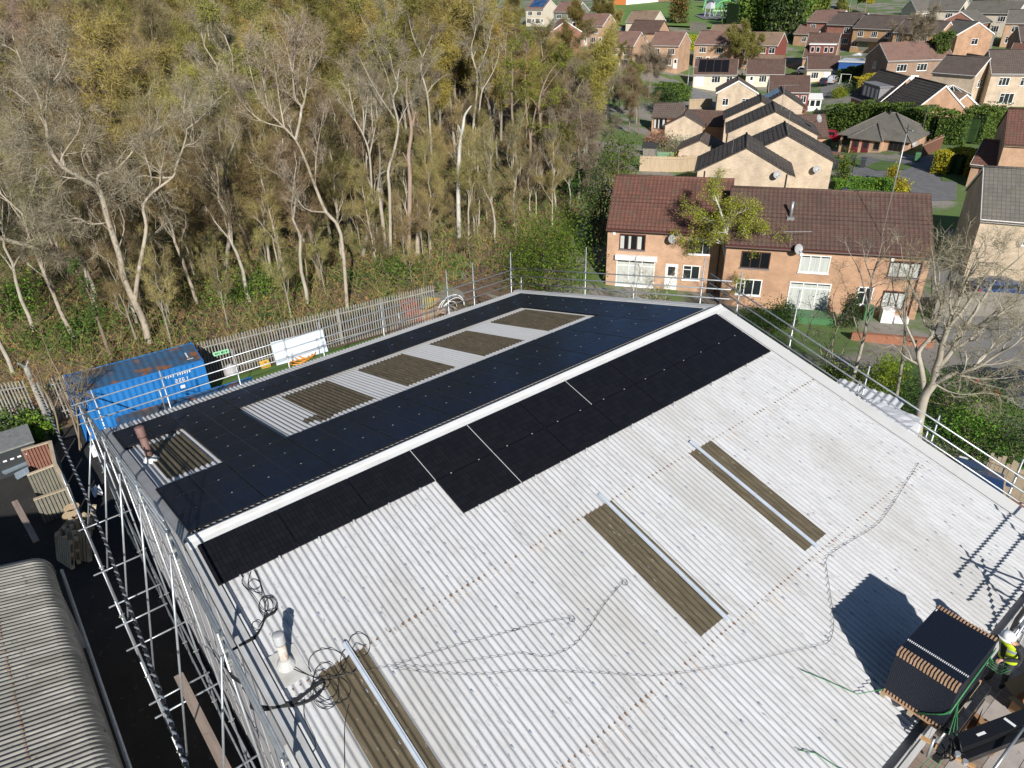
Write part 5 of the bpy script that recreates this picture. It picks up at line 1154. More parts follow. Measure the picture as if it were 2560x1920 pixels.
leaf_mat('leaf_rust', (.22, .09, .03), (.4, .2, .08), .8, .2)
leaf_mat('leaf_bramble', (.05, .085, .015), (.19, .22, .04), .8, .2)
leaf_mat('blossom_pink', (.40, .20, .16), (.62, .40, .33), .8, .2)
NR = np.random.default_rng(11)
def unit(n, g=NR):
    v = g.normal(size=(n, 3)); return v/np.linalg.norm(v, axis=1)[:, None]
def cards(mb, P, size, mi=0, aspect=.55, g=NR, quad=False):
    """small leaf-like faces in random attitudes"""
    n = len(P)
    if n == 0: return
    a = unit(n, g); b = unit(n, g); b = np.cross(a, b); b /= (np.linalg.norm(b, axis=1)[:, None]+1e-9)
    s = (size*(0.6+.8*g.random(n)))[:, None]
    if quad:
        V = np.stack([P-a*s, P-b*s*aspect, P+a*s, P+b*s*aspect], 1).reshape(-1, 3); F = [(4*i, 4*i+1, 4*i+2, 4*i+3) for i in range(n)]
    else:
        V = np.stack([P-a*s*.6-b*s*aspect, P-a*s*.6+b*s*aspect, P+a*s], 1).reshape(-1, 3); F = [(3*i, 3*i+1, 3*i+2) for i in range(n)]
    mb.add(V, F, mi)
def slivers(mb, P, D, length, width, mi=0, g=NR):
    """thin twigs: one narrow triangle each, from P along D"""
    n = len(P)
    if n == 0: return
    b = np.cross(D, unit(n, g)); b /= (np.linalg.norm(b, axis=1)[:, None]+1e-9)
    w = (np.asarray(width)*np.ones(n))[:, None]; L_ = (np.asarray(length)*np.ones(n))[:, None]
    V = np.stack([P-b*w, P+b*w, P+D*L_], 1).reshape(-1, 3)
    mb.add(V, [(3*i, 3*i+1, 3*i+2) for i in range(n)], mi)
class Tree:
    """grows limbs into .wood and collects the places where twigs spring"""
    def __init__(s, seed): s.g = np.random.default_rng(seed); s.wood = MB(); s.tp = []; s.td = []
    def limb(s, p, d, L_, r, depth, up=.12, wander=.22, kids=(5, 5), spread=.75, sides=5, shrink=.62, minr=.012, start=.3):
        g = s.g; n = max(3, int(4+L_*.6)); pts = [np.array(p, float)]; d = np.array(d, float); d /= np.linalg.norm(d); ds = [d]
        for k in range(n):
            d = d+g.normal(size=3)*wander/math.sqrt(n)*1.4+np.array([0, 0, up/n*3]); d /= np.linalg.norm(d)
            pts.append(pts[-1]+d*L_/n); ds.append(d)
        s.along(pts, r, depth, up, wander, kids, spread, sides, shrink, minr, start)
    def along(s, pts, r, depth, up=.12, wander=.22, kids=(5, 5), spread=.75, sides=5, shrink=.62, minr=.012, start=.3, rend=None, klen=None):
        g = s.g; pts = [np.array(q, float) for q in pts]; n = len(pts)-1
        if rend is None: rend = max(minr*.6, r*.28)
        rad = [r+(rend-r)*(k/n) for k in range(n+1)]
        s.wood.tube(pts, rad, sides, 0, cap=False)
        L_ = sum(np.linalg.norm(b-a) for a, b in zip(pts, pts[1:]))
        if depth == 0 or r < minr*1.01:
            for k in range(n):
                m_ = 2
                for j in range(m_):
                    t = g.random(); s.tp.append(pts[k]*(1-t)+pts[k+1]*t); s.td.append(pts[k+1]-pts[k])
            s.tp.append(pts[-1]); s.td.append(pts[-1]-pts[-2])
            return
        nk = kids[min(depth, len(kids))-1]
        for j in range(nk):
            t = start+(1-start)*((j+g.random())/nk); x = t*n; i = min(int(x), n-1); f = x-i
            q = pts[i]*(1-f)+pts[i+1]*f; t0 = pts[i+1]-pts[i]; t0 = t0/(np.linalg.norm(t0)+1e-9)
            sd = np.cross(t0, g.normal(size=3)); sd /= np.linalg.norm(sd)
            a = spread*(.7+.6*g.random()); d = t0*math.cos(a)+sd*math.sin(a)
            kl = (klen if klen else L_*shrink)*(.6+.6*g.random())*(1.15-.55*t)
            s.limb(q, d, kl, max(minr, rad[i]*.55), depth-1, up, wander, kids, spread, max(3, sides-1), shrink, minr, .2)
        s.tp.append(pts[-1]); s.td.append(pts[-1]-pts[-2])
    def twigs(s, mb, per, length, width, droop=0.0, spread=.8, mi=0):
        P = np.array(s.tp); D = np.array(s.td); D /= (np.linalg.norm(D, axis=1)[:, None]+1e-9)
        P = np.repeat(P, per, 0); D = np.repeat(D, per, 0); n = len(P); g = s.g
        D = D+unit(n, g)*spread+np.array([0, 0, -droop]); D /= np.linalg.norm(D, axis=1)[:, None]
        P = P+unit(n, g)*(length*.35*g.random(n))[:, None]
        slivers(mb, P, D, length*(.5+g.random(n)), width*(.6+.8*g.random(n)), mi, g)
        # side twiglets
        k = 2; Pk = np.repeat(P, k, 0)+np.repeat(D, k, 0)*(length*(.2+.8*g.random(n*k)))[:, None]; Dk = np.repeat(D, k, 0)+unit(n*k, g)*1.0+np.array([0, 0, -droop]); Dk /= np.linalg.norm(Dk, axis=1)[:, None]
        slivers(mb, Pk, Dk, length*.5*(.4+g.random(n*k)), width*.8, mi, g)
        return np.concatenate([P+D*length*.5, Pk])
    def buds(s, mb, P, per, size, jit, mi):
        g = s.g; Q = np.repeat(P, per, 0)[:int(len(P)*per)] if per >= 1 else P[g.random(len(P)) < per]
        Q = Q+g.normal(size=Q.shape)*jit; cards(mb, Q, size, mi, g=g)
def proto_tree(name, seed, H, bark, twig, leaf=None, lean=.05, form='spread', per=3, tl=.75, tw=.012, leafper=1.0, leafsize=.06, droop=.1, kids=(4, 5, 9), r=None, klen=None, ivy=False):
    t = Tree(seed); g = t.g
    top = np.array([g.normal()*lean*H, g.normal()*lean*H, H*.86]); n = 9
    pts = [np.zeros(3)]
    for k in range(1, n+1): f = k/n; pts.append(top*f+np.array([g.normal(), g.normal(), 0])*.02*H*(1 if k < n else 0)*f)
    r = r or H*.0115
    sp = {'spread': .85, 'upright': .45, 'broom': .38}[form]
    t.along(pts, r, 3, up=.25 if form != 'spread' else .15, wander=.35, kids=kids, spread=sp, sides=6, shrink=.42, start=.32 if form != 'broom' else .25, rend=r*.25, klen=klen or H*.36)
    o = thing(name, 'x', 'tree', (0, 0, 0))
    t.wood.build('trunk', bark, o, smooth=True)
    mb = MB(); mats = [twig]
    Q = t.twigs(mb, per, tl, tw, droop)
    if leaf: mats.append(leaf); t.buds(mb, Q, leafper, leafsize, .10, 1)
    if ivy:
        mats.append('leaf_mid'); P = np.array([pts[min(int(k), n-1)]+(pts[min(int(k)+1, n)]-pts[min(int(k), n-1)])*(k % 1) for k in g.random(900)*n*.55]); cards(mb, P+g.normal(size=P.shape)*.22, .13, len(mats)-1, g=g)
    mb.build('crown', mats, o)
    return o
PROTOS = []
WLAB = {'bare_tree': ('bare brown-twigged tree massed among many others in the wood', 'bare trees of the wood'),
        'budding_tree': ('tree in olive-gold bud massed among many others in the wood', 'budding trees of the wood'),
        'pale_tree': ('bare tree with pale grey upright branches massed in the wood', 'pale bare trees of the wood'),
        'slim_tree': ('slim tree with a long clear trunk and a thin crown in the lower wood', 'slim trees of the wood'),
        'young_tree': ('thin young tree with bare tan twigs filling the lower wood', 'young trees of the wood')}
specs = [('bare_tree', 21, 15.5, 'bark_brown', 'twig_brown', None, .05, 'spread', 3, .95, .017, 0, 0, .05), ('bare_tree', 22, 14, 'bark_grey', 'twig_purple', None, .06, 'spread', 3, .95, .017, 0, 0, .15),
         ('bare_tree', 23, 15, 'bark_brown', 'twig_tan', 'bud_gold', .05, 'spread', 3, .9, .016, .5, .07, .1),
         ('budding_tree', 24, 16, 'bark_grey', 'twig_tan', 'bud_olive', .04, 'upright', 3, .9, .015, 1.0, .085, .3), ('budding_tree', 25, 15, 'bark_pale', 'twig_brown', 'bud_olive', .05, 'spread', 3, .9, .015, .9, .085, .45),
         ('budding_tree', 26, 16.5, 'bark_grey', 'twig_tan', 'bud_gold', .05, 'upright', 3, .9, .015, .9, .085, .3),
         ('pale_tree', 27, 16, 'bark_pale', 'twig_grey', None, .05, 'broom', 2, .6, .009, 0, 0, .0), ('pale_tree', 28, 15, 'bark_pale', 'twig_grey', 'bud_olive', .06, 'upright', 2, .6, .009, .25, .05, .0),
         ('young_tree', 29, 8, 'bark_grey', 'twig_tan', None, .07, 'broom', 2, .55, .008, 0, 0, .05), ('young_tree', 30, 7, 'bark_brown', 'twig_brown', 'leaf_lime', .07, 'spread', 2, .55, .008, .10, .06, .05),
         ('slim_tree', 33, 13, 'bark_ash', 'twig_brown', None, .05, 'upright', 2, .7, .010, 0, 0, .0), ('slim_tree', 34, 12, 'bark_pale', 'twig_tan', 'bud_olive', .05, 'upright', 2, .7, .010, .2, .06, .0)]
for sp_ in specs:
    PROTOS.append([sp_[0], proto_tree(sp_[0], sp_[1], *sp_[2:5], sp_[5], sp_[6], sp_[7], sp_[8], sp_[9], sp_[10], sp_[11], sp_[12], sp_[13]), False])
def az_u(u, v=500):
    d = ray(u, v); return math.atan2(d[0], d[1])
HERO_PX = [(373, 860), (868, 772), (937, 630), (976, 638), (1021, 622), (1087, 505), (1147, 595), (1181, 465), (1138, 393), (1252, 352), (1303, 498), (1044, 640), (965, 638)]
HB = []
for q_ in HERO_PX:
    b_ = G(*q_); HB.append((math.atan2(b_[0]-CAM[0], b_[1]-CAM[1]), math.hypot(b_[0]-CAM[0], b_[1]-CAM[1])))
def wood_pos():
    pts = []; g = np.random.default_rng(5); tries = 0
    a0, a1 = az_u(-260, 600), az_u(1452, 300)
    while tries < 60000 and len(pts) < 520:
        tries += 1
        D = 46+(270-46)*g.random()**.62; a = a0+(a1-a0)*g.random()
        x, y = CAM[0]+D*math.sin(a), CAM[1]+D*math.cos(a)
        fx = -22.6-2.17*(20.4-y)/17.2 if y < 22 else -24-(y-22)*.42
        if x > fx-3.5: continue
        if D > 150 and a > az_u(1290, 100): continue
        dmin = 3.4 if D < 80 else 5.0 if D < 120 else 7.0 if D < 170 else 9.0
        if D < 80 and any(D < hd+1.5 and abs(a-ha)*D < 2.6 for ha, hd in HB): continue
        if any((x-p[0])**2+(y-p[1])**2 < dmin*dmin for p in pts): continue
        pts.append((x, y, D, a))
    return pts
WP = wood_pos()
g_ = np.random.default_rng(8)
def put_wood(k, x, y, s, label=None):
    nm, o, used_ = PROTOS[k]; M = TR(x, y, T(x, y)-.1, g_.random()*6.28, s)
    lab, grp = WLAB[nm]
    if not used_: PROTOS[k][2] = True; o.matrix_world = Matrix(M.tolist()); ROOT[o] = M; o['label'] = lab; o['group'] = grp; return o
    return dup(o, M, lab, grp)
for (x, y, D, a) in WP:
    u = (a-az_u(0, 500))/(az_u(1452, 500)-az_u(0, 500))
    q = g_.random()
    if D < 72: k = 8 if q < .12 else 9 if q < .22 else 10 if q < .55 else 11 if q < .82 else 7 if q < .92 else 4
    else:
        olive = .22+.22*math.sin(u*7+D*.035)+.38*(u > .36)+.15*(D > 120)
        k = int(3+g_.random()*3) if q < olive else (6+int(g_.random()*2) if q > .90 else int(g_.random()*3))
    s = (.85+.35*g_.random())*(1.0 if D < 110 else 1.08)
    if D < 75: s *= .85
    if u > .86: s *= .82 if D < 110 else .72
    put_wood(k, x, y, s)
for i in range(85):     # slim poles through the front of the wood
    D = 50+30*g_.random(); a = az_u(40+1400*g_.random(), 600); x, y = CAM[0]+D*math.sin(a), CAM[1]+D*math.cos(a)
    fx = -25.5-2.17*(20.4-y)/17.2 if y < 22 else -26-(y-22)*.42
    if x < fx-2: put_wood(10 if g_.random() < .5 else 11, x, y, .5+.35*g_.random())
for i in range(80):     # young growth right behind the fence and along the edge of the wood
    y = 4+g_.random()*34; x = (-25.5-2.17*(20.4-y)/17.2-1.5 if y < 22 else -27-(y-22)*.45)-g_.random()*17
    if x > -27.5 and y < 21: x -= 3
    put_wood(8 if g_.random() < .55 else 9, x, y, .4+.4*g_.random())
for (x_, y_) in ((60, 620), (120, 700), (190, 780), (90, 860), (200, 930), (300, 1010), (130, 1040), (260, 1120), (360, 1210), (200, 1220), (120, 1330), (280, 1320), (380, 1330), (60, 1180), (330, 900)):   # the ragged right edge of the wood
    b_ = G(1500+x_*.25316, y_*.25316); put_wood([0, 3, 4, 1, 9, 7][int(g_.random()*6)], b_[0], b_[1], .42+.22*g_.random())
# undergrowth over the woodland floor
mb = MB(); n = 5200; g = np.random.default_rng(31)
C_ = []
while len(C_) < n:
    y = -12+g.random()*75; x = -26-abs(g.normal())*22
    fx = -25.5-2.17*(20.4-y)/17.2 if y < 22 else -25-(y-22)*.45
    if x < fx: C_.append((x, y, T(x, y)))
C_ = np.array(C_); d = unit(n, g)*.8+np.array([0, 0, .9]); d /= np.linalg.norm(d, axis=1)[:, None]
for k in range(5): 
    dd_ = d+unit(n, g)*.6; dd_ /= np.linalg.norm(dd_, axis=1)[:, None]
    slivers(mb, C_+unit(n, g)*.3*np.array([1, 1, .1]), dd_, .5+1.6*g.random(n)+1.2*(g.random(n) < .2), .010, 0, g)
sel = C_[g.random(n) < .20]
for k in range(9): cards(mb, sel+g.normal(size=sel.shape)*np.array([.6, .6, .25])+np.array([0, 0, .35]), .12, 1, g=g)
sel = C_[g.random(n) < .12]
for k in range(16): cards(mb, sel+g.normal(size=sel.shape)*np.array([.7, .7, .35])+np.array([0, 0, .5]), .13, 2, g=g)
for k in range(5): cards(mb, C_+g.normal(size=C_.shape)*np.array([1, 1, .03])+np.array([0, 0, .08]), .10, 3, g=g)
kind(mb.build('undergrowth', ['twig_tan', 'leaf_bramble', 'leaf_mid', 'leaf_rust'], origin=(-35, 15, -9)), 'stuff')
# ------------------------------------------------------------------ the trees one can tell apart, limb by limb
def hero(name, label, base_uv, limbs, bark, twig, leaf=None, r=.2, per=3, tl=.6, tw=.009, kids=(4, 6), klen=1.6, z=None, cat='tree', leafper=.5, leafsize=.06, seed=1, dj=.9, up=.1, off=(0, 0), sc=1.0, depth=2, spread=.8, droop=.05, base=None):
    """limbs: (list of (u, v), start radius factor, end radius factor); traced on the upright plane through the tree's foot, then pushed in and out of it"""
    f = lambda q: (off[0]+q[0]/sc, off[1]+q[1]/sc)
    b = G(*f(base_uv)) if base is None else np.array(base, float)
    n = np.array([b[0]-CAM[0], b[1]-CAM[1], 0]); n /= np.linalg.norm(n)
    t = Tree(seed); o = thing(name, label, cat, b); ends = {}
    for li, (pts, r0, r1) in enumerate(limbs):
        W_ = []; d0 = 0.0
        key = tuple(pts[0])
        if key in ends: d0 = ends[key]
        slope = 0 if li == 0 else t.g.normal()*dj/len(pts)
        for k, q in enumerate(pts):
            if k: d0 += slope+t.g.normal()*.12*dj
            ends[tuple(q)] = d0; W_.append(face_plane(*f(q), b, d0))
        if li == 0 and base is None: W_[0] = b-np.array([0, 0, .1])
        # smooth subdivision
        S_ = []
        for k in range(len(W_)-1):
            p0 = W_[max(k-1, 0)]; p1 = W_[k]; p2 = W_[k+1]; p3 = W_[min(k+2, len(W_)-1)]
            for j in range(3):
                x = j/3; S_.append(.5*((2*p1)+(-p0+p2)*x+(2*p0-5*p1+4*p2-p3)*x*x+(-p0+3*p1-3*p2+p3)*x**3))
        S_.append(W_[-1])
        t.along(S_, r*r0, depth if klen else 0, up=up, wander=.4, kids=kids, spread=spread, sides=7 if r*r0 > .08 else 5, minr=.010, start=.45 if li == 0 else .15, rend=r*r1, klen=klen)
    t.wood.build('trunk', bark, o, smooth=True)
    if per:
        mb = MB(); mats = [twig]; Q = t.twigs(mb, per, tl, tw, droop)
        if leaf: mats.append(leaf); t.buds(mb, Q, leafper, leafsize, .12, 1)
        mb.build('crown', mats, o)
    return o
c1_ = (0, 0); S1 = 2.572
hero('big_pale_tree', 'big pale-barked tree with two leaning stems behind the blue container', (373, 860),
     [([(373, 862), (361, 807), (338, 757), (311, 698), (299, 640), (272, 556), (249, 478), (206, 447), (155, 416), (124, 369), (117, 323), (107, 280), (93, 233), (70, 194), (43, 128), (31, 86)], 1, .10),
      ([(338, 757), (342, 712), (350, 660), (358, 622), (366, 564), (358, 517), (381, 482), (432, 443), (440, 416), (459, 366), (467, 327), (459, 296), (463, 233)], .62, .08),
      ([(107, 280), (117, 264), (120, 218), (148, 183), (167, 128), (168, 93)], .30, .05), ([(249, 478), (246, 439), (295, 420), (358, 350), (412, 311)], .42, .06), ([(155, 416), (156, 389), (195, 331), (200, 300)], .30, .06),
      ([(467, 323), (502, 296), (544, 249), (587, 218)], .30, .05), ([(432, 443), (395, 445), (350, 440), (300, 470)], .25, .05), ([(206, 447), (150, 440), (90, 405), (40, 420)], .22, .05), ([(124, 369), (80, 360), (30, 355)], .2, .05),
      ([(117, 323), (85, 270), (30, 225), (0, 215)], .2, .05), ([(272, 556), (225, 560), (190, 545), (140, 570)], .22, .05)],
     'bark_pale', 'twig_grey', r=.22, per=3, tl=.7, tw=.008, klen=2.4, kids=(5, 7), seed=3, dj=1.2)
hero('fan_topped_tree', 'pale tree whose straight upper branches fan out like a broom', (868, 772),
     [([(868, 772), (852, 585), (815, 530), (788, 466), (762, 397), (739, 350), (711, 319), (673, 280), (641, 233), (622, 156), (606, 109)], .8, .05),
      ([(739, 350), (754, 272), (739, 249), (731, 187), (719, 128), (702, 88)], .6, .05), ([(754, 272), (762, 249), (770, 187), (781, 128), (797, 140)], .5, .05), ([(731, 187), (737, 128), (735, 80)], .35, .04), ([(762, 249), (745, 190), (760, 120), (777, 105)], .35, .04),
      ([(673, 280), (660, 210), (665, 150), (655, 110)], .35, .04), ([(711, 319), (700, 260), (690, 190), (680, 130)], .4, .04), ([(788, 466), (790, 400), (800, 330), (815, 255)], .35, .04), ([(815, 530), (760, 520), (700, 440), (640, 415)], .3, .04), ([(711, 319), (650, 300), (600, 250), (575, 200)], .3, .04)],
     'bark_pale', 'twig_grey', r=.16, per=2, tl=.5, klen=1.6, seed=4, dj=1.0, spread=.45, up=.3)
C2 = dict(off=(850, 0), sc=2.572)
hero('grey_fan_tree', 'grey tree with a dense fan of upright rods left of the twisted white trunks', (225, 1620),
     [([(225, 1620), (215, 1500), (205, 1250), (190, 1000), (150, 870), (100, 780), (40, 700), (0, 620)], .9, .06), ([(190, 1000), (215, 880), (240, 760), (290, 690)], .5, .05), ([(150, 870), (150, 720), (120, 560), (110, 430)], .5, .04), ([(150, 870), (170, 700), (185, 540), (180, 440)], .45, .04),
      ([(100, 780), (70, 640), (50, 520), (20, 430)], .4, .04), ([(215, 880), (205, 740), (200, 600), (210, 480)], .4, .04), ([(240, 760), (230, 640), (240, 520)], .35, .04)],
     'bark_ash', 'twig_grey', r=.14, per=2, tl=.5, klen=1.3, seed=6, spread=.4, up=.3, **C2)
hero('twisted_pale_tree', 'twisted pale trunk with several crooked arms beside the pinkish dead trunk', (325, 1640),
     [([(325, 1640), (320, 1250), (310, 1100), (350, 960), (375, 800), (340, 640), (370, 560), (340, 450), (320, 350), (280, 290)], 1, .10), ([(370, 560), (380, 450), (440, 370), (420, 330)], .45, .06), ([(350, 760), (310, 700), (220, 560), (130, 380), (100, 340)], .45, .05), ([(375, 800), (440, 670), (510, 620)], .3, .05), ([(340, 640), (300, 480), (230, 300), (200, 150)], .35, .04)],
     'bark_ash', 'twig_grey', r=.14, per=2, tl=.5, klen=1.2, seed=7, **C2)
hero('pinkish_dead_trunk', 'pinkish dead trunk with a broken top and short stubs', (440, 1600),
     [([(440, 1600), (450, 1150), (440, 1000), (460, 830), (430, 650), (430, 490)], 1, .35), ([(460, 830), (485, 720)], .5, .3), ([(440, 1060), (405, 980)], .4, .2)], 'bark_pinkish', 'twig_grey', r=.2, per=0, klen=None, seed=8, cat='dead tree', **C2)
hero('forked_pale_tree', 'slim pale tree forking high into two antler-like arms', (610, 1300),
     [([(610, 1300), (590, 1000), (575, 750), (560, 600), (520, 450), (530, 370), (480, 260), (455, 180), (440, 100)], 1, .08), ([(530, 370), (570, 280), (600, 210), (640, 160)], .5, .05), ([(560, 600), (600, 545), (640, 510), (690, 475)], .4, .06), ([(575, 905), (530, 840), (490, 760)], .3, .05)],
     'bark_ash', 'twig_grey', r=.135, per=2, tl=.5, klen=1.2, seed=9, **C2)
hero('white_snag', 'tall bare white snag with a snapped pointed top near the edge of the wood', (765, 1530),
     [([(765, 1530), (760, 1200), (770, 950), (790, 830), (800, 750), (822, 710), (845, 680)], 1, .22), ([(775, 850), (760, 805)], .5, .25)], 'bark_white', 'twig_grey', r=.2, per=0, klen=None, seed=10, cat='dead tree', **C2)
hero('twin_stemmed_tree', 'tall pale tree with two close stems and wide-spreading top branches', (850, 1195),
     [([(850, 1195), (850, 900), (880, 600), (880, 470), (860, 400), (845, 300), (870, 200), (860, 80), (855, 0)], 1, .10), ([(885, 1170), (890, 800), (910, 600), (940, 540), (990, 450), (1020, 360), (1015, 330)], .85, .08), ([(880, 470), (950, 300), (970, 200), (995, 110)], .5, .05), ([(860, 400), (820, 300), (815, 250)], .3, .05), ([(870, 200), (900, 120), (930, 50)], .35, .05), ([(910, 600), (905, 480), (930, 400)], .35, .05)],
     'bark_ash', 'twig_grey', r=.135, per=2, tl=.5, klen=1.4, seed=12, **C2)
hero('thin_pale_tree', 'thin mottled tree standing between the forked tree and the white snag', (742, 1010), [([(742, 1010), (710, 650), (680, 400), (680, 150)], 1, .1), ([(710, 500), (750, 400), (770, 300)], .4, .06)], 'bark_pale', 'twig_brown', r=.2, per=2, klen=1.5, seed=13, **C2)
hero('thin_right_tree', 'slim pale tree with a clear stem right of the twin-stemmed tree', (1035, 905), [([(1035, 905), (1040, 700), (1060, 460), (1065, 300), (1075, 200), (1100, 60)], 1, .08), ([(1065, 300), (1050, 200), (1050, 100)], .5, .06), ([(1060, 460), (1010, 400)], .3, .06)], 'bark_grey', 'twig_brown', r=.19, per=3, klen=1.7, seed=14, **C2)
hero('ivy_budding_tree', 'multi-stemmed tree breaking into lime-green leaf at the right of the wood', (1170, 1280),
     [([(1170, 1280), (1130, 1000), (1105, 700), (1110, 500), (1100, 350)], 1, .15), ([(1215, 1160), (1225, 900), (1200, 750), (1190, 500), (1200, 300)], .9, .1), ([(1290, 1150), (1290, 800), (1280, 650), (1340, 480), (1420, 380)], .9, .1), ([(1225, 900), (1260, 700), (1330, 560), (1440, 420)], .5, .08), ([(1340, 1060), (1400, 950), (1440, 800)], .5, .1)],
     'bark_brown', 'twig_tan', 'leaf_lime', r=.2, per=4, klen=2.4, seed=15, leafper=.30, leafsize=.11, **C2)
hero('edge_tree', 'grey twiggy tree with a dense rounded head at the right edge of the wood', (1580, 1000),
     [([(1580, 1000), (1600, 800), (1640, 600), (1690, 420)], 1, .1), ([(1600, 800), (1560, 600), (1530, 450)], .6, .08), ([(1640, 600), (1700, 560), (1750, 480)], .5, .08), ([(1575, 950), (1660, 850), (1740, 800)], .5, .08)], 'bark_grey', 'twig_grey', r=.22, per=6, klen=2.8, seed=16, **C2)
hero('short_snag', 'short broken birch stump standing in the wood above the fence', (498, 1645), [([(498, 1645), (500, 1520), (525, 1410)], 1, .7)], 'bark_pale', 'twig_grey', r=.2, per=0, klen=None, seed=17, cat='dead tree', **C2)
hero('leaning_snag', 'leaning headless trunk left of the twisted pale tree', (295, 1640), [([(295, 1640), (275, 1430), (258, 1300), (248, 1210)], 1, .7)], 'bark_pale', 'twig_grey', r=.17, per=0, klen=None, seed=18, cat='dead tree', **C2)
hero('ivy_clad_trunk', 'thin trunk wrapped in dark ivy left of the big pale tree', (280, 900), [([(280, 900), (262, 850), (245, 800), (225, 740), (180, 660)], 1, .4)], 'bark_brown', 'twig_brown', 'leaf_mid', r=.13, per=3, tl=.25, klen=.35, seed=19, leafper=1.6, leafsize=.07, depth=1, kids=(14,))
hero('leaning_limb', 'long pale limb leaning in low from the left edge of the wood', (0, 800), [([(-60, 570), (0, 595), (60, 612), (120, 632), (165, 650)], 1, .3), ([(60, 612), (100, 590), (150, 560)], .4, .1)], 'bark_pale', 'twig_grey', r=.17, per=3, klen=1.2, seed=20, base=(-33, 0, -9))
for i, (b, pts, lab) in enumerate((((640, 655), [(640, 655), (600, 560), (560, 420), (545, 300)], 'brown trunk leaning left in front of the fan-topped tree'), ((800, 700), [(800, 700), (770, 560), (740, 480), (700, 420)], 'leaning brown trunk crossing below the fan-topped tree'),
                                   ((560, 690), [(560, 690), (575, 560), (560, 440), (600, 320)], 'dark slim trunk rising left of the leaning brown trunks'), ((470, 640), [(470, 640), (455, 540), (470, 420)], 'short grey trunk between the big pale tree and the leaning trunks'),
                                   ((905, 640), [(905, 640), (930, 540), (950, 430), (945, 330)], 'slender brown trunk just left of the twisted pale tree'))):
    hero('wood_trunk', lab, b, [(pts, 1, .2)], 'bark_brown' if i % 2 else 'bark_grey', 'twig_brown', r=.19, per=4, klen=2.0, seed=40+i)
# ------------------------------------------------------------------ trees beside the terrace
CH = dict(off=(2100, 640), sc=2.513)
hero('bare_spreading_tree', 'large bare pale-branched tree spreading wide at the right, beside the far gable', (480, 1175),
     [([(470, 1180), (500, 1020), (535, 880), (590, 800), (600, 720), (625, 650), (640, 560), (680, 450), (700, 380), (740, 290), (780, 200), (860, 0), (900, -90)], 1, .05),
      ([(535, 880), (525, 800), (510, 700), (495, 600), (570, 510), (610, 410), (640, 300), (660, 200), (700, 80), (720, 0), (745, -110)], .6, .04), ([(590, 800), (650, 770), (720, 740), (800, 720), (880, 690), (1000, 610), (1090, 560), (1156, 500), (1230, 420)], .5, .05), ([(600, 720), (700, 600), (760, 480), (830, 380), (930, 220), (1000, 120), (1120, 20), (1200, -60)], .5, .04),
      ([(640, 560), (580, 480), (530, 420), (500, 300), (440, 180), (400, 60), (380, -80)], .3, .03), ([(510, 700), (470, 560), (430, 470), (400, 380), (410, 260), (430, 120), (455, -40)], .3, .03), ([(680, 450), (780, 330), (860, 200), (960, 60), (1040, -60)], .35, .03), ([(720, 740), (860, 770), (1000, 770), (1156, 750)], .25, .03), ([(700, 600), (820, 520), (960, 400), (1090, 300), (1180, 250)], .35, .03),
      ([(640, 300), (600, 180), (590, 60), (570, -80)], .3, .03), ([(700, 380), (690, 250), (740, 100), (790, -60)], .3, .03), ([(800, 720), (900, 640), (1010, 500), (1150, 420)], .3, .03), ([(590, 800), (680, 850), (780, 870), (900, 860), (1000, 870)], .2, .03), ([(760, 480), (880, 430), (1000, 330), (1156, 200)], .3, .03), ([(780, 200), (830, 90), (930, -70)], .25, .03)],
     'bark_ash', 'twig_grey', r=.23, per=2, tl=.45, tw=.006, klen=1.5, kids=(4, 6), seed=51, dj=1.6, **CH)
hero('bare_slim_tree', 'slim bare tree rising in front of the white patio doors of the terrace', (60, 840),
     [([(55, 850), (95, 720), (140, 550), (165, 430), (180, 330), (200, 150), (225, 60), (245, 0), (270, -120)], 1, .06), ([(180, 330), (150, 200), (120, 90), (60, -20), (30, -90)], .4, .04), ([(200, 150), (160, 40), (140, -80)], .35, .04), ([(165, 430), (230, 300), (300, 200), (330, 80)], .35, .04), ([(140, 550), (90, 400), (60, 250), (-20, 100)], .3, .04), ([(225, 60), (290, -30), (330, -120)], .3, .04)],
     'bark_ash', 'twig_grey', r=.11, per=1, tl=.4, tw=.006, klen=1.1, kids=(3, 5), seed=52, dj=.8, **CH)
hero('bare_back_tree', 'bare tree with brownish twigs in the garden right of the slim one', (340, 980),
     [([(345, 990), (400, 600), (410, 440), (430, 200), (470, 60), (500, -60)], .8, .05), ([(410, 440), (350, 300), (330, 150), (340, 0)], .4, .04), ([(430, 200), (520, 100), (590, -40)], .35, .04)], 'bark_grey', 'twig_tan', r=.11, per=1, tl=.4, tw=.006, klen=1.2, kids=(3, 5), seed=53, **CH)
CG = dict(off=(1500, 380), sc=2.0736)
bb = np.array([*at_z(1818, 735, -11.2)[:2], -11.3])
hero('birch_tree', 'white-stemmed birch in fresh yellow-green leaf in front of the brick terrace', (650, 900),
     [([(640, 905), (650, 740), (657, 600), (640, 480), (610, 400), (560, 350), (480, 310)], 1, .12), ([(657, 600), (655, 450), (632, 330), (600, 240), (590, 210)], .75, .08), ([(650, 700), (700, 570), (760, 475), (820, 450), (860, 420)], .7, .08), ([(655, 450), (665, 380), (680, 300)], .4, .1), ([(657, 600), (735, 430), (790, 330)], .5, .06), ([(650, 740), (700, 640), (800, 600)], .3, .05), ([(640, 480), (560, 460), (480, 470)], .3, .05)],
     'bark_white', 'twig_brown', 'leaf_birch', r=.18, per=3, tl=.5, klen=1.9, seed=54, leafper=1.3, leafsize=.055, dj=1.0, droop=.25, **CG, base=bb)
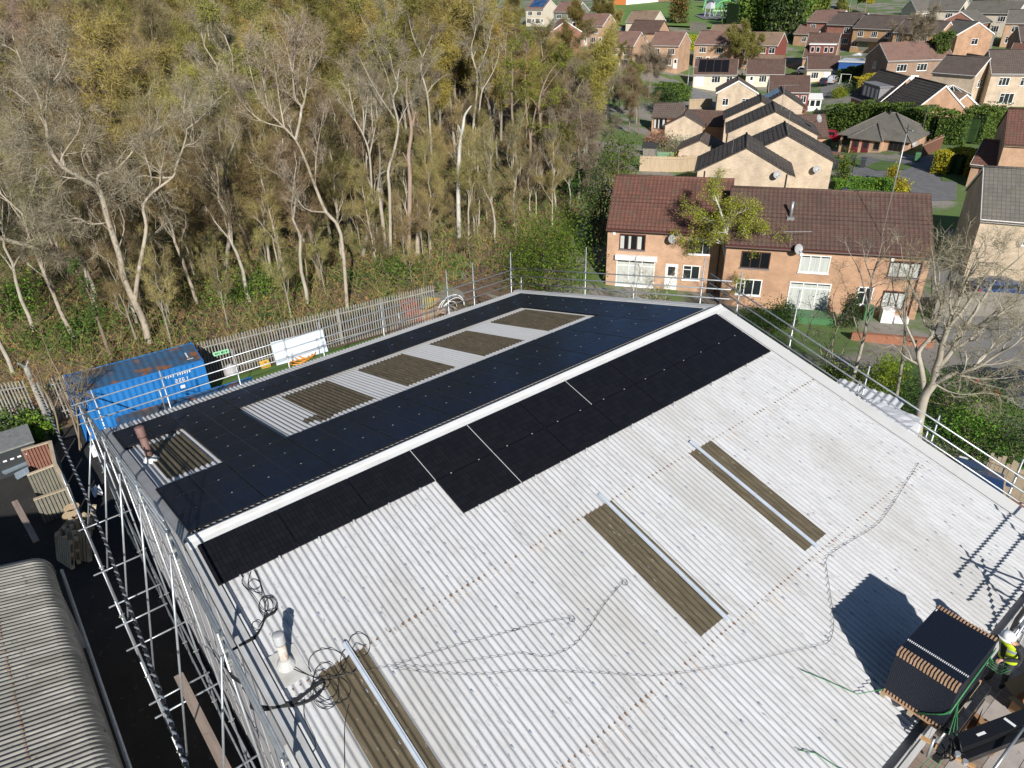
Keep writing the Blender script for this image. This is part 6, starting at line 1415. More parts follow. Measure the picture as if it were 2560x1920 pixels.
# bare saplings behind the back and far eaves
for i, (bu, pts) in enumerate((((1790, 770), [(1630, 778), (1640, 740), (1628, 700), (1610, 660)]), ((1580, 770), [(1600, 775), (1590, 725), (1600, 670), (1580, 640)]), ((1610, 770), [(1655, 775), (1668, 720), (1690, 670)]), ((2010, 790), [(2010, 860), (2030, 800), (2020, 740)]), ((2050, 900), [(2060, 900), (2090, 830), (2080, 760), (2100, 700)]), ((2140, 900), [(2090, 930), (2080, 860), (2110, 790), (2130, 760)]))):
    bq = at_z(pts[0][0], pts[0][1], -9.6 if i < 3 else -10.2)
    hero('bare_sapling', ['bare many-stemmed sapling behind the back rail in front of the patio window', 'bare sapling left of the white garden door', 'bare sapling right of the white garden door', 'bare bush by the white patio doors', 'bare sapling between the patio doors and the tree', 'bare sapling at the foot of the slim bare tree'][i], pts[0],
         [(pts, 1, .2), ([pts[0], (pts[0][0]-18, pts[0][1]-50), (pts[0][0]-40, pts[0][1]-95)], .7, .2), ([pts[0], (pts[0][0]+20, pts[0][1]-60), (pts[0][0]+45, pts[0][1]-90)], .7, .2)], 'bark_pale', 'twig_grey', r=.035, per=1, tl=.35, tw=.006, klen=.8, kids=(3, 4), seed=60+i, base=bq)
# saplings and twiggy brush at the left corner
for i, (bu, pts, lab) in enumerate((((0, 0), [(205, 1120), (180, 1040), (160, 960), (120, 880), (90, 790)], 'bare brown sapling beside the concrete pole at the corner of the fence'), ((0, 0), [(200, 1130), (195, 1060), (190, 1000), (205, 930)], 'budding sapling just left of the scaffold corner'), ((0, 0), [(150, 1100), (135, 1020), (100, 960), (60, 900)], 'thin pinkish sapling leaning over the timber bays'))):
    bq = at_z(pts[0][0], pts[0][1], -8.9)
    hero('brown_sapling', lab, pts[0], [(pts, 1, .15), ([pts[1], (pts[1][0]+25, pts[1][1]-70), (pts[1][0]+20, pts[1][1]-150)], .6, .1), ([pts[1], (pts[1][0]-30, pts[1][1]-60), (pts[1][0]-50, pts[1][1]-120)], .6, .1)], 'bark_brown', 'twig_tan', 'leaf_rust' if i == 2 else None, r=.05, per=1, tl=.4, tw=.006, klen=1.2, kids=(3, 4), seed=70+i, base=bq, leafper=.15)
# ------------------------------------------------------------------ leafy plants
def bush(name, label, c, rad, leaf, n=2500, size=.13, clumps=26, seed=1, trunk=True, cat='bush', group=None, leaf2=None, flat=0.0):
    """clumps of small leaves through an uneven ellipsoid with gaps between the clumps"""
    g = np.random.default_rng(seed); c = np.array(c, float); rad = np.array(rad, float)
    o = thing(name, label, cat, c, group=group)
    u = unit(clumps, g); u[:, 2] = np.abs(u[:, 2])*(.9 if not flat else .6)+.05; rr = (.45+.55*g.random(clumps)**.6)[:, None]
    K = c+u*rr*rad*np.array([1, 1, 1])+np.array([0, 0, rad[2]*.12])
    cs = .22+.2*g.random(clumps)
    idx = g.integers(0, clumps, n); P = K[idx]+g.normal(size=(n, 3))*(cs[idx][:, None]*rad*.75)
    P[:, 2] = np.maximum(P[:, 2], c[2]+.04)
    mb = MB(); m_ = int(n*.7) if leaf2 else n
    cards(mb, P[:m_], size, 0, g=g)
    if leaf2: cards(mb, P[m_:], size, 1, g=g)
    if trunk:
        w = MB()
        for k in range(min(clumps, 14)):
            w.tube([c+g.normal(size=3)*np.array([.12, .12, 0])*rad[0]*.4, c+(K[k]-c)*.5+g.normal(size=3)*.08*rad, K[k]], [.03+.02*rad[2]*.5, .02+.008*rad[2], .008], 4)
        w.build('stems', 'bark_brown', o)
    mb.build('foliage', [leaf]+([leaf2] if leaf2 else []), o)
    return o
def BU(name, label, uv, rad, leaf, dz=0, **k):
    p = G(*uv); bush(name, label, (p[0], p[1], p[2]+dz), rad, leaf, **k)
gb_ = at_z(1365, 700, -9.2)
bush('hawthorn_bush', 'big bright green leafy bush at the back corner of the warehouse roof', (*gb_[:2], -9.6), (3.1, 3.1, 4.4), 'leaf_bright', n=11000, size=.085, clumps=60, seed=81, leaf2='leaf_mid')
gb_ = at_z(1490, 640, -10.5)
bush('holly_tree', 'dark green holly standing against the left end of the brick terrace', (gb_[0]-3, gb_[1]+3.5, -11.2), (1.7, 1.7, 6.2), 'leaf_dark', n=5000, size=.10, clumps=40, seed=82, leaf2='leaf_mid')
BU('holly_bush', 'dark glossy bush behind the dead snag at the corner of the wood', (1440, 500), (2.0, 2.0, 4.4), 'leaf_dark', n=2200, size=.15, clumps=30, seed=83, leaf2='leaf_bright')
BU('green_bush', 'light green budding bush between the wood and the garden fence', (1540, 430), (2.4, 2.4, 3.6), 'leaf_bramble', n=1800, size=.15, clumps=30, seed=84, leaf2='leaf_bright')
BU('small_green_bush', 'small bright green bush low in the wood left of the white snag', (1052, 480), (2.0, 2.0, 2.6), 'leaf_bright', n=1500, size=.13, clumps=14, seed=85)
BU('ivy_bush', 'sunlit green bush at the left edge of the wood', (20, 790), (2.6, 2.6, 3.4), 'leaf_bright', n=5000, size=.085, clumps=34, seed=86, leaf2='leaf_mid')
BU('bramble_bush', 'green bramble patch on the woodland floor behind the container', (185, 850), (3.0, 3.0, 1.3), 'leaf_bramble', n=2600, size=.10, clumps=28, seed=87, leaf2='leaf_mid')
BU('ivy_patch', 'green ivy patch at the foot of the leaning brown trunks', (640, 730), (3.5, 3.5, 1.4), 'leaf_mid', n=2400, size=.10, clumps=30, seed=88, leaf2='leaf_bright')
BU('ivy_mound', 'low green ivy mound behind the right half of the palisade fence', (980, 700), (3.2, 3.2, 1.2), 'leaf_mid', n=2000, size=.10, clumps=30, seed=89, leaf2='leaf_bramble')
p = at_z(290, 1020, -8.4); bush('evergreen_shrub', 'sprawling evergreen shrub in front of the blue containers', (p[0], p[1], -8.95), (1.3, 1.6, 1.9), 'leaf_mid', n=900, size=.11, clumps=16, seed=90, leaf2='leaf_bright')
p = at_z(20, 1090, -8.6); bush('evergreen_bush', 'dark evergreen bush at the left edge below the pale fence', (p[0], p[1], -9), (1.8, 1.6, 1.2), 'leaf_mid', n=1400, size=.11, clumps=18, seed=91, leaf2='leaf_dark')
p = at_z(112, 1085, -8.6); bush('young_shrub', 'young green shrub growing by the back timber bay', (p[0], p[1], -9), (.6, .9, 1.3), 'leaf_bright', n=420, size=.10, clumps=9, seed=92)
for i, (u, v, z, rad, lf, lab) in enumerate(((1905, 830, -10.5, (1.6, 1.6, 1.9), 'leaf_mid', 'dark green shrub below the birch beside the terrace'), (1958, 800, -10.8, (.9, .9, 1.5), 'leaf_dark', 'dark conifer-like shrub left of the white patio doors'), (2120, 960, -10, (1.6, 1.6, 1.2), 'leaf_bramble', 'low green shrub at the foot of the slim bare tree'),
                                            (2420, 1120, -9.6, (2.2, 2.2, 1.8), 'leaf_bright', 'leafy green shrub right of the big tree trunk'), (2480, 1080, -9.6, (3.4, 2.8, 1.6), 'leaf_mid', 'bank of dark green undergrowth at the right edge'), (2520, 1150, -9.4, (2.4, 2.4, 1.6), 'leaf_mid', 'green thicket above the broken board fence'), (2390, 1000, -10, (2.6, 2.6, 1.8), 'leaf_mid', 'green thicket behind the big bare tree'), (1640, 790, -9.6, (2.0, 1.6, 1.4), 'leaf_bramble', 'low shrub hard against the far gable rail'), (2210, 960, -10.4, (1.0, 1.0, 1.8), 'leaf_lime', 'small yellow-green shrub on the lawn'), (2122, 800, -11, (.6, .6, 1.9), 'leaf_dark', 'dark pointed shrub in front of the terrace wall'))):
    p = at_z(u, v, z); bush('garden_shrub', lab, (p[0], p[1], z-.4), rad, lf, n=3400, size=.065, clumps=34, seed=100+i, leaf2='leaf_bramble')
def hedge(label, pts, h, w, leaf, n, size=.2, leaf2=None, seed=1, name='hedge', rough=.25):
    g = np.random.default_rng(seed); pts = [np.array(p, float) for p in pts]; mb = MB(); o = thing(name, label, 'hedge', (pts[0]+pts[-1])/2)
    Ls = [np.linalg.norm(b-a) for a, b in zip(pts, pts[1:])]; tot = sum(Ls); t = g.random(n)*tot; P = []
    bumps = g.random(400)
    for k in range(n):
        s_ = t[k]; i = 0
        while i < len(Ls)-1 and s_ > Ls[i]: s_ -= Ls[i]; i += 1
        d = (pts[i+1]-pts[i])/Ls[i]; nn_ = np.array([-d[1], d[0], 0]); q = pts[i]+d*s_
        hh = h*(1+rough*(bumps[int(t[k]*1.1) % 400]-.5)*1.2+rough*.5*(bumps[int(t[k]*3.1+77) % 400]-.5)); f = g.random()
        if f < .45: a = -w/2*(1+.25*g.normal()*rough*2); z = hh*g.random()
        elif f < .6: a = w/2; z = hh*g.random()
        else: a = w*(g.random()-.5); z = hh*(1-.06*g.random())
        P.append(q+nn_*(a+g.normal()*.08)+np.array([0, 0, z]))
    P = np.array(P); m_ = int(n*.75) if leaf2 else n
    cards(mb, P[:m_], size, 0, g=g)
    if leaf2: cards(mb, P[m_:], size, 1, g=g)
    mb.build('foliage', [leaf]+([leaf2] if leaf2 else []), o)
    w_ = MB()
    for i in range(len(pts)-1):
        d = pts[i+1]-pts[i]; w_.bar(pts[i]+np.array([0, 0, h*.42]), pts[i+1]+np.array([0, 0, h*.42]), w*.55, h*.72)
    w_.build('inner_growth', 'leaf_dark', o)
    return o
# ------------------------------------------------------------------ gardens, roads and street things of the estate
def g3(x, y): return c3(x, y)
def lineG(*uv): return [G(*q) for q in uv]
# ways
sheet('road', gp(*[c4_(*q) for q in ((640, 1545), (800, 1475+110), (1300, 1560), (1560, 1700), (1540, 1980), (1150, 1990), (1060, 1850), (620, 1800), (480, 1730), (420, 1660))]), 'asphalt', .05, 3)
sheet('lane', gp(*[c3(*q) for q in ((600, 790), (760, 800), (850, 850), (960, 880), (1080, 930), (1150, 990), (1140, 1080), (680, 1180), (560, 1120), (560, 1010), (830, 1010), (850, 930), (720, 860), (580, 850))]), 'asphalt_pale', .06, 3)
sheet('side_road', gp(*[c4_(*q) for q in ((200, 870), (330, 820), (500, 830), (520, 900), (360, 960), (200, 960))]), 'asphalt_pale', .05, 3)
sheet('upper_road', gp(*[c4_(*q) for q in ((1560, 930), (1900, 905), (2240, 900), (2300, 1060), (1960, 1120), (1640, 1000))]), 'asphalt_pale', .05, 3)
sheet('close_road', gp(*[c4_(*q) for q in ((400, 400), (640, 370), (700, 410), (600, 470), (430, 470))]), 'paving', .06, 4)
p_ = lineG((2280, 560), (2560, 640))
sheet('car_park', gp((2330, 690), (2420, 640), (2620, 780), (2700, 1010), (2620, 1060), (2420, 950), (2400, 880), (2330, 830)), 'asphalt_pale', .05, 3)
sheet('front_lawn', gp(*[c4_(*q) for q in ((640, 1650), (800, 1590), (1120, 1640), (1050, 1680), (760, 1690))]), 'lawn_green', .09, 2)
sheet('side_lawn', gp(*[c4_(*q) for q in ((290, 1540), (420, 1540), (640, 1600), (560, 1650), (440, 1640), (380, 1690))]), 'lawn_green', .08, 2)
sheet('near_lawn', gp(*[c4_(*q) for q in ((300, 1860), (700, 1830), (1000, 1890), (1060, 1960), (900, 1990), (300, 1990))]), 'lawn_green', .09, 2)
sheet('verge_lawn', gp(*[c4_(*q) for q in ((1380, 1720), (1560, 1720), (1560, 1800), (1400, 1790))]), 'lawn_green', .09, 2)
sheet('back_lawn', gp((2230, 910), (2300, 900), (2370, 1010), (2300, 1090), (2240, 1000)), 'lawn_green', .06, 2)
sheet('upper_lawn', gp(*[c4_(*q) for q in ((2070, 1050), (2260, 1040), (2260, 1090), (2100, 1085))]), 'lawn_green', .09, 3)
fl_ = gp(*[c3(*q) for q in ((60, 75), (400, 45), (1000, 45), (2150, 60), (2150, 14), (900, 4), (560, 2), (0, 10))])
sheet('playing_field', gp(*[c3(*q) for q in ((60, 240), (270, 275), (700, 270), (1100, 290), (1500, 140), (2200, 100), (2260, 6), (1600, 3), (900, 3), (560, 6), (100, 60))]), 'field_green', .55, 12)
sheet('field_path', strip(gp(*[c3(*q) for q in ((560, 38), (900, 42), (1500, 22), (2000, 14))]), 2.0), 'paving', .65, 12)
# hedges
hedge('tall dense green conifer hedge running behind the hipped bungalow', [np.array(p) for p in lineG(c4_(270, 1300), c4_(800, 1290), c4_(1330, 1400), c4_(1640, 1420), c4_(1880, 1330))], 3.9, 3.0, 'leaf_hedge', 26000, .15, 'leaf_mid', 5, rough=.22)
hedge('square-clipped yellow-green hedge beside the close', lineG(c4_(1345, 1690), c4_(1500, 1720), c4_(1660, 1680)), 2.5, 2.6, 'leaf_yellow', 4500, .13, 'leaf_lime', 6, rough=.06)
hedge('golden hedge in front of the blue garage on the upper road', lineG(c4_(520, 930), c4_(740, 880)), 2.8, 2.0, 'leaf_yellow', 2600, .16, 'leaf_rust', 7, rough=.15)
hedge('dark green hedge between the cars and the golden hedge', lineG(c4_(370, 800), c4_(740, 775)), 2.6, 2.2, 'leaf_hedge', 2600, .2, 'leaf_dark', 8)
hedge('bright yellow hedge between two brick houses in the middle distance', lineG(c3(842, 488), c3(978, 488)), 3.4, 2.5, 'leaf_yellow', 2600, .22, 'leaf_lime', 9, rough=.1)
hedge('low clipped green hedge on the lawn behind the terrace', lineG(c4_(310, 1870), c4_(640, 1850), c4_(930, 1880)), 1.0, 1.4, 'leaf_hedge', 4200, .12, 'leaf_lime', 10)
hedge('bank of mixed green shrubs along the near side of the playing field', lineG(c3(1290, 300), c3(1500, 270), c3(1720, 300), c3(1950, 260)), 9, 9, 'leaf_hedge', 9000, .45, 'leaf_bramble', 12, rough=.5)
hedge('far green shrub bank at the top right of the playing field', lineG(c3(1650, 150), c3(1950, 130), c3(2230, 120)), 7, 8, 'leaf_bramble', 6000, .5, 'leaf_hedge', 13, rough=.5)
hedge('clipped dark hedge by the lamp post at the turn of the lane', lineG(c3(560, 985), c3(840, 990)), 2.8, 3, 'leaf_hedge', 3200, .2, 'leaf_bramble', 14)
def topi(label, uv, rad, leaf, h, seed, leaf2=None): BU('clipped_shrub', label, uv, (rad, rad, h), leaf, n=1500, size=.11, clumps=60, seed=seed, leaf2=leaf2, trunk=False)
topi('tall egg-shaped clipped shrub by the corner of the second cream house', c4_(420, 1790), .95, 'leaf_bramble', 2.6, 120, 'leaf_hedge')
topi('small golden cone-shaped shrub on the lawn by the close', c4_(890, 1835), .62, 'leaf_yellow', 1.9, 121, 'leaf_lime')
topi('low golden-flowered shrub beside the cone-shaped one', c4_(970, 1880), 1.0, 'leaf_yellow', .95, 122, 'leaf_rust')
topi('round dark clipped bush beside the upper road', c4_(465, 930), 1.7, 'leaf_dark', 2.0, 123, 'leaf_hedge')
topi('small yellow-green bush next to the round dark one', c4_(385, 960), 1.3, 'leaf_lime', 1.7, 124)
topi('orange-flowered shrub in the back garden behind the lap fence', c3(690, 1640), 1.0, 'leaf_yellow', 1.2, 125, 'leaf_rust')
topi('pink-tinged shrub next to the orange one in the back garden', c3(830, 1655), .9, 'blossom_pink', 1.0, 126, 'leaf_bramble')
topi('dark bush by the trellis in the back garden', c3(830, 1560), 1.0, 'leaf_dark', 1.6, 127, 'leaf_mid')
topi('maroon-twigged shrub under the sunroom window', c3(560, 1420), 1.5, 'leaf_rust', 1.6, 128, 'twig_purple')
topi('large dull shrub in the garden below the small cream house', c3(660, 1480), 2.0, 'twig_purple', 2.0, 129, 'leaf_bramble')
topi('shrub in front of the chalet house', c4_(100, 530), 1.8, 'leaf_bramble', 1.8, 130)
topi('round dark shrub by the orange grey-roofed house', c4_(1790, 440), 3.0, 'leaf_dark', 3.6, 131, 'leaf_hedge')
topi('shrub by the conservatory of the lit cream house', c4_(1490, 840), 1.6, 'leaf_bramble', 1.6, 132)
topi('laurel hedge-bush behind the lane by the dark tree', c3(590, 1120), 2.4, 'leaf_dark', 3.6, 133, 'leaf_mid')
topi('shrub hiding the gate right of the small cream house', c3(1090, 1260), 1.4, 'leaf_bramble', 1.6, 134)
# individual trees of the estate
def estate_tree(label, uv, H, rad, twig, leaf, seed, leafper=.5, bark='bark_brown', form='spread', per=5, name='street_tree', leafsize=.12, klen=None, z=0):
    p = G(*uv); o = proto_tree(name, seed, H, bark, twig, leaf, .05, form, per, .9, .022, leafper, leafsize, .15, r=H*.02, klen=klen or rad)
    M = TR(p[0], p[1], p[2]-.1+z); o.matrix_world = Matrix(M.tolist()); ROOT[o] = M; o['label'] = label; return o
estate_tree('large budding olive-brown tree in front of the red-clad terrace', c3(1400, 760), 8.5, 8.0, 'twig_tan', 'bud_olive', 140, 1.0, per=6)
estate_tree('dark bare tree with crooked boughs standing over the lane', c3(480, 960), 7.6, 6.8, 'twig_purple', None, 141, 0)
estate_tree('knotted bare tree with a purplish head in front of the brown house', c4_(1150, 740), 10, 7.5, 'twig_purple', None, 142, 0)
estate_tree('ivy-covered dark tree at the foot of the knotted bare tree', c4_(1290, 780), 8, 3.4, 'twig_brown', 'leaf_mid', 143, 2.2, leafsize=.18)
estate_tree('pale leafless tree with reddish twigs behind the far houses', c4_(1480, 190), 13, 5, 'twig_purple', None, 144, 0)
estate_tree('round golden-green tree at the top edge behind the red houses', c4_(640, 140), 9, 4.5, 'twig_brown', 'leaf_yellow', 145, 1.4, leafsize=.25)
estate_tree('dark green round tree left of the golden one at the top edge', c4_(560, 100), 10, 4.5, 'twig_brown', 'leaf_mid', 146, 3, leafsize=.3)
estate_tree('olive shrub-tree in front of the red houses of the far row', c4_(400, 290), 7, 3, 'twig_brown', 'leaf_bramble', 147, 2.2, leafsize=.22)
estate_tree('small budding street tree by the tan houses', c4_(690, 480), 7, 2.6, 'twig_tan', 'bud_olive', 148, .8)
estate_tree('small dark garden tree at the right edge behind the carport', c4_(1950, 180), 5, 2.4, 'twig_brown', 'leaf_mid', 149, 2.5, leafsize=.25)
estate_tree('thin bare tree at the edge of the wood over the pinkish roof', c3(100, 430), 11, 4, 'twig_tan', 'bud_olive', 150, .6)
estate_tree('budding tree hiding the houses behind the wood', (1500, 110), 12, 5, 'twig_tan', 'bud_olive', 151, 1.0)
estate_tree('second budding tree hiding the houses behind the wood', (1440, 120), 11, 4.5, 'twig_tan', 'bud_olive', 152, 1.0)
BU('dark_conifer', 'dark conifer standing at the corner of the field shrubs', c3(1800, 370), (5, 5, 15), 'leaf_dark', n=3600, size=.5, clumps=60, seed=160, leaf2='leaf_mid', cat='tree')
BU('golden_cypress', 'tall golden-green columnar cypress beside the field', c3(772, 245), (2.6, 2.6, 11), 'leaf_bramble', n=2600, size=.35, clumps=70, seed=161, leaf2='leaf_rust', cat='tree')
BU('palm', 'spiky palm-like plant behind the parked cars', c4_(200, 1310), (.9, .9, 2.2), 'leaf_lime', n=260, size=.4, clumps=8, seed=162, cat='plant')
BU('garden_tree', 'dark evergreen tree beside the striped cream roofs and the lane', c3(650, 1150), (2.0, 2.0, 4.4), 'leaf_dark', n=1500, size=.2, clumps=26, seed=163, leaf2='leaf_mid', cat='tree')
# fences and walls
mat('fence_tan', (.47, .37, .25), (.38, .29, .19), 1.5, (3, 3, .5), .85); mat('fence_brown', (.17, .075, .045), (.13, .06, .04), 2, (3, 3, .5), .85); mat('fence_grey', (.24, .22, .19), (.18, .165, .14), 1.5, (3, 3, .5), .9); mat('fence_green', (.16, .27, .17), rough=.8); mat('wall_brick_low', (.33, .14, .08), (.26, .11, .065), 6, rough=.9)
def fence(label, pts, h, m, posts=None, step=1.8, name='board_fence', tilt=0, gaps=0, board=.14):
    pts = [np.array(p, float) for p in pts]; o = thing(name, label, 'fence', (pts[0]+pts[-1])/2); mb = MB(); po = MB(); r_ = random.Random(len(label))
    for a, b in zip(pts, pts[1:]):
        d = b-a; L_ = np.linalg.norm(d); d /= L_; n = np.array([d[1], -d[0], 0]); n /= np.linalg.norm(n); k = 0
        while k < L_-.02:
            w = min(board*.96, L_-k); p = a+d*(k+w/2); hh = h+r_.uniform(-.03, .03)*(1+tilt*6); l = n*r_.uniform(-.012, .012)+d*r_.uniform(-.03, .03)*tilt*3
            if not (gaps and r_.random() < gaps): mb.bar(p, p+np.array([0, 0, hh])+l, .02, w, up=d)
            k += board
        k = 0
        while k <= L_+.05:
            p = a+d*min(k, L_)-n*.06; po.bar(p, p+np.array([0, 0, h+.08]), .1, .1, up=d); k += step
        po.bar(a+np.array([0, 0, h-.25])+n*.03, b+np.array([0, 0, h-.25])+n*.03, .08, .04)
    mb.build('boards', m, o); po.build('posts_and_rail', posts or m, o); return o
fence('tan lap fence across the back garden between the terrace and the cream houses', lineG(c3(390, 1690), c3(780, 1700), c3(960, 1680)), 1.8, 'fence_tan')
fence('pale green fence panels behind the tan lap fence', lineG(c3(560, 1640), c3(720, 1640)), 1.7, 'fence_green')
fence('short pale fence beside the lane behind the striped cream roofs', lineG(c3(880, 1080), c3(1100, 1070)), 1.8, 'fence_tan')
fence('brown panel fence with pale concrete posts along the upper road', lineG(c4_(1530, 900), c4_(1620, 935), c4_(1810, 900)), 2.1, 'fence_brown', 'concrete', 1.9)
fence('dark brown panel fence continuing right along the upper road', lineG(c4_(1850, 900), c4_(2140, 895)), 2.2, 'fence_brown', 'fence_brown')
fence('long grey board fence behind the orange grey-roofed house', lineG(c4_(1430, 530), c4_(1750, 560), c4_(1870, 545)), 4.0, 'fence_grey', step=3)
fence('brown fence slanting back beside the hipped bungalow', lineG(c4_(1190, 1560), c4_(1390, 1470)), 1.8, 'fence_brown', 'fence_tan')
fence('pale white fence panels at the head of the playing field', lineG((1565, 16), (1645, 8)), 3.0, 'upvc', step=5)
fence('orange panel fence left of the white panels at the field', lineG((1534, 16), (1564, 16)), 3.0, 'door_orange', step=5)
fence('red-brown boundary wall at the far end of the field', lineG((1645, 7), (1690, 4)), 3.2, 'brick_red', step=6, name='boundary_wall')
fence('grey railings in front of the far gardens by the field', lineG(c3(885, 300), c3(1050, 320)), 2.4, 'fence_grey', step=3)
fence('grey board fence behind the car park at the right edge', lineG((2330, 800), (2420, 790), (2580, 800)), 1.9, 'fence_grey')
a_, b_, c__ = at_z(2325, 1162, -8.7), at_z(2502, 1225, -8.7), at_z(2560, 1260, -8.9)
fence('weathered grey board fence with a loose rail beside the far gable', [np.array([*at_z(2290, 1148, -7.9)[:2], -9.1]), np.array([*at_z(2505, 1212, -7.9)[:2], -9.1])], 1.4, 'fence_grey', tilt=.6)
fence('broken pale picket fence leaning at the right edge', [np.array([*at_z(2475, 1152, -7.6)[:2], -9.1]), np.array([*at_z(2640, 1215, -7.6)[:2], -9.1])], 1.75, 'timber_pale', tilt=1.0, gaps=.1)
q0, q1 = at_z(2490, 1240, -8.3), at_z(2640, 1290, -8.3); mb = MB(); mb.bar((q0[0], q0[1], -8.65), (q1[0], q1[1], -8.65), .25, .75)
tag(mb.build('brick_wall', 'wall_brick_low'), 'low red brick wall below the broken picket fence', 'wall')
qa = at_z(2160, 915, -11.2); mb = MB(); ex5, ey5 = E(yt); p0 = np.array(loc(M2, 8.6, -4.3, 0)); p1 = np.array(loc(M2, 13.6, -4.3, 0)); mb.bar(p0+np.array([0, 0, .3]), p1+np.array([0, 0, .3]), .25, .6); mb.bar(p0+np.array([0, 0, .62]), p1+np.array([0, 0, .62]), .34, .06)
tag(mb.build('garden_wall', 'wall_brick_low'), 'low brick garden wall in front of the right end of the terrace', 'wall')
mat('tarp_green', (.06, .17, .07), rough=.5); p0 = loc(M2, 6.0, -1.3, 0); mb = MB(); M_ = M2 @ TR(4.7, -2.2, 0); mb2 = MB(M_); mb2.box(0, 3.2, 0, 1.3, 0, .5); mb2.box(-.05, 3.25, -.05, 1.35, .5, .56); tag(mb2.build('green_storage_box', 'tarp_green'), 'long green storage box under the white patio doors', 'storage box')
mb = MB(M2 @ TR(11.0, -1.0, 0)); mb.box(0, .75, 0, .75, .05, 1.0); mb.box(.9, 1.8, .1, .6, .05, .45); mb.box(-.02, .77, -.02, .77, 1.0, 1.05); tag(mb.build('white_cabinet', 'lamp_white'), 'white appliance standing outside the right end of the terrace', 'appliance')
mb = MB(M2 @ TR(9.9, -.9, 0)); mb.box(0, .55, 0, .6, .08, 1.0); mb.box(-.03, .58, -.05, .65, 1.0, 1.07); tag(mb.build('wheelie_bin', 'tarp_green'), 'green wheelie bin against the terrace wall beside the white appliance', 'bin')
# small slatted shed behind the far gable, wrapped stack beside it
p0 = at_z(2165, 985, -7.6); mat('shed_white', (.55, .57, .60), (.45, .47, .5), 1.5, (6, .4, .4), .6)
sh = thing('garden_store', 'pale corrugated store with a ribbed roof behind the far gable', 'shed', (p0[0], p0[1], -9.3), rz=.1); Ms_ = ROOT[sh]
mb = MB(Ms_); mb.box(-1.5, 1.4, -.9, .9, 0, 1.25); mb.build('wall', 'shed_white', sh); mb = MB(Ms_); xs_ = [-1.65+.06*k for k in range(54)]; mb.grid([[(x, y, z+.03*math.cos(x*2*PI/.36)) for x in xs_] for y, z in ((-1.05, 1.3), (1.05, 1.5))]); mb.build('roof', 'shed_white', sh)
p0 = at_z(2215, 1040, -7.9); mat('wrap_white', (.66, .67, .70), (.55, .57, .62), 2, rough=.35, bump=.6); g = np.random.default_rng(3)
mb = MB(); P = [[(p0[0]-1.2+.24*i, p0[1]-1.0+.22*j, -7.9+.06*g.random()) for i in range(11)] for j in range(10)]; mb.grid(P)
for e in (P[0], P[-1], [r[0] for r in P], [r[-1] for r in P]): mb.grid([e, [(x+.03*g.normal(), y+.03*g.normal(), -8.5) for x, y, z in e], [(x, y, -9.3) for x, y, z in e]])
tag(mb.build('wrapped_stack', 'wrap_white'), 'stack wrapped in white plastic beside the pale corrugated store', 'stack')
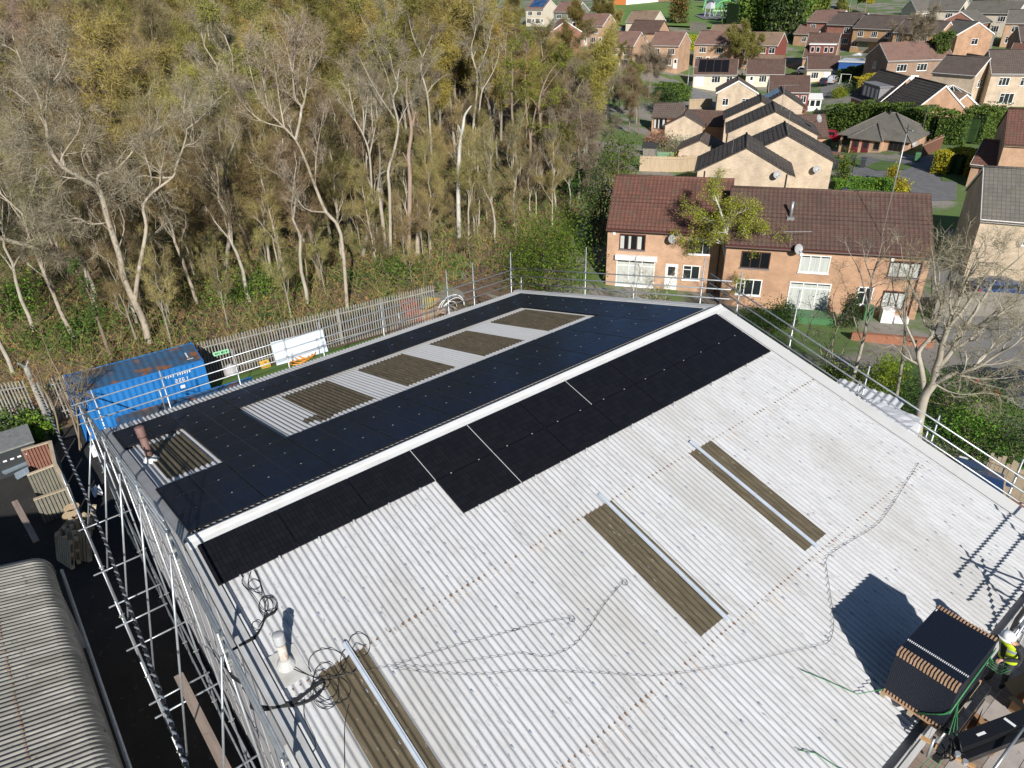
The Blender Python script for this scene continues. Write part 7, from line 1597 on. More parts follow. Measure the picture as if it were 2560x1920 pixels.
# ------------------------------------------------------------------ cars
def car_mat(n, c): mat(n, c, rough=.25, spec=.6)
for n, c in (('car_white', (.75, .75, .75)), ('car_red', (.28, .015, .035)), ('car_blue', (.02, .05, .14)), ('car_dark', (.025, .03, .04)), ('car_silver', (.42, .44, .46)), ('car_skyblue', (.15, .32, .5))): car_mat(n, c)
glass_mat('car_glass', (.01, .012, .015)); mat('tyre', (.015, .015, .016), rough=.9); mat('rim', (.5, .5, .52), rough=.35, metal=.7); mat('lamp_red', (.5, .02, .02), rough=.2); mat('lamp_clear', (.8, .8, .78), rough=.15)
def car(label, p, yaw, paint, suv=True, s=1.0):
    M = TR(p[0], p[1], p[2]+.05, yaw, s); o = thing('parked_car', label, 'car', (0, 0, 0), M=M)
    h = 1.62 if suv else 1.45
    side = [(-2.2, .35), (-2.25, .72), (-2.18, .98), (-1.95, 1.05), (-1.55, h-.06), (-1.0, h), (.15, h-.02), (.55, h-.12), (1.15, 1.03), (2.0, .88), (2.25, .68), (2.25, .35)]
    def yw(z): return .88 if z < .8 else .88-(z-.8)*.26
    rows = []
    for x, z in side: w = yw(z)*(1 if abs(x) < 2.1 else .9); rows.append([(x, -w, z), (x, -w*.55, z+(.03 if z > .9 else 0)), (x, 0, z+(.04 if z > .9 else 0)), (x, w*.55, z+(.03 if z > .9 else 0)), (x, w, z)])
    mb = MB(M); mb.grid(rows)
    for sg_ in (-1, 1):
        poly = [(x, sg_*yw(z)*(1 if abs(x) < 2.1 else .9), z) for x, z in side]; belt = [(x, sg_*yw(.35), .30) for x, z in side]
        low = [0, 1, 2, 3, 8, 9, 10, 11]; mb.add([poly[i] for i in low], [tuple(range(8))[::sg_]]); mb.add([poly[i] for i in range(3, 9)], [tuple(range(6))[::sg_]])
    mb.add([(-2.2, -.8, .34), (2.2, -.8, .34), (2.2, .8, .34), (-2.2, .8, .34)], [(3, 2, 1, 0)])
    mb.build('body', paint, o, smooth=False)
    mb = MB(M)
    for sg_ in (-1, 1):
        for x0, x1, x2, x3 in ((-1.72, -1.42, -.55, -.55), (-.48, -.48, .42, .78)):
            z0, z1 = 1.06, h-.14; q = [(x0, z0), (x3 if x3 > 0 else x3, z0), (x2, z1), (x1, z1)]; V = [(x, sg_*(yw(z)+.004), z) for x, z in q]; mb.add(V, [(0, 1, 2, 3)[::-sg_]])
    mb.add([(1.12, -.72, 1.055), (1.12, .72, 1.055), (.60, .6, h-.11), (.60, -.6, h-.11)], [(0, 1, 2, 3)]); mb.add([(-1.93, -.7, 1.09), (-1.93, .7, 1.09), (-1.60, .6, h-.09), (-1.60, -.6, h-.09)], [(3, 2, 1, 0)])
    mb.build('window', 'car_glass', o)
    for x in (-1.38, 1.4):
        for sg_ in (-1, 1):
            mb = MB(M); mb.tube([(x, sg_*.72, .33), (x, sg_*.92, .33)], .33, 14); w = mb.build('wheel', 'tyre', o); mb = MB(M); mb.tube([(x, sg_*.90, .33), (x, sg_*.925, .33)], .21, 10); mb.build('rim', 'rim', w)
    for sg_ in (-1, 1):
        mb = MB(M); mb.box(2.16, 2.27, sg_*.62-.16, sg_*.62+.16, .66, .8); mb.build('headlight', 'lamp_clear', o); mb = MB(M); mb.box(-2.27, -2.15, sg_*.68-.1, sg_*.68+.1, .72, .98); mb.build('tail_light', 'lamp_red', o)
        mb = MB(M); mb.box(.55, .72, sg_*.98-.09, sg_*.98+.09, 1.0, 1.13); mb.build('mirror', paint, o)
    return o
def carG(label, uv, yaw, paint, **k): return car(label, G(*uv), yaw, paint, **k)
carG('white sport utility car parked on the drive of the upper road', c4_(2160, 1000), .12, 'car_white')
carG('dark blue car behind the white one at the right edge', c4_(2190, 935), .3, 'car_blue')
carG('dark red hatchback parked beside the hipped bungalow', c4_(295, 1400), .35, 'car_red')
carG('dark blue car with a red tail light half hidden by the cream gable', c4_(140, 1365), .5, 'car_blue', suv=False)
carG('dark saloon parked nearest the corner of the red-hung house', c4_(240, 840), 1.9, 'car_dark', suv=False)
carG('silver-blue car parked next to the dark saloon', c4_(310, 825), 1.9, 'car_silver')
carG('dark car on the drive in front of the wide tan house', c4_(605, 415), .2, 'car_dark', suv=False)
carG('pale blue car parked in front of the pinkish-roofed house', c3(505, 500), .1, 'car_skyblue', suv=False)
carG('dark car parked on the car park behind the big bare tree', (2530, 985), 1.2, 'car_dark', suv=False)
carG('dark blue car in the shade beside the dark-gabled house', (2500, 745), .9, 'car_blue', suv=False)
cq_ = at_z(2455, 1245, -8.2); car('dark car roof showing between the grey fence and the far gable', np.array([cq_[0]-.3, cq_[1]+.3, -9]), 1.9, 'car_blue', suv=False)
carG('dark car far off beside the playing field', c3(990, 22), .2, 'car_dark', suv=False)
carG('white van-like car behind the brown-roofed bungalow drive', c4_(60, 735), .1, 'car_white')
# bins, posts, lamps
def bin_(label, uv, m='bin_dark', s=1.0):
    p = G(*uv); M = TR(p[0], p[1], p[2]+.03, .4, s); o = thing('wheelie_bin', label, 'bin', (0, 0, 0), M=M)
    mb = MB(M); mb.hexa([(-.24, -.28, .06), (.24, -.28, .06), (.24, .28, .06), (-.24, .28, .06)], [(-.29, -.34, .98), (.29, -.34, .98), (.29, .34, .98), (-.29, .34, .98)]); mb.build('body', m, o)
    mb = MB(M); mb.hexa([(-.31, -.38, .98), (.31, -.38, .98), (.31, .38, .98), (-.31, .38, .98)], [(-.28, -.34, 1.07), (.28, -.34, 1.07), (.28, .36, 1.09), (-.28, .36, 1.09)]); mb.build('lid', m, o)
    mb = MB(M); mb.tube([(-.3, .34, .12), (.3, .34, .12)], .1, 10); mb.build('wheels', 'tyre', o)
bin_('dark wheelie bin on the lawn nearest the second cream house', c4_(513, 1630)); bin_('dark wheelie bin on the path in front of the bungalow steps', c4_(612, 1655)); bin_('dark wheelie bin behind the cone-shaped shrub', c4_(1000, 1850), s=.8); bin_('dark bin by the wall of the second cream house', c4_(345, 1680)); bin_('green bin against the right corner of the bungalow', c4_(1150, 1600), 'tarp_green'); bin_('dark bin on the lawn just behind the terrace ridge', c4_(430, 1960))
bin_('dark bin at the kerb in front of the white car', c4_(2020, 1040)); bin_('dark bin near the garage door of the solar bungalow', c3(893, 860)); bin_('dark green bin labelled with pale marks beside the red car', c4_(275, 1450), 'tarp_green')
mat('pot_wood', (.2, .12, .07), rough=.9); p = G(*c4_(400, 1570)); mb = MB(); mb.lathe(p, [(.25, p[2]), (.36, p[2]+.3), (.32, p[2]+.55)], 12); tag(mb.build('barrel_planter', 'pot_wood'), 'wooden barrel planter on the lawn left of the bungalow', 'planter')
def lamp(label, uv, h, arm=.9, yaw=0, lean=0):
    p = G(*uv); o = thing('street_lamp', label, 'street lamp', p); t = p+np.array([lean, 0, h]); d = np.array([math.cos(yaw), math.sin(yaw), 0])
    mb = MB(); mb.tube([p, p+(t-p)*.3, t], [.09, .06, .05], 8); mb.build('post', 'galv', o, smooth=True)
    mb = MB(); mb.tube([t, t+d*arm*.5+np.array([0, 0, .18]), t+d*arm+np.array([0, 0, .15])], .035, 6); mb.build('arm', 'galv', o); mb = MB(); mb.bar(t+d*arm*.8+np.array([0, 0, .13]), t+d*(arm+.5)+np.array([0, 0, .15]), .2, .1); mb.build('lantern', 'galv_dull', o)
lamp('slim lamp post on the lawn behind the terrace with a small flat lantern', c4_(905, 1935), 6.6, .2, -.4); lamp('lamp post with a curved arm at the turn of the lane', c3(855, 965), 5.6, 1.0, .6)
lamp('tall lamp post between the field and the brick semi', c3(1320, 295), 9.5, .3, .2); lamp('tall lamp post beside the chalet house', c4_(428, 420), 10, .3, .2); lamp('tall lamp post beside the orange garage', c3(1905, 380), 11, .3, .2); lamp('lamp post near the brown panel fence', c4_(1815, 970), 5.6, .8, 0); lamp('lamp post by the golden hedge and dark-tiled house', c4_(1115, 790), 5, .5, .4); lamp('lamp post at the top end of the playing field', c3(795, 66), 10, .3, .2); lamp('leaning pale post beside the golden cypress', c3(722, 215), 9, .4, .6, lean=1.5); lamp('tall lamp post by the dark-sided house at the right edge', c4_(2110, 430), 9, .3, .2); lamp('lamp post in front of the tan far houses', c4_(1310, 330), 8, .3, .2)
# carport, conservatory etc.
mat('garage_blue', (.03, .10, .32), rough=.5)
p = G(*c4_(760, 760)); M = TR(p[0], p[1], p[2], .3); o = thing('flat_roofed_garage', 'flat-roofed garage with a blue wall and a pale roof on the upper road', 'garage', (0, 0, 0), M=M); mb = MB(M); mb.box(-8, 0, 0, 6, 0, 2.6); mb.build('wall', 'garage_blue', o); mb = MB(M); mb.box(-8.2, .2, -.2, 6.2, 2.6, 2.85); mb.build('roof', 'shed_white', o)
p = G(*c4_(1910, 340)); M = TR(p[0], p[1], p[2], .3); o = thing('carport', 'carport with a white fascia beside the orange grey-roofed house', 'carport', (0, 0, 0), M=M); mb = MB(M); [mb.box(x, x+.15, y, y+.15, 0, 2.6) for x in (0, 6) for y in (0, 5)]; mb.build('post', 'upvc', o); mb = MB(M); mb.box(-.3, 6.4, -.4, 5.4, 2.6, 2.95); mb.build('roof', 'upvc', o)
p = G(*c4_(1480, 455)); M = TR(p[0], p[1], p[2], .42); o = thing('white_sunroom', 'white lean-to sunroom on the shaded side of the grey-roofed house', 'sunroom', (0, 0, 0), M=M); mb = MB(M); mb.box(-2, 3.0, -1, 2, 0, 2.3); mb.build('wall', 'upvc', o); mb = MB(M); [mb.box(-1.6+k*1.1, -.8+k*1.1, -1.02, -1.0, .8, 2.0) for k in range(4)]; mb.build('panes', 'pane', o); mb = MB(M); mb.box(-2.2, 3.2, -1.2, 2.2, 2.3, 2.45); mb.build('roof', 'upvc', o)
p = G(*c3(2080, 1090)); M = TR(p[0], p[1], p[2], YD); o = thing('white_porch', 'white glazed porch in front of the red-hung house', 'porch', (0, 0, 0), M=M); mb = MB(M); mb.box(-1.5, 1.5, -1, 1.2, 0, 2.1); mb.build('frame', 'upvc', o); mb = MB(M); [mb.box(-1.3+k*.95, -.6+k*.95, -1.02, -1.0, .9, 1.9) for k in range(3)]; mb.build('panes', 'pane', o); mb = MB(M); mb.hexa([(-1.7, -1.2, 2.1), (1.7, -1.2, 2.1), (1.7, 1.4, 2.1), (-1.7, 1.4, 2.1)], [(-1.7, -1.2, 2.2), (1.7, -1.2, 2.2), (1.7, 1.4, 2.8), (-1.7, 1.4, 2.8)]); mb.build('roof', 'upvc', o)
p = G(*c4_(560, 635)); M = TR(p[0], p[1], p[2]); o = thing('parasol', 'white garden parasol beside the brown-roofed bungalow', 'parasol', p); mb = MB(M); mb.tube([(0, 0, 0), (0, 0, 2.3)], .03, 6); mb.build('pole', 'alu', o); mb = MB(M); mb.lathe((0, 0, 0), [(1.5, 1.95), (.75, 2.25), (.05, 2.45)], 10); mb.build('canopy', 'upvc', o)
p = G(*c4_(440, 830)); M = TR(p[0], p[1], p[2], .2); o = thing('a_frame_swing', 'small white A-frame swing on the grass by the side road', 'swing', (0, 0, 0), M=M); mb = MB(M)
for x in (-1, 1): mb.tube([(x, -.6, 0), (x, 0, 1.9), (x, .6, 0)], .04, 5)
mb.tube([(-1, 0, 1.9), (1, 0, 1.9)], .04, 5); mb.build('frame', 'upvc', o)
mat('trellis_green', (.14, .24, .15), rough=.8); a, b = lineG(c3(720, 1470), c3(915, 1460)); mb = MB(); dd_ = b-a
for k in range(13): mb.bar(a+dd_*k/12, a+dd_*k/12+np.array([0, 0, 1.7+.25*math.sin(PI*(k % 6)/6)]), .03, .05)
for z in (.3, .7, 1.1, 1.5): mb.bar(a+np.array([0, 0, z]), b+np.array([0, 0, z]), .03, .04)
tag(mb.build('trellis', 'trellis_green'), 'pale green trellis with scalloped tops beside the small cream house', 'trellis')
mat('shed_roof_dark', (.03, .03, .035), rough=.8); p = G(*c3(490, 1535)); M = TR(p[0], p[1], p[2], yc); o = thing('garden_shed', 'small dark-roofed shed at the edge of the wood behind the terrace', 'shed', (0, 0, 0), M=M); mb = MB(M); mb.box(-.8, .8, -.7, .7, 0, 1.2); mb.build('wall', 'fence_grey', o); mb = MB(M); mb.add([(-1, -.9, 1.15), (1, -.9, 1.15), (1, 0, 1.7), (-1, 0, 1.7), (1, .9, 1.15), (-1, .9, 1.15)], [(0, 1, 2, 3), (3, 2, 4, 5)]); mb.build('roof', 'shed_roof_dark', o)
# playground
mat('play_green', (.20, .58, .14), rough=.4); mat('play_dark', (.04, .05, .06), rough=.7); mat('court_green', (.05, .16, .11), rough=.7)
pc_ = G(*c3(1230, 150)); r0 = np.cross(np.array([pc_[0]-CAM[0], pc_[1]-CAM[1], 0])/np.hypot(pc_[0]-CAM[0], pc_[1]-CAM[1]), (0, 0, 1)); Dp = np.linalg.norm(pc_-CAM); k_ = Dp/FPX*.25316
o = thing('climbing_arch', 'tall bright green climbing arch on the playground', 'climbing frame', pc_)
for w, dx, dyy in ((200, 0, 0), (160, -8, 1.5)):
    mb = MB(); Rr = w*k_/2; mb.tube([pc_+r0*(dx*k_+Rr*math.cos(a))+np.array([0, 0, Rr*1.1*math.sin(a)])+np.cross((0, 0, 1), r0)*dyy for a in [PI*j/18 for j in range(19)]], .16, 6); mb.build('arch', 'play_green', o, smooth=True)
for q in (-.7, -.35, .1, .5): mb = MB(); Rr = 200*k_/2; mb.tube([pc_+r0*Rr*q, pc_+r0*Rr*q*.8+np.array([0, 0, Rr*1.08*math.sqrt(1-q*q)])], .06, 5); mb.build('strut', 'play_green', o)
mb = MB(); mb.tube([pc_-r0*100*k_+np.array([0, 0, 1.2]), pc_+r0*110*k_+np.array([0, 0, 1.6])], .22, 6); mb.build('bar', 'play_green', o)
pt = G(*c3(1075, 185)); o = thing('play_tower', 'grey play tower with a dark roof beside the green arch', 'play tower', pt); mb = MB(); hh = 120*k_
for a in (-1, 1):
    for b in (-1, 1): mb.bar(pt+np.array([a, b, 0]), pt+np.array([a, b, hh]), .15, .15)
mb.build('post', 'shed_white', o); mb = MB(); mb.box(pt[0]-1.1, pt[0]+1.1, pt[1]-1.1, pt[1]+1.1, pt[2]+hh*.62, pt[2]+hh); mb.build('cabin', 'shed_white', o); mb = MB(); mb.lathe(pt, [(1.7, pt[2]+hh), (.05, pt[2]+hh+1.1)], 4); mb.build('roof', 'play_dark', o)
mb = MB(); mb.bar(pt+np.array([1, 0, hh*.5]), pt+r0*7+np.array([0, 0, 2.2]), 1.2, .2); mb.build('bridge', 'shed_white', o)
o = thing('play_slide', 'small green slide frame at the near edge of the playground', 'slide', G(*c3(1160, 235))); pz_ = G(*c3(1160, 235)); mb = MB(); mb.tube([pz_-r0*1.6, pz_-r0*.4+np.array([0, 0, 4.2]), pz_+r0*.4+np.array([0, 0, 4.2]), pz_+r0*1.6], .12, 6); mb.build('frame', 'play_green', o)
o = thing('spring_rider', 'curved green pole at the left edge of the playground', 'play equipment', G(*c3(1010, 120))); pz_ = G(*c3(1010, 120)); mb = MB(); mb.tube([pz_, pz_+r0*1.0+np.array([0, 0, 4.5]), pz_+r0*3.6+np.array([0, 0, 6.2])], .14, 6); mb.build('pole', 'play_green', o)
sheet('play_surface', gp(*[c3(*q) for q in ((930, 175), (1050, 140), (1340, 140), (1300, 215), (1020, 215))]), 'asphalt', .75, 12)
a, b = lineG(c3(1020, 95), c3(1590, 80)); fence('dark green ball-court fencing behind the playground', [a, b], 5.0, 'court_green', step=5, name='court_fence', board=1.0)
# ------------------------------------------------------------------ panels waiting on the eave, the worker, the loading bay clutter
def cq(x, y): return (1880+x/3.19, 1400+y/3.19)
def cw(x, y): return (2260+x/6.38, 1660+y/6.38)
mat('panel_edge', (.006, .009, .018), (.010, .014, .026), 30, (30, .4, .4), .5); mat('spacer_wood', (.50, .32, .20), (.40, .24, .14), 6, rough=.85); mat('label_white', (.85, .85, .85), rough=.5); mat('rope_green', (.05, .26, .09), (.035, .17, .06), 20, rough=.6)
X0, X1, Y0, Y1, ZB, ZT = 10.55, 11.68, 9.74, 11.46, -2.46, -1.24
st = thing('panel_stack', 'upright stack of black solar panels with wooden corner spacers on a pallet at the eave', 'panel stack', ((X0+X1)/2, (Y0+Y1)/2, ZB))
n = 33; w = (X1-X0)/n; mb = MB()
for k in range(n): mb.box(X0+k*w+.001, X0+(k+1)*w-.0025, Y0, Y1, ZB, ZT-.003*(k % 2))
mb.build('panel_edges', 'panel_edge', st)
for lab, ya, yb, za, zb in (('top near', Y0-.012, Y0+.13, ZT-.14, ZT+.012), ('top far', Y1-.10, Y1+.012, ZT-.10, ZT+.012), ('bottom near', Y0-.012, Y0+.06, ZB-.0, ZB+.09), ('bottom far', Y1-.06, Y1+.012, ZB, ZB+.09)):
    mb = MB(); m_ = 18
    for k in range(m_): x = X0+(X1-X0)*k/m_+.008; mb.box(x, x+.032, ya, yb, za, zb)
    mb.build('corner_spacers', 'spacer_wood', st)
mb = MB()
for k in range(n): x = X0+k*w+.008; mb.box(x, x+.017, Y0+.36, Y0+.41, ZT+.001, ZT+.004)
mb.box(X0+.02, X0+.04, Y1-.20, Y1-.13, ZT+.001, ZT+.004); mb.build('labels', 'label_white', st)
pa = thing('wooden_pallet', 'pale timber pallet under the black panel stack', 'pallet', (11.1, 10.6, -2.6)); mb = MB()
for y in (Y0-.03, 10.15, 10.6, 11.0, Y1-.07): mb.box(X0-.03, X1+.03, y, y+.1, ZB-.03, ZB-.004)
mb.build('deck_boards', 'spacer_wood', pa)
for x in (X0-.02, 11.07, X1-.06): mb = MB(); mb.box(x, x+.09, Y0-.05, Y1+.05, ZB-.13, ZB-.03); mb.build('runner', 'timber_pale', pa)
mb = MB()
for j in (0, .04, .09):
    mb.tube([(X0+.62+j, Y0-.02, ZB+.02), (X1-.1+j*.5, Y0-.025, ZB+.38+j), (X1+.02, Y0-.02, ZB+.55+j), (X1+.025, 10.4, ZB+.75+j), (X1+.02, Y1, ZB+.9+j)], .008, 6)
mb.tube([(X0-.012, Y0+.02, ZT-.5), (X0-.014, 10.4, ZT-.35), (X0-.012, Y1, ZT-.2)], .008, 6)
for k in range(3): mb.tube([(X1+.03, 10.0+.04*k, -1.8-.1*k), (X1+.18+.05*k, 9.5+.1*k, -2.4), (X1+.1*k, 9.1-.15*k, -3.1), (X1+.3-.12*k, 8.8-.2*k, -3.36), (X1+.1+.1*k, 8.3-.15*k, -3.38)], .008, 5)
mb.tube([NS(9.55, 8.8, .05), NS(10.0, 9.05, .06), NS(10.55, 9.35, .05), (X0, 9.72, -2.4)], .009, 5)
mb.tube([NS(10.45, 7.35, .05), NS(10.7, 7.6, .05), NS(11.2, 7.75, .06), NS(11.6, 8.1, .1)], .009, 5)
tag(mb.build('green_rope', 'rope_green', smooth=True), 'green rope wound round the panel stack and trailing over the deck', 'rope')
# lifting arm
mat('arm_black', (.012, .013, .015), rough=.3); mat('steel_dark', (.10, .105, .11), (.05, .05, .055), 6, rough=.35, metal=.7)
ar = thing('lifting_arm', 'black lifting arm of a crane holding the pallet, with a white label on its side', 'crane arm', (12.4, 9.6, -2.6))
a0, a1 = np.array([11.95, 9.55, -2.5]), at_z(2575, 1795, -2.55)
ln = (a1-a0)/np.linalg.norm(a1-a0); a2 = a0+ln*4
mb = MB(); mb.bar(a0, a2, .26, .30); mb.build('boom', 'arm_black', ar)
mb = MB(); sd = np.cross(ln, (0, 0, 1)); mb.bar(a0+sd*.20+ln*.15-np.array([0, 0, .1]), a2+sd*.2-np.array([0, 0, .1]), .12, .16); mb.build('inner_boom', 'arm_black', ar)
mb = MB(); mb.bar(a0+ln*.55+sd*.02+np.array([0, 0, .152]), a0+ln*.75+sd*.02+np.array([0, 0, .152]), .05, .004); mb.build('label', 'label_white', ar); mb = MB(); mb.bar(a0+ln*1.35-sd*.09+np.array([0, 0, .152]), a0+ln*1.40+sd*.11+np.array([0, 0, .152]), .06, .004); mb.build('label', 'label_white', ar)
mb = MB(); mb.bar((11.86, 9.2, -2.35), (11.86, 11.3, -2.35), .12, .14); mb.bar((11.86, 9.2, -2.62), (11.86, 11.2, -2.62), .12, .1); [mb.bar((11.86, y, -2.62), (10.6, y, -2.62), .12, .045) for y in (9.95, 11.1)]; mb.build('fork_carriage', 'steel_dark', ar)
mb = MB(); r_ = random.Random(4)
for k in range(9): p = np.array([11.9+.1*r_.random(), 9.2+.5*r_.random(), -2.4+.2*r_.random()]); mb.tube([p, p+np.array([.15*r_.random(), -.12, -.1]), p+np.array([.25*r_.random(), .1, -.25])], .018, 6)
mb.build('hoses', 'cable_black', ar, smooth=True)
for k, (x, y) in enumerate(((12.1, 9.35), (12.25, 9.3))): mb = MB(); mb.tube([(x, y, -2.36), (x, y, -2.28)], .05, 10); mb.build('hose_fitting', 'clamp_metal', ar)
# cartons and timber on the deck
mat('print_blue', (.03, .20, .55), rough=.6)
c0 = at_z(*cw(1060, 820), ZP+.02); 
cbx = thing('flattened_carton', 'large flattened brown carton with blue printed letters lying on the deck', 'cardboard', (*c0[:2], ZP)); Q = [at_z(*cw(x, y), ZP+.05) for x, y in ((920, 850), (1130, 780), (1700, 1160), (1400, 1480), (900, 1160), (740, 1100))]
mb = MB(); mb.add([q for q in Q]+[q+np.array([0, 0, .03]) for q in Q], [tuple(range(5, -1, -1)), tuple(range(6, 12))]+[(i, (i+1) % 6, 6+(i+1) % 6, 6+i) for i in range(6)])
mb.build('sheet', 'cardboard', cbx)
up = lambda x, y, h=.1: at_z(*cw(x, y), ZP+h)
mb = MB(); f0, f1, f2 = up(1090, 1150, .08), up(1170, 880, .08), np.array([0, 0, .42]); mb.add([f0, f1, f1+f2, f0+f2*.9, f0+np.array([.01, .01, 0]), f1+np.array([.01, .01, 0])], [(0, 1, 2, 3)]); f3, f4 = up(920, 1140, .08), up(1110, 830, .08); mb.add([f3, f4, f4+f2*.8, f3+f2*.7], [(0, 1, 2, 3)]); mb.build('flap', 'cardboard', cbx)
mb = MB()
def ribbon(pts, wd):
    P = [at_z(*cw(x, y), ZP+.084) for x, y in pts]
    for a, b in zip(P, P[1:]): mb.bar(a, b, wd, .003)
ribbon([(1150, 955), (1158, 1005), (1195, 1025), (1240, 1010), (1285, 985)], .035); ribbon([(1255, 1085), (1262, 1045), (1300, 1038), (1345, 1055), (1380, 1085)], .035)
mb.build('print', 'print_blue', cbx)
mb = MB()
P = [at_z(*cw(x, y), ZP+.084) for x, y in ((1160, 950), (1200, 935), (1250, 985), (1200, 1000))]; mb.add(P, [(0, 1, 2, 3)])
for k in range(7): a = at_z(*cw(1250+k*22, 1225+k*14), ZP+.084); b = at_z(*cw(1262+k*22, 1248+k*14), ZP+.084); mb.bar(a, b, .03, .003)
for k in range(5): a = at_z(*cw(1290+k*60, 880+k*38), ZP+.084); b = at_z(*cw(1320+k*60, 910+k*38), ZP+.084); mb.bar(a, b, .06, .003)
mb.build('small_print', 'print_dark', cbx)
b = at_z(*cw(1800, 560), ZP+.3); carton(TR(b[0]-.05, b[1]-.1, ZP+.01, -.25), 'open brown carton at the right edge of the deck with a helmet in it', .9, .7, .42)
mat('helmet_white', (.82, .83, .84), rough=.25); mat('badge_red', (.5, .04, .05), rough=.4)
mb = MB(); hc = np.array([b[0]+.42, b[1]+.02, ZP+.30]); mb.lathe(hc, [(.15, hc[2]), (.16, hc[2]+.05), (.13, hc[2]+.12), (.07, hc[2]+.16), (.001, hc[2]+.17)], 14); h_ = tag(mb.build('spare_helmet', 'helmet_white', smooth=True), 'white helmet with a red badge lying in the open carton', 'helmet'); mb = MB(); mb.bar(hc+np.array([.02, -.02, .155]), hc+np.array([.07, -.02, .15]), .05, .03); mb.build('badge', 'badge_red', h_)
mat('batten', (.56, .35, .17), (.46, .27, .12), 4, (1, 1, 1), .8)
for lab, pts, w_, h_ in (('yellow-brown batten leaning across the carton from the lifting arm', ((1165, 610, 1.0), (790, 1295, .16)), .09, .09), ('pale batten propped along the foot of the panel stack', ((820, 610, .75), (300, 1000, .35)), .09, .07), ('short yellow batten at the gutter edge of the deck', ((190, 1110, .03), (430, 1255, .03)), .08, .05), ('long yellow batten lying across the deck boards', ((500, 1310, .03), (1140, 1650, .03)), .08, .05)):
    P = [at_z(*cw(x, y), ZP+h) for x, y, h in pts]; mb = MB(); mb.bar(P[0], P[1], w_, h_); tag(mb.build('timber_batten', 'batten'), lab, 'batten')
for lab, pts in (('short steel tube standing out of the deck by the batten', ((490, 1160, .5), (370, 1480, .06))), ('steel tube end lying between the stack and the carton', ((775, 935, .35), (520, 1250, .1))), ('long blue-grey tube along the outer edge of the deck', ((1905, 1020, 1.0), (1430, 1680, .95)))):
    P = [at_z(*cw(x, y), ZP+h) for x, y, h in pts]; mb = MB(); mb.tube(P, .028, 8); tag(mb.build('scaffold_tube', 'galv', smooth=True), lab, 'tube')
# cables over the near roof slope
def cr(x, y): return (500+x/2.765, 1400+y/2.765)
def dd(x, y): return (x*1.1573, y*1.1573)
mat('wire_grey', (.09, .09, .095), rough=.6)
def wire(name, label, runs, rad, mname='cable_black', wav=0.0, cat='cable', h=.045):
    mb = MB(); r_ = random.Random(len(label))
    for pts in runs:
        P = [near(*p, h) for p in pts]; S_ = []
        for k in range(len(P)-1):
            p0, p1, p2, p3 = P[max(k-1, 0)], P[k], P[k+1], P[min(k+2, len(P)-1)]; L_ = np.linalg.norm(p2-p1); m_ = max(3, int(L_/.12))
            for j in range(m_):
                x = j/m_; q = .5*((2*p1)+(-p0+p2)*x+(2*p0-5*p1+4*p2-p3)*x*x+(-p0+3*p1-3*p2+p3)*x**3); S_.append(q)
        S_.append(P[-1])
        if wav:
            for ph in (0, PI): mb.tube([q+np.array([wav*math.sin(i*1.1+ph)*.7, wav*math.sin(i*1.1+ph), .01*abs(math.sin(i*.55))]) for i, q in enumerate(S_)], rad, 4)
        else: mb.tube(S_, rad, 5)
    return tag(mb.build(name, mname, smooth=True), label, cat)
def ring(cx, cy, rx, ry, t0=0, n=14, turn=1.0, rot=0): return [cr(cx+rx*math.cos(t0+2*PI*turn*k/n)*math.cos(rot)-ry*math.sin(t0+2*PI*turn*k/n)*math.sin(rot), cy+rx*math.cos(t0+2*PI*turn*k/n)*math.sin(rot)+ry*math.sin(t0+2*PI*turn*k/n)*math.cos(rot)) for k in range(n+1)]
B = lambda pts, j: [cr(x+j*(4 if i % 2 else -3), y+j*5) for i, (x, y) in enumerate(pts)]
A1 = [(300, 870), (345, 960), (360, 1015), (440, 1030), (560, 1010), (650, 975), (740, 915), (800, 860), (860, 835)]; A2 = [(360, 1005), (520, 1020), (700, 995), (800, 945), (850, 890), (860, 850)]
wire('cable_bundle', 'thick black cable bundle running from the grey duct over the roof edge', [B(A1, j) for j in (-1, 0, 1, 2)]+[B(A2, j) for j in (-1, 0, 1)], .016)
A3 = [(390, 530), (320, 565), (240, 610), (190, 650), (172, 700), (195, 770), (240, 815), (300, 855)]; A4 = [(300, 580), (380, 530), (425, 470), (450, 400), (500, 370), (530, 338)]
wire('cable_bundle', 'black cable bundle looping over the gable edge from below the lower panel', [B(A3, j) for j in (-1, 0, 1, 2)]+[B(A4, j) for j in (-1, 0, 1)], .014)
wire('coiled_wire', 'loose coils of thin black wire below the corner of the solar panels', [ring(470, 300, 60, 52, .3, 14, 1.8), ring(455, 320, 50, 62, 1.2, 14, 1.6), ring(490, 320, 44, 60, 2.0, 14, 1.5), ring(375, 170, 42, 34, .5, 12, 1.2), ring(390, 455, 34, 32, .5, 12, 1.1)]+[[cr(x, y) for x, y in q] for q in ([(375, 70), (400, 120), (420, 180), (430, 250), (450, 320), (440, 400), (400, 470)], [(385, 80), (415, 150), (440, 230), (470, 300), (455, 380), (420, 440)], [(350, 80), (330, 170), (360, 210), (430, 240)], [(300, 110), (290, 160), (340, 220), (400, 300)])], .007)
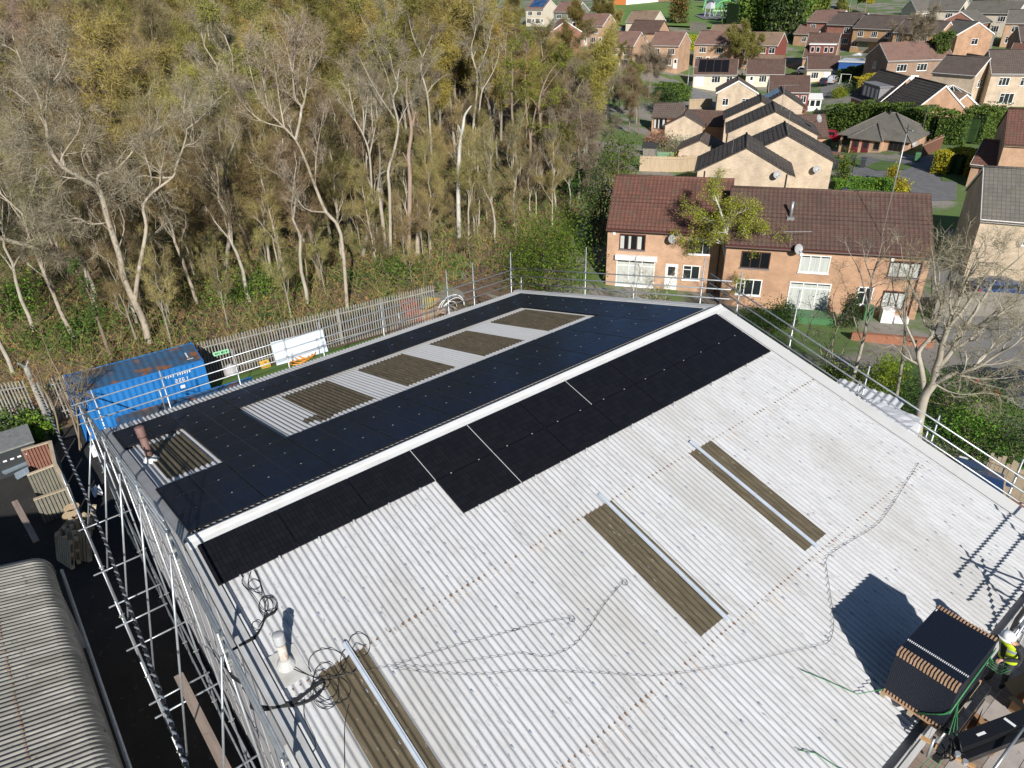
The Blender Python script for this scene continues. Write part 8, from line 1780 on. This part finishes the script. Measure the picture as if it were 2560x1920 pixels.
wire('coiled_wire', 'wide tangle of thin wire loops around the brown rooflight nearest the flue', [ring(880, 720, 130, 105, 2.6, 16, .8), ring(870, 840, 90, 130, .2, 16, 1.3), ring(900, 900, 140, 100, 1, 16, 1.1), ring(840, 830, 60, 70, 0, 12, 1.6), ring(1100, 590, 75, 85, 1.5, 14, .95), ring(1030, 700, 60, 90, 0, 12, 1.2), ring(870, 930, 90, 100, 2, 14, 1.2)]+[[cr(x, y) for x, y in q] for q in ([(550, 690), (640, 730), (740, 790), (850, 830), (900, 830)], [(560, 700), (660, 760), (760, 800), (860, 840)], [(950, 800), (1040, 640), (1080, 580), (1150, 600)], [(720, 960), (720, 1080), (760, 1180), (800, 1280), (770, 1350)], [(1030, 1000), (1000, 1150), (1000, 1438)])], .007)
wire('string_wire', 'thin twisted wire pair from the tangle to a small coil in mid roof', [[cr(x, y) for x, y in ((890, 820), (1060, 780), (1320, 735), (1500, 680), (1700, 615), (1900, 560), (2212, 480))]+[dd(1100, 1366), dd(1160, 1348), dd(1228, 1336)], [dd(1236+6*math.cos(a), 1338+6*math.sin(a)) for a in [k*.6 for k in range(13)]]], .0035, mname='wire_grey', wav=.007)
wire('string_wire', 'thin twisted wire pair curving up to a coil near the middle brown rooflight', [[cr(x, y) for x, y in ((1320, 738), (1600, 738), (1900, 695), (2212, 650))]+[dd(1185, 1418), dd(1250, 1385), dd(1310, 1300), dd(1345, 1260)], [dd(1350+6*math.cos(a), 1259+6*math.sin(a)) for a in [k*.6 for k in range(13)]]], .0035, mname='wire_grey', wav=.007)
wire('string_wire', 'long twisted wire pair sweeping past the stack and up to the far verge', [[cr(x, y) for x, y in ((1330, 752), (1700, 790), (2000, 792), (2212, 770))]+[dd(1300, 1455), dd(1420, 1460), dd(1560, 1440), cq(250, 745), cq(500, 690), cq(620, 645), cq(652, 480), cq(628, 300), cq(600, 100)]+[(1700+x/2.44, 1240+y/2.44) for x, y in ((895, 380), (985, 310), (1190, 185), (1275, 85), (1330, 0))]+[dd(1960, 1040), dd(1985, 1000)]], .0035, mname='wire_grey', wav=.007)
# ------------------------------------------------------------------ the worker
mat('skin', (.52, .30, .22), rough=.6); mat('jacket_black', (.018, .018, .02), rough=.8); mat('trousers_dark', (.025, .03, .032), (.05, .055, .055), 8, rough=.85); mat('vest_yellow', (.55, .70, .02), (.48, .62, .02), 5, rough=.6); mat('band_grey', (.30, .36, .40), rough=.35); mat('boot', (.02, .018, .016), rough=.7); mat('vest_green', (.12, .5, .06), rough=.6)
def skin_mesh(verts, edges, radii, sub=2):
    me = bpy.data.meshes.new('tmp'); me.from_pydata(verts, edges, []); o = bpy.data.objects.new('tmp', me); COL.objects.link(o)
    bm = bmesh.new(); bm.from_mesh(me); ly = bm.verts.layers.skin.verify(); bm.verts.ensure_lookup_table()
    for i, r in enumerate(radii): bm.verts[i][ly].radius = r if hasattr(r, '__len__') else (r, r); bm.verts[i][ly].use_root = (i == 0)
    bm.to_mesh(me); bm.free(); mo = o.modifiers.new('s', 'SKIN'); mo.use_smooth_shade = True; o.modifiers.new('d', 'SUBSURF').levels = sub
    dg = bpy.context.evaluated_depsgraph_get(); ev = o.evaluated_get(dg); m2 = bpy.data.meshes.new_from_object(ev); bpy.data.objects.remove(o); bpy.data.meshes.remove(me); return m2
V = [(0, 0, .95), (0, .0, 1.10), (0, .015, 1.26), (0, .02, 1.40), (0, .05, 1.49), (0, .085, 1.575), (0, .095, 1.67)]; Ed = [(0, 1), (1, 2), (2, 3), (3, 4), (4, 5), (5, 6)]; Rr = [(.15, .115), (.145, .11), (.165, .12), (.16, .11), (.06, .06), (.085, .095), (.08, .095)]
def chain(start, pts, rads):
    i = start
    for p, r in zip(pts, rads): V.append(p); Rr.append(r); Ed.append((i, len(V)-1)); i = len(V)-1
    return i
for sx in (-1, 1):
    e = chain(0, [(sx*.095, .0, .86), (sx*.115, .05+.03*sx, .50), (sx*.125, -.02+.05*sx, .10)], [.10, .068, .05]); chain(e, [(sx*.14, .10+.05*sx, .045)], [.042])
    hand = (sx*.10, .40, 1.10) if sx < 0 else (sx*.14, .38, 1.06)
    el = (sx*.30, .06, 1.17); s_ = chain(3, [(sx*.18, .01, 1.415), (sx*.235, .0, 1.33), el, ((el[0]+hand[0])/2, (el[1]+hand[1])/2, (el[2]+hand[2])/2+.01)], [.075, .062, .05, .046])
    wr = chain(s_, [(hand[0]+sx*.01, hand[1]-.06, hand[2])], [.030]); pm = chain(wr, [(hand[0], hand[1]-.01, hand[2]-.01)], [(.040, .020)])
    for k, ln_ in enumerate((.070, .080, .076, .060)):
        ox = (k-1.5)*.019; c = (hand[0]+ox, hand[1]+.03, hand[2]-.012); chain(pm, [c, (c[0], c[1]+ln_*.45, c[2]-.016), (c[0], c[1]+ln_*.62, c[2]-.048), (c[0], c[1]+ln_*.40, c[2]-.064)], [.009, .0085, .008, .007])
    chain(pm, [(hand[0]-sx*.040, hand[1]+.005, hand[2]-.01), (hand[0]-sx*.046, hand[1]+.035, hand[2]-.03), (hand[0]-sx*.032, hand[1]+.05, hand[2]-.048)], [.011, .0095, .008])
fx, fy = 11.80, 12.60; face = math.atan2(-(10.0-12.5), 0)  # turned towards the stack and the camera
yawp = math.atan2(-.95, -.32)-PI/2
V = [(x, y+.28*max(0, z-.9), z-.03*max(0, z-.9)) for x, y, z in V]
M = TR(fx, fy, ZP+.002, yawp, 1.0); wk = thing('person', 'worker in a white helmet and yellow hi-vis vest holding green rope beside the panel stack', 'person', (0, 0, 0), M=M)
me = skin_mesh(V, Ed, Rr); me.name = 'body'
for k in ('jacket_black', 'trousers_dark', 'skin', 'boot'): me.materials.append(MATS[k])
for p in me.polygons:
    c = p.center; x, y, z = c
    if z > .9: y -= .28*(z-.9)/.97; z = .9+(z-.9)/.97
    if z < .13: mi = 3
    elif z < .97 and not (y > .2 and z > .9): mi = 1
    elif z > 1.475 and abs(x) < .14 and y > -.1: mi = 2
    elif y > .345 and 0.95 < z < 1.2: mi = 2
    else: mi = 0
    p.material_index = mi; p.use_smooth = True
bo_ = bpy.data.objects.new('body', me); COL.objects.link(bo_); bo_.parent = wk
LEAN = np.eye(4); LEAN[1, 2] = .28; LEAN[1, 3] = -.252; LEAN[2, 2] = .97; LEAN[2, 3] = .027
def wb(mb, name, m, smooth=True, par=wk): return mb.build(name, m, par, smooth=smooth)
def torso_ring(z, kx, ky, cy, n=20): return [(kx*math.cos(2*PI*k/n), cy+ky*math.sin(2*PI*k/n), z) for k in range(n)]
mb = MB(M @ LEAN); prof = [(.83, .195, .155, .0), (.93, .19, .15, .0), (1.0, .185, .145, .005), (1.06, .185, .145, .005), (1.16, .192, .15, .012), (1.24, .205, .155, .015), (1.34, .215, .155, .018), (1.42, .205, .135, .015), (1.465, .12, .09, .02)]
rows = [torso_ring(*q)+[torso_ring(*q)[0]] for q in prof]
for a, b, mi in ((0, 1, 0), (1, 2, 0), (2, 3, 1), (3, 4, 0), (4, 5, 0), (5, 6, 1), (6, 7, 0), (7, 8, 0)): mb.grid([rows[a], rows[b]], mi)
vest = mb.build('hi_vis_vest', ['vest_yellow', 'band_grey'], wk, smooth=True)
mb = MB(M @ LEAN)
mb.add([(-.045, .175, .95), (.045, .175, .95), (.07, .178, 1.40), (-.07, .178, 1.40)], [(0, 1, 2, 3)]); mb.build('open_front', 'jacket_black', vest)
for sx in (-1, 1): mb = MB(M @ LEAN); mb.grid([[(sx*(.085+.03*k)+q, .19*math.sin(t)+.02, 1.17+.315*math.cos(t-PI/2+.0) if 0 else 1.16+.30*math.sin(t)) for q in (-.025, .025)] for k, t in ((0, .35), (0, .9), (0, 1.3))]); mb.build('shoulder_band', 'band_grey', vest)
H0 = np.array([0, .095, 1.635])
mb = MB(M @ LEAN); mb.lathe(H0, [(.142, H0[2]+.01), (.140, H0[2]+.05), (.125, H0[2]+.10), (.09, H0[2]+.14), (.045, H0[2]+.158), (.001, H0[2]+.162)], 20); hl = mb.build('helmet', 'helmet_white', wk, smooth=True)
mb = MB(M @ LEAN); mb.grid([[(r*math.cos(a), H0[1]+r*math.sin(a)+.0, H0[2]+z) for a in [PI*.2+PI*.6*k/10 for k in range(11)]] for r, z in ((.138, .02), (.185, .002))]); mb.build('peak', 'helmet_white', hl, smooth=True)
mb = MB(M @ LEAN)
for sx in (-1, 1): mb.tube([(sx*.105, H0[1], H0[2]+.02), (sx*.085, H0[1]+.03, H0[2]-.08), (0, H0[1]+.075, H0[2]-.115)], .007, 5)
mb.build('chin_strap', 'jacket_black', hl)
mb = MB(M @ LEAN); mb.tube([(0, H0[1]+.092, H0[2]-.005), (0, H0[1]+.112, H0[2]-.04), (0, H0[1]+.094, H0[2]-.052)], [.010, .016, .012], 8); wb(mb, 'nose', 'skin')
for sx in (-1, 1): mb = MB(M @ LEAN); mb.tube([(sx*.032, H0[1]+.082, H0[2]-.008), (sx*.032, H0[1]+.094, H0[2]-.010)], [.012, .008], 8); wb(mb, 'eye', 'jacket_black'); mb = MB(M @ LEAN); mb.tube([(sx*.082, H0[1]-.005, H0[2]+.0), (sx*.094, H0[1]-.01, H0[2]-.03), (sx*.082, H0[1]-.005, H0[2]-.06)], .014, 6); wb(mb, 'ear', 'skin')
mb = MB(M @ LEAN); mb.tube([(-.028, H0[1]+.083, H0[2]-.078), (0, H0[1]+.092, H0[2]-.08), (.028, H0[1]+.083, H0[2]-.078)], .006, 5); wb(mb, 'mouth', 'badge_red')
mb = MB(M @ LEAN); g = random.Random(3)
for k in range(4): mb.tube([(-.13+.03*k, .42, 1.07), (-.02, .50+.02*k, 1.0-.03*k), (.13, .42, 1.04), (.05+.03*k, .40, .9-.1*k), (-.1, .30, .8-.1*k), (-.16-.05*k, .34, 1.0)], .009, 5)
tag(mb.build('held_rope', 'rope_green', smooth=True), 'green rope gathered in the hands of the worker', 'rope')
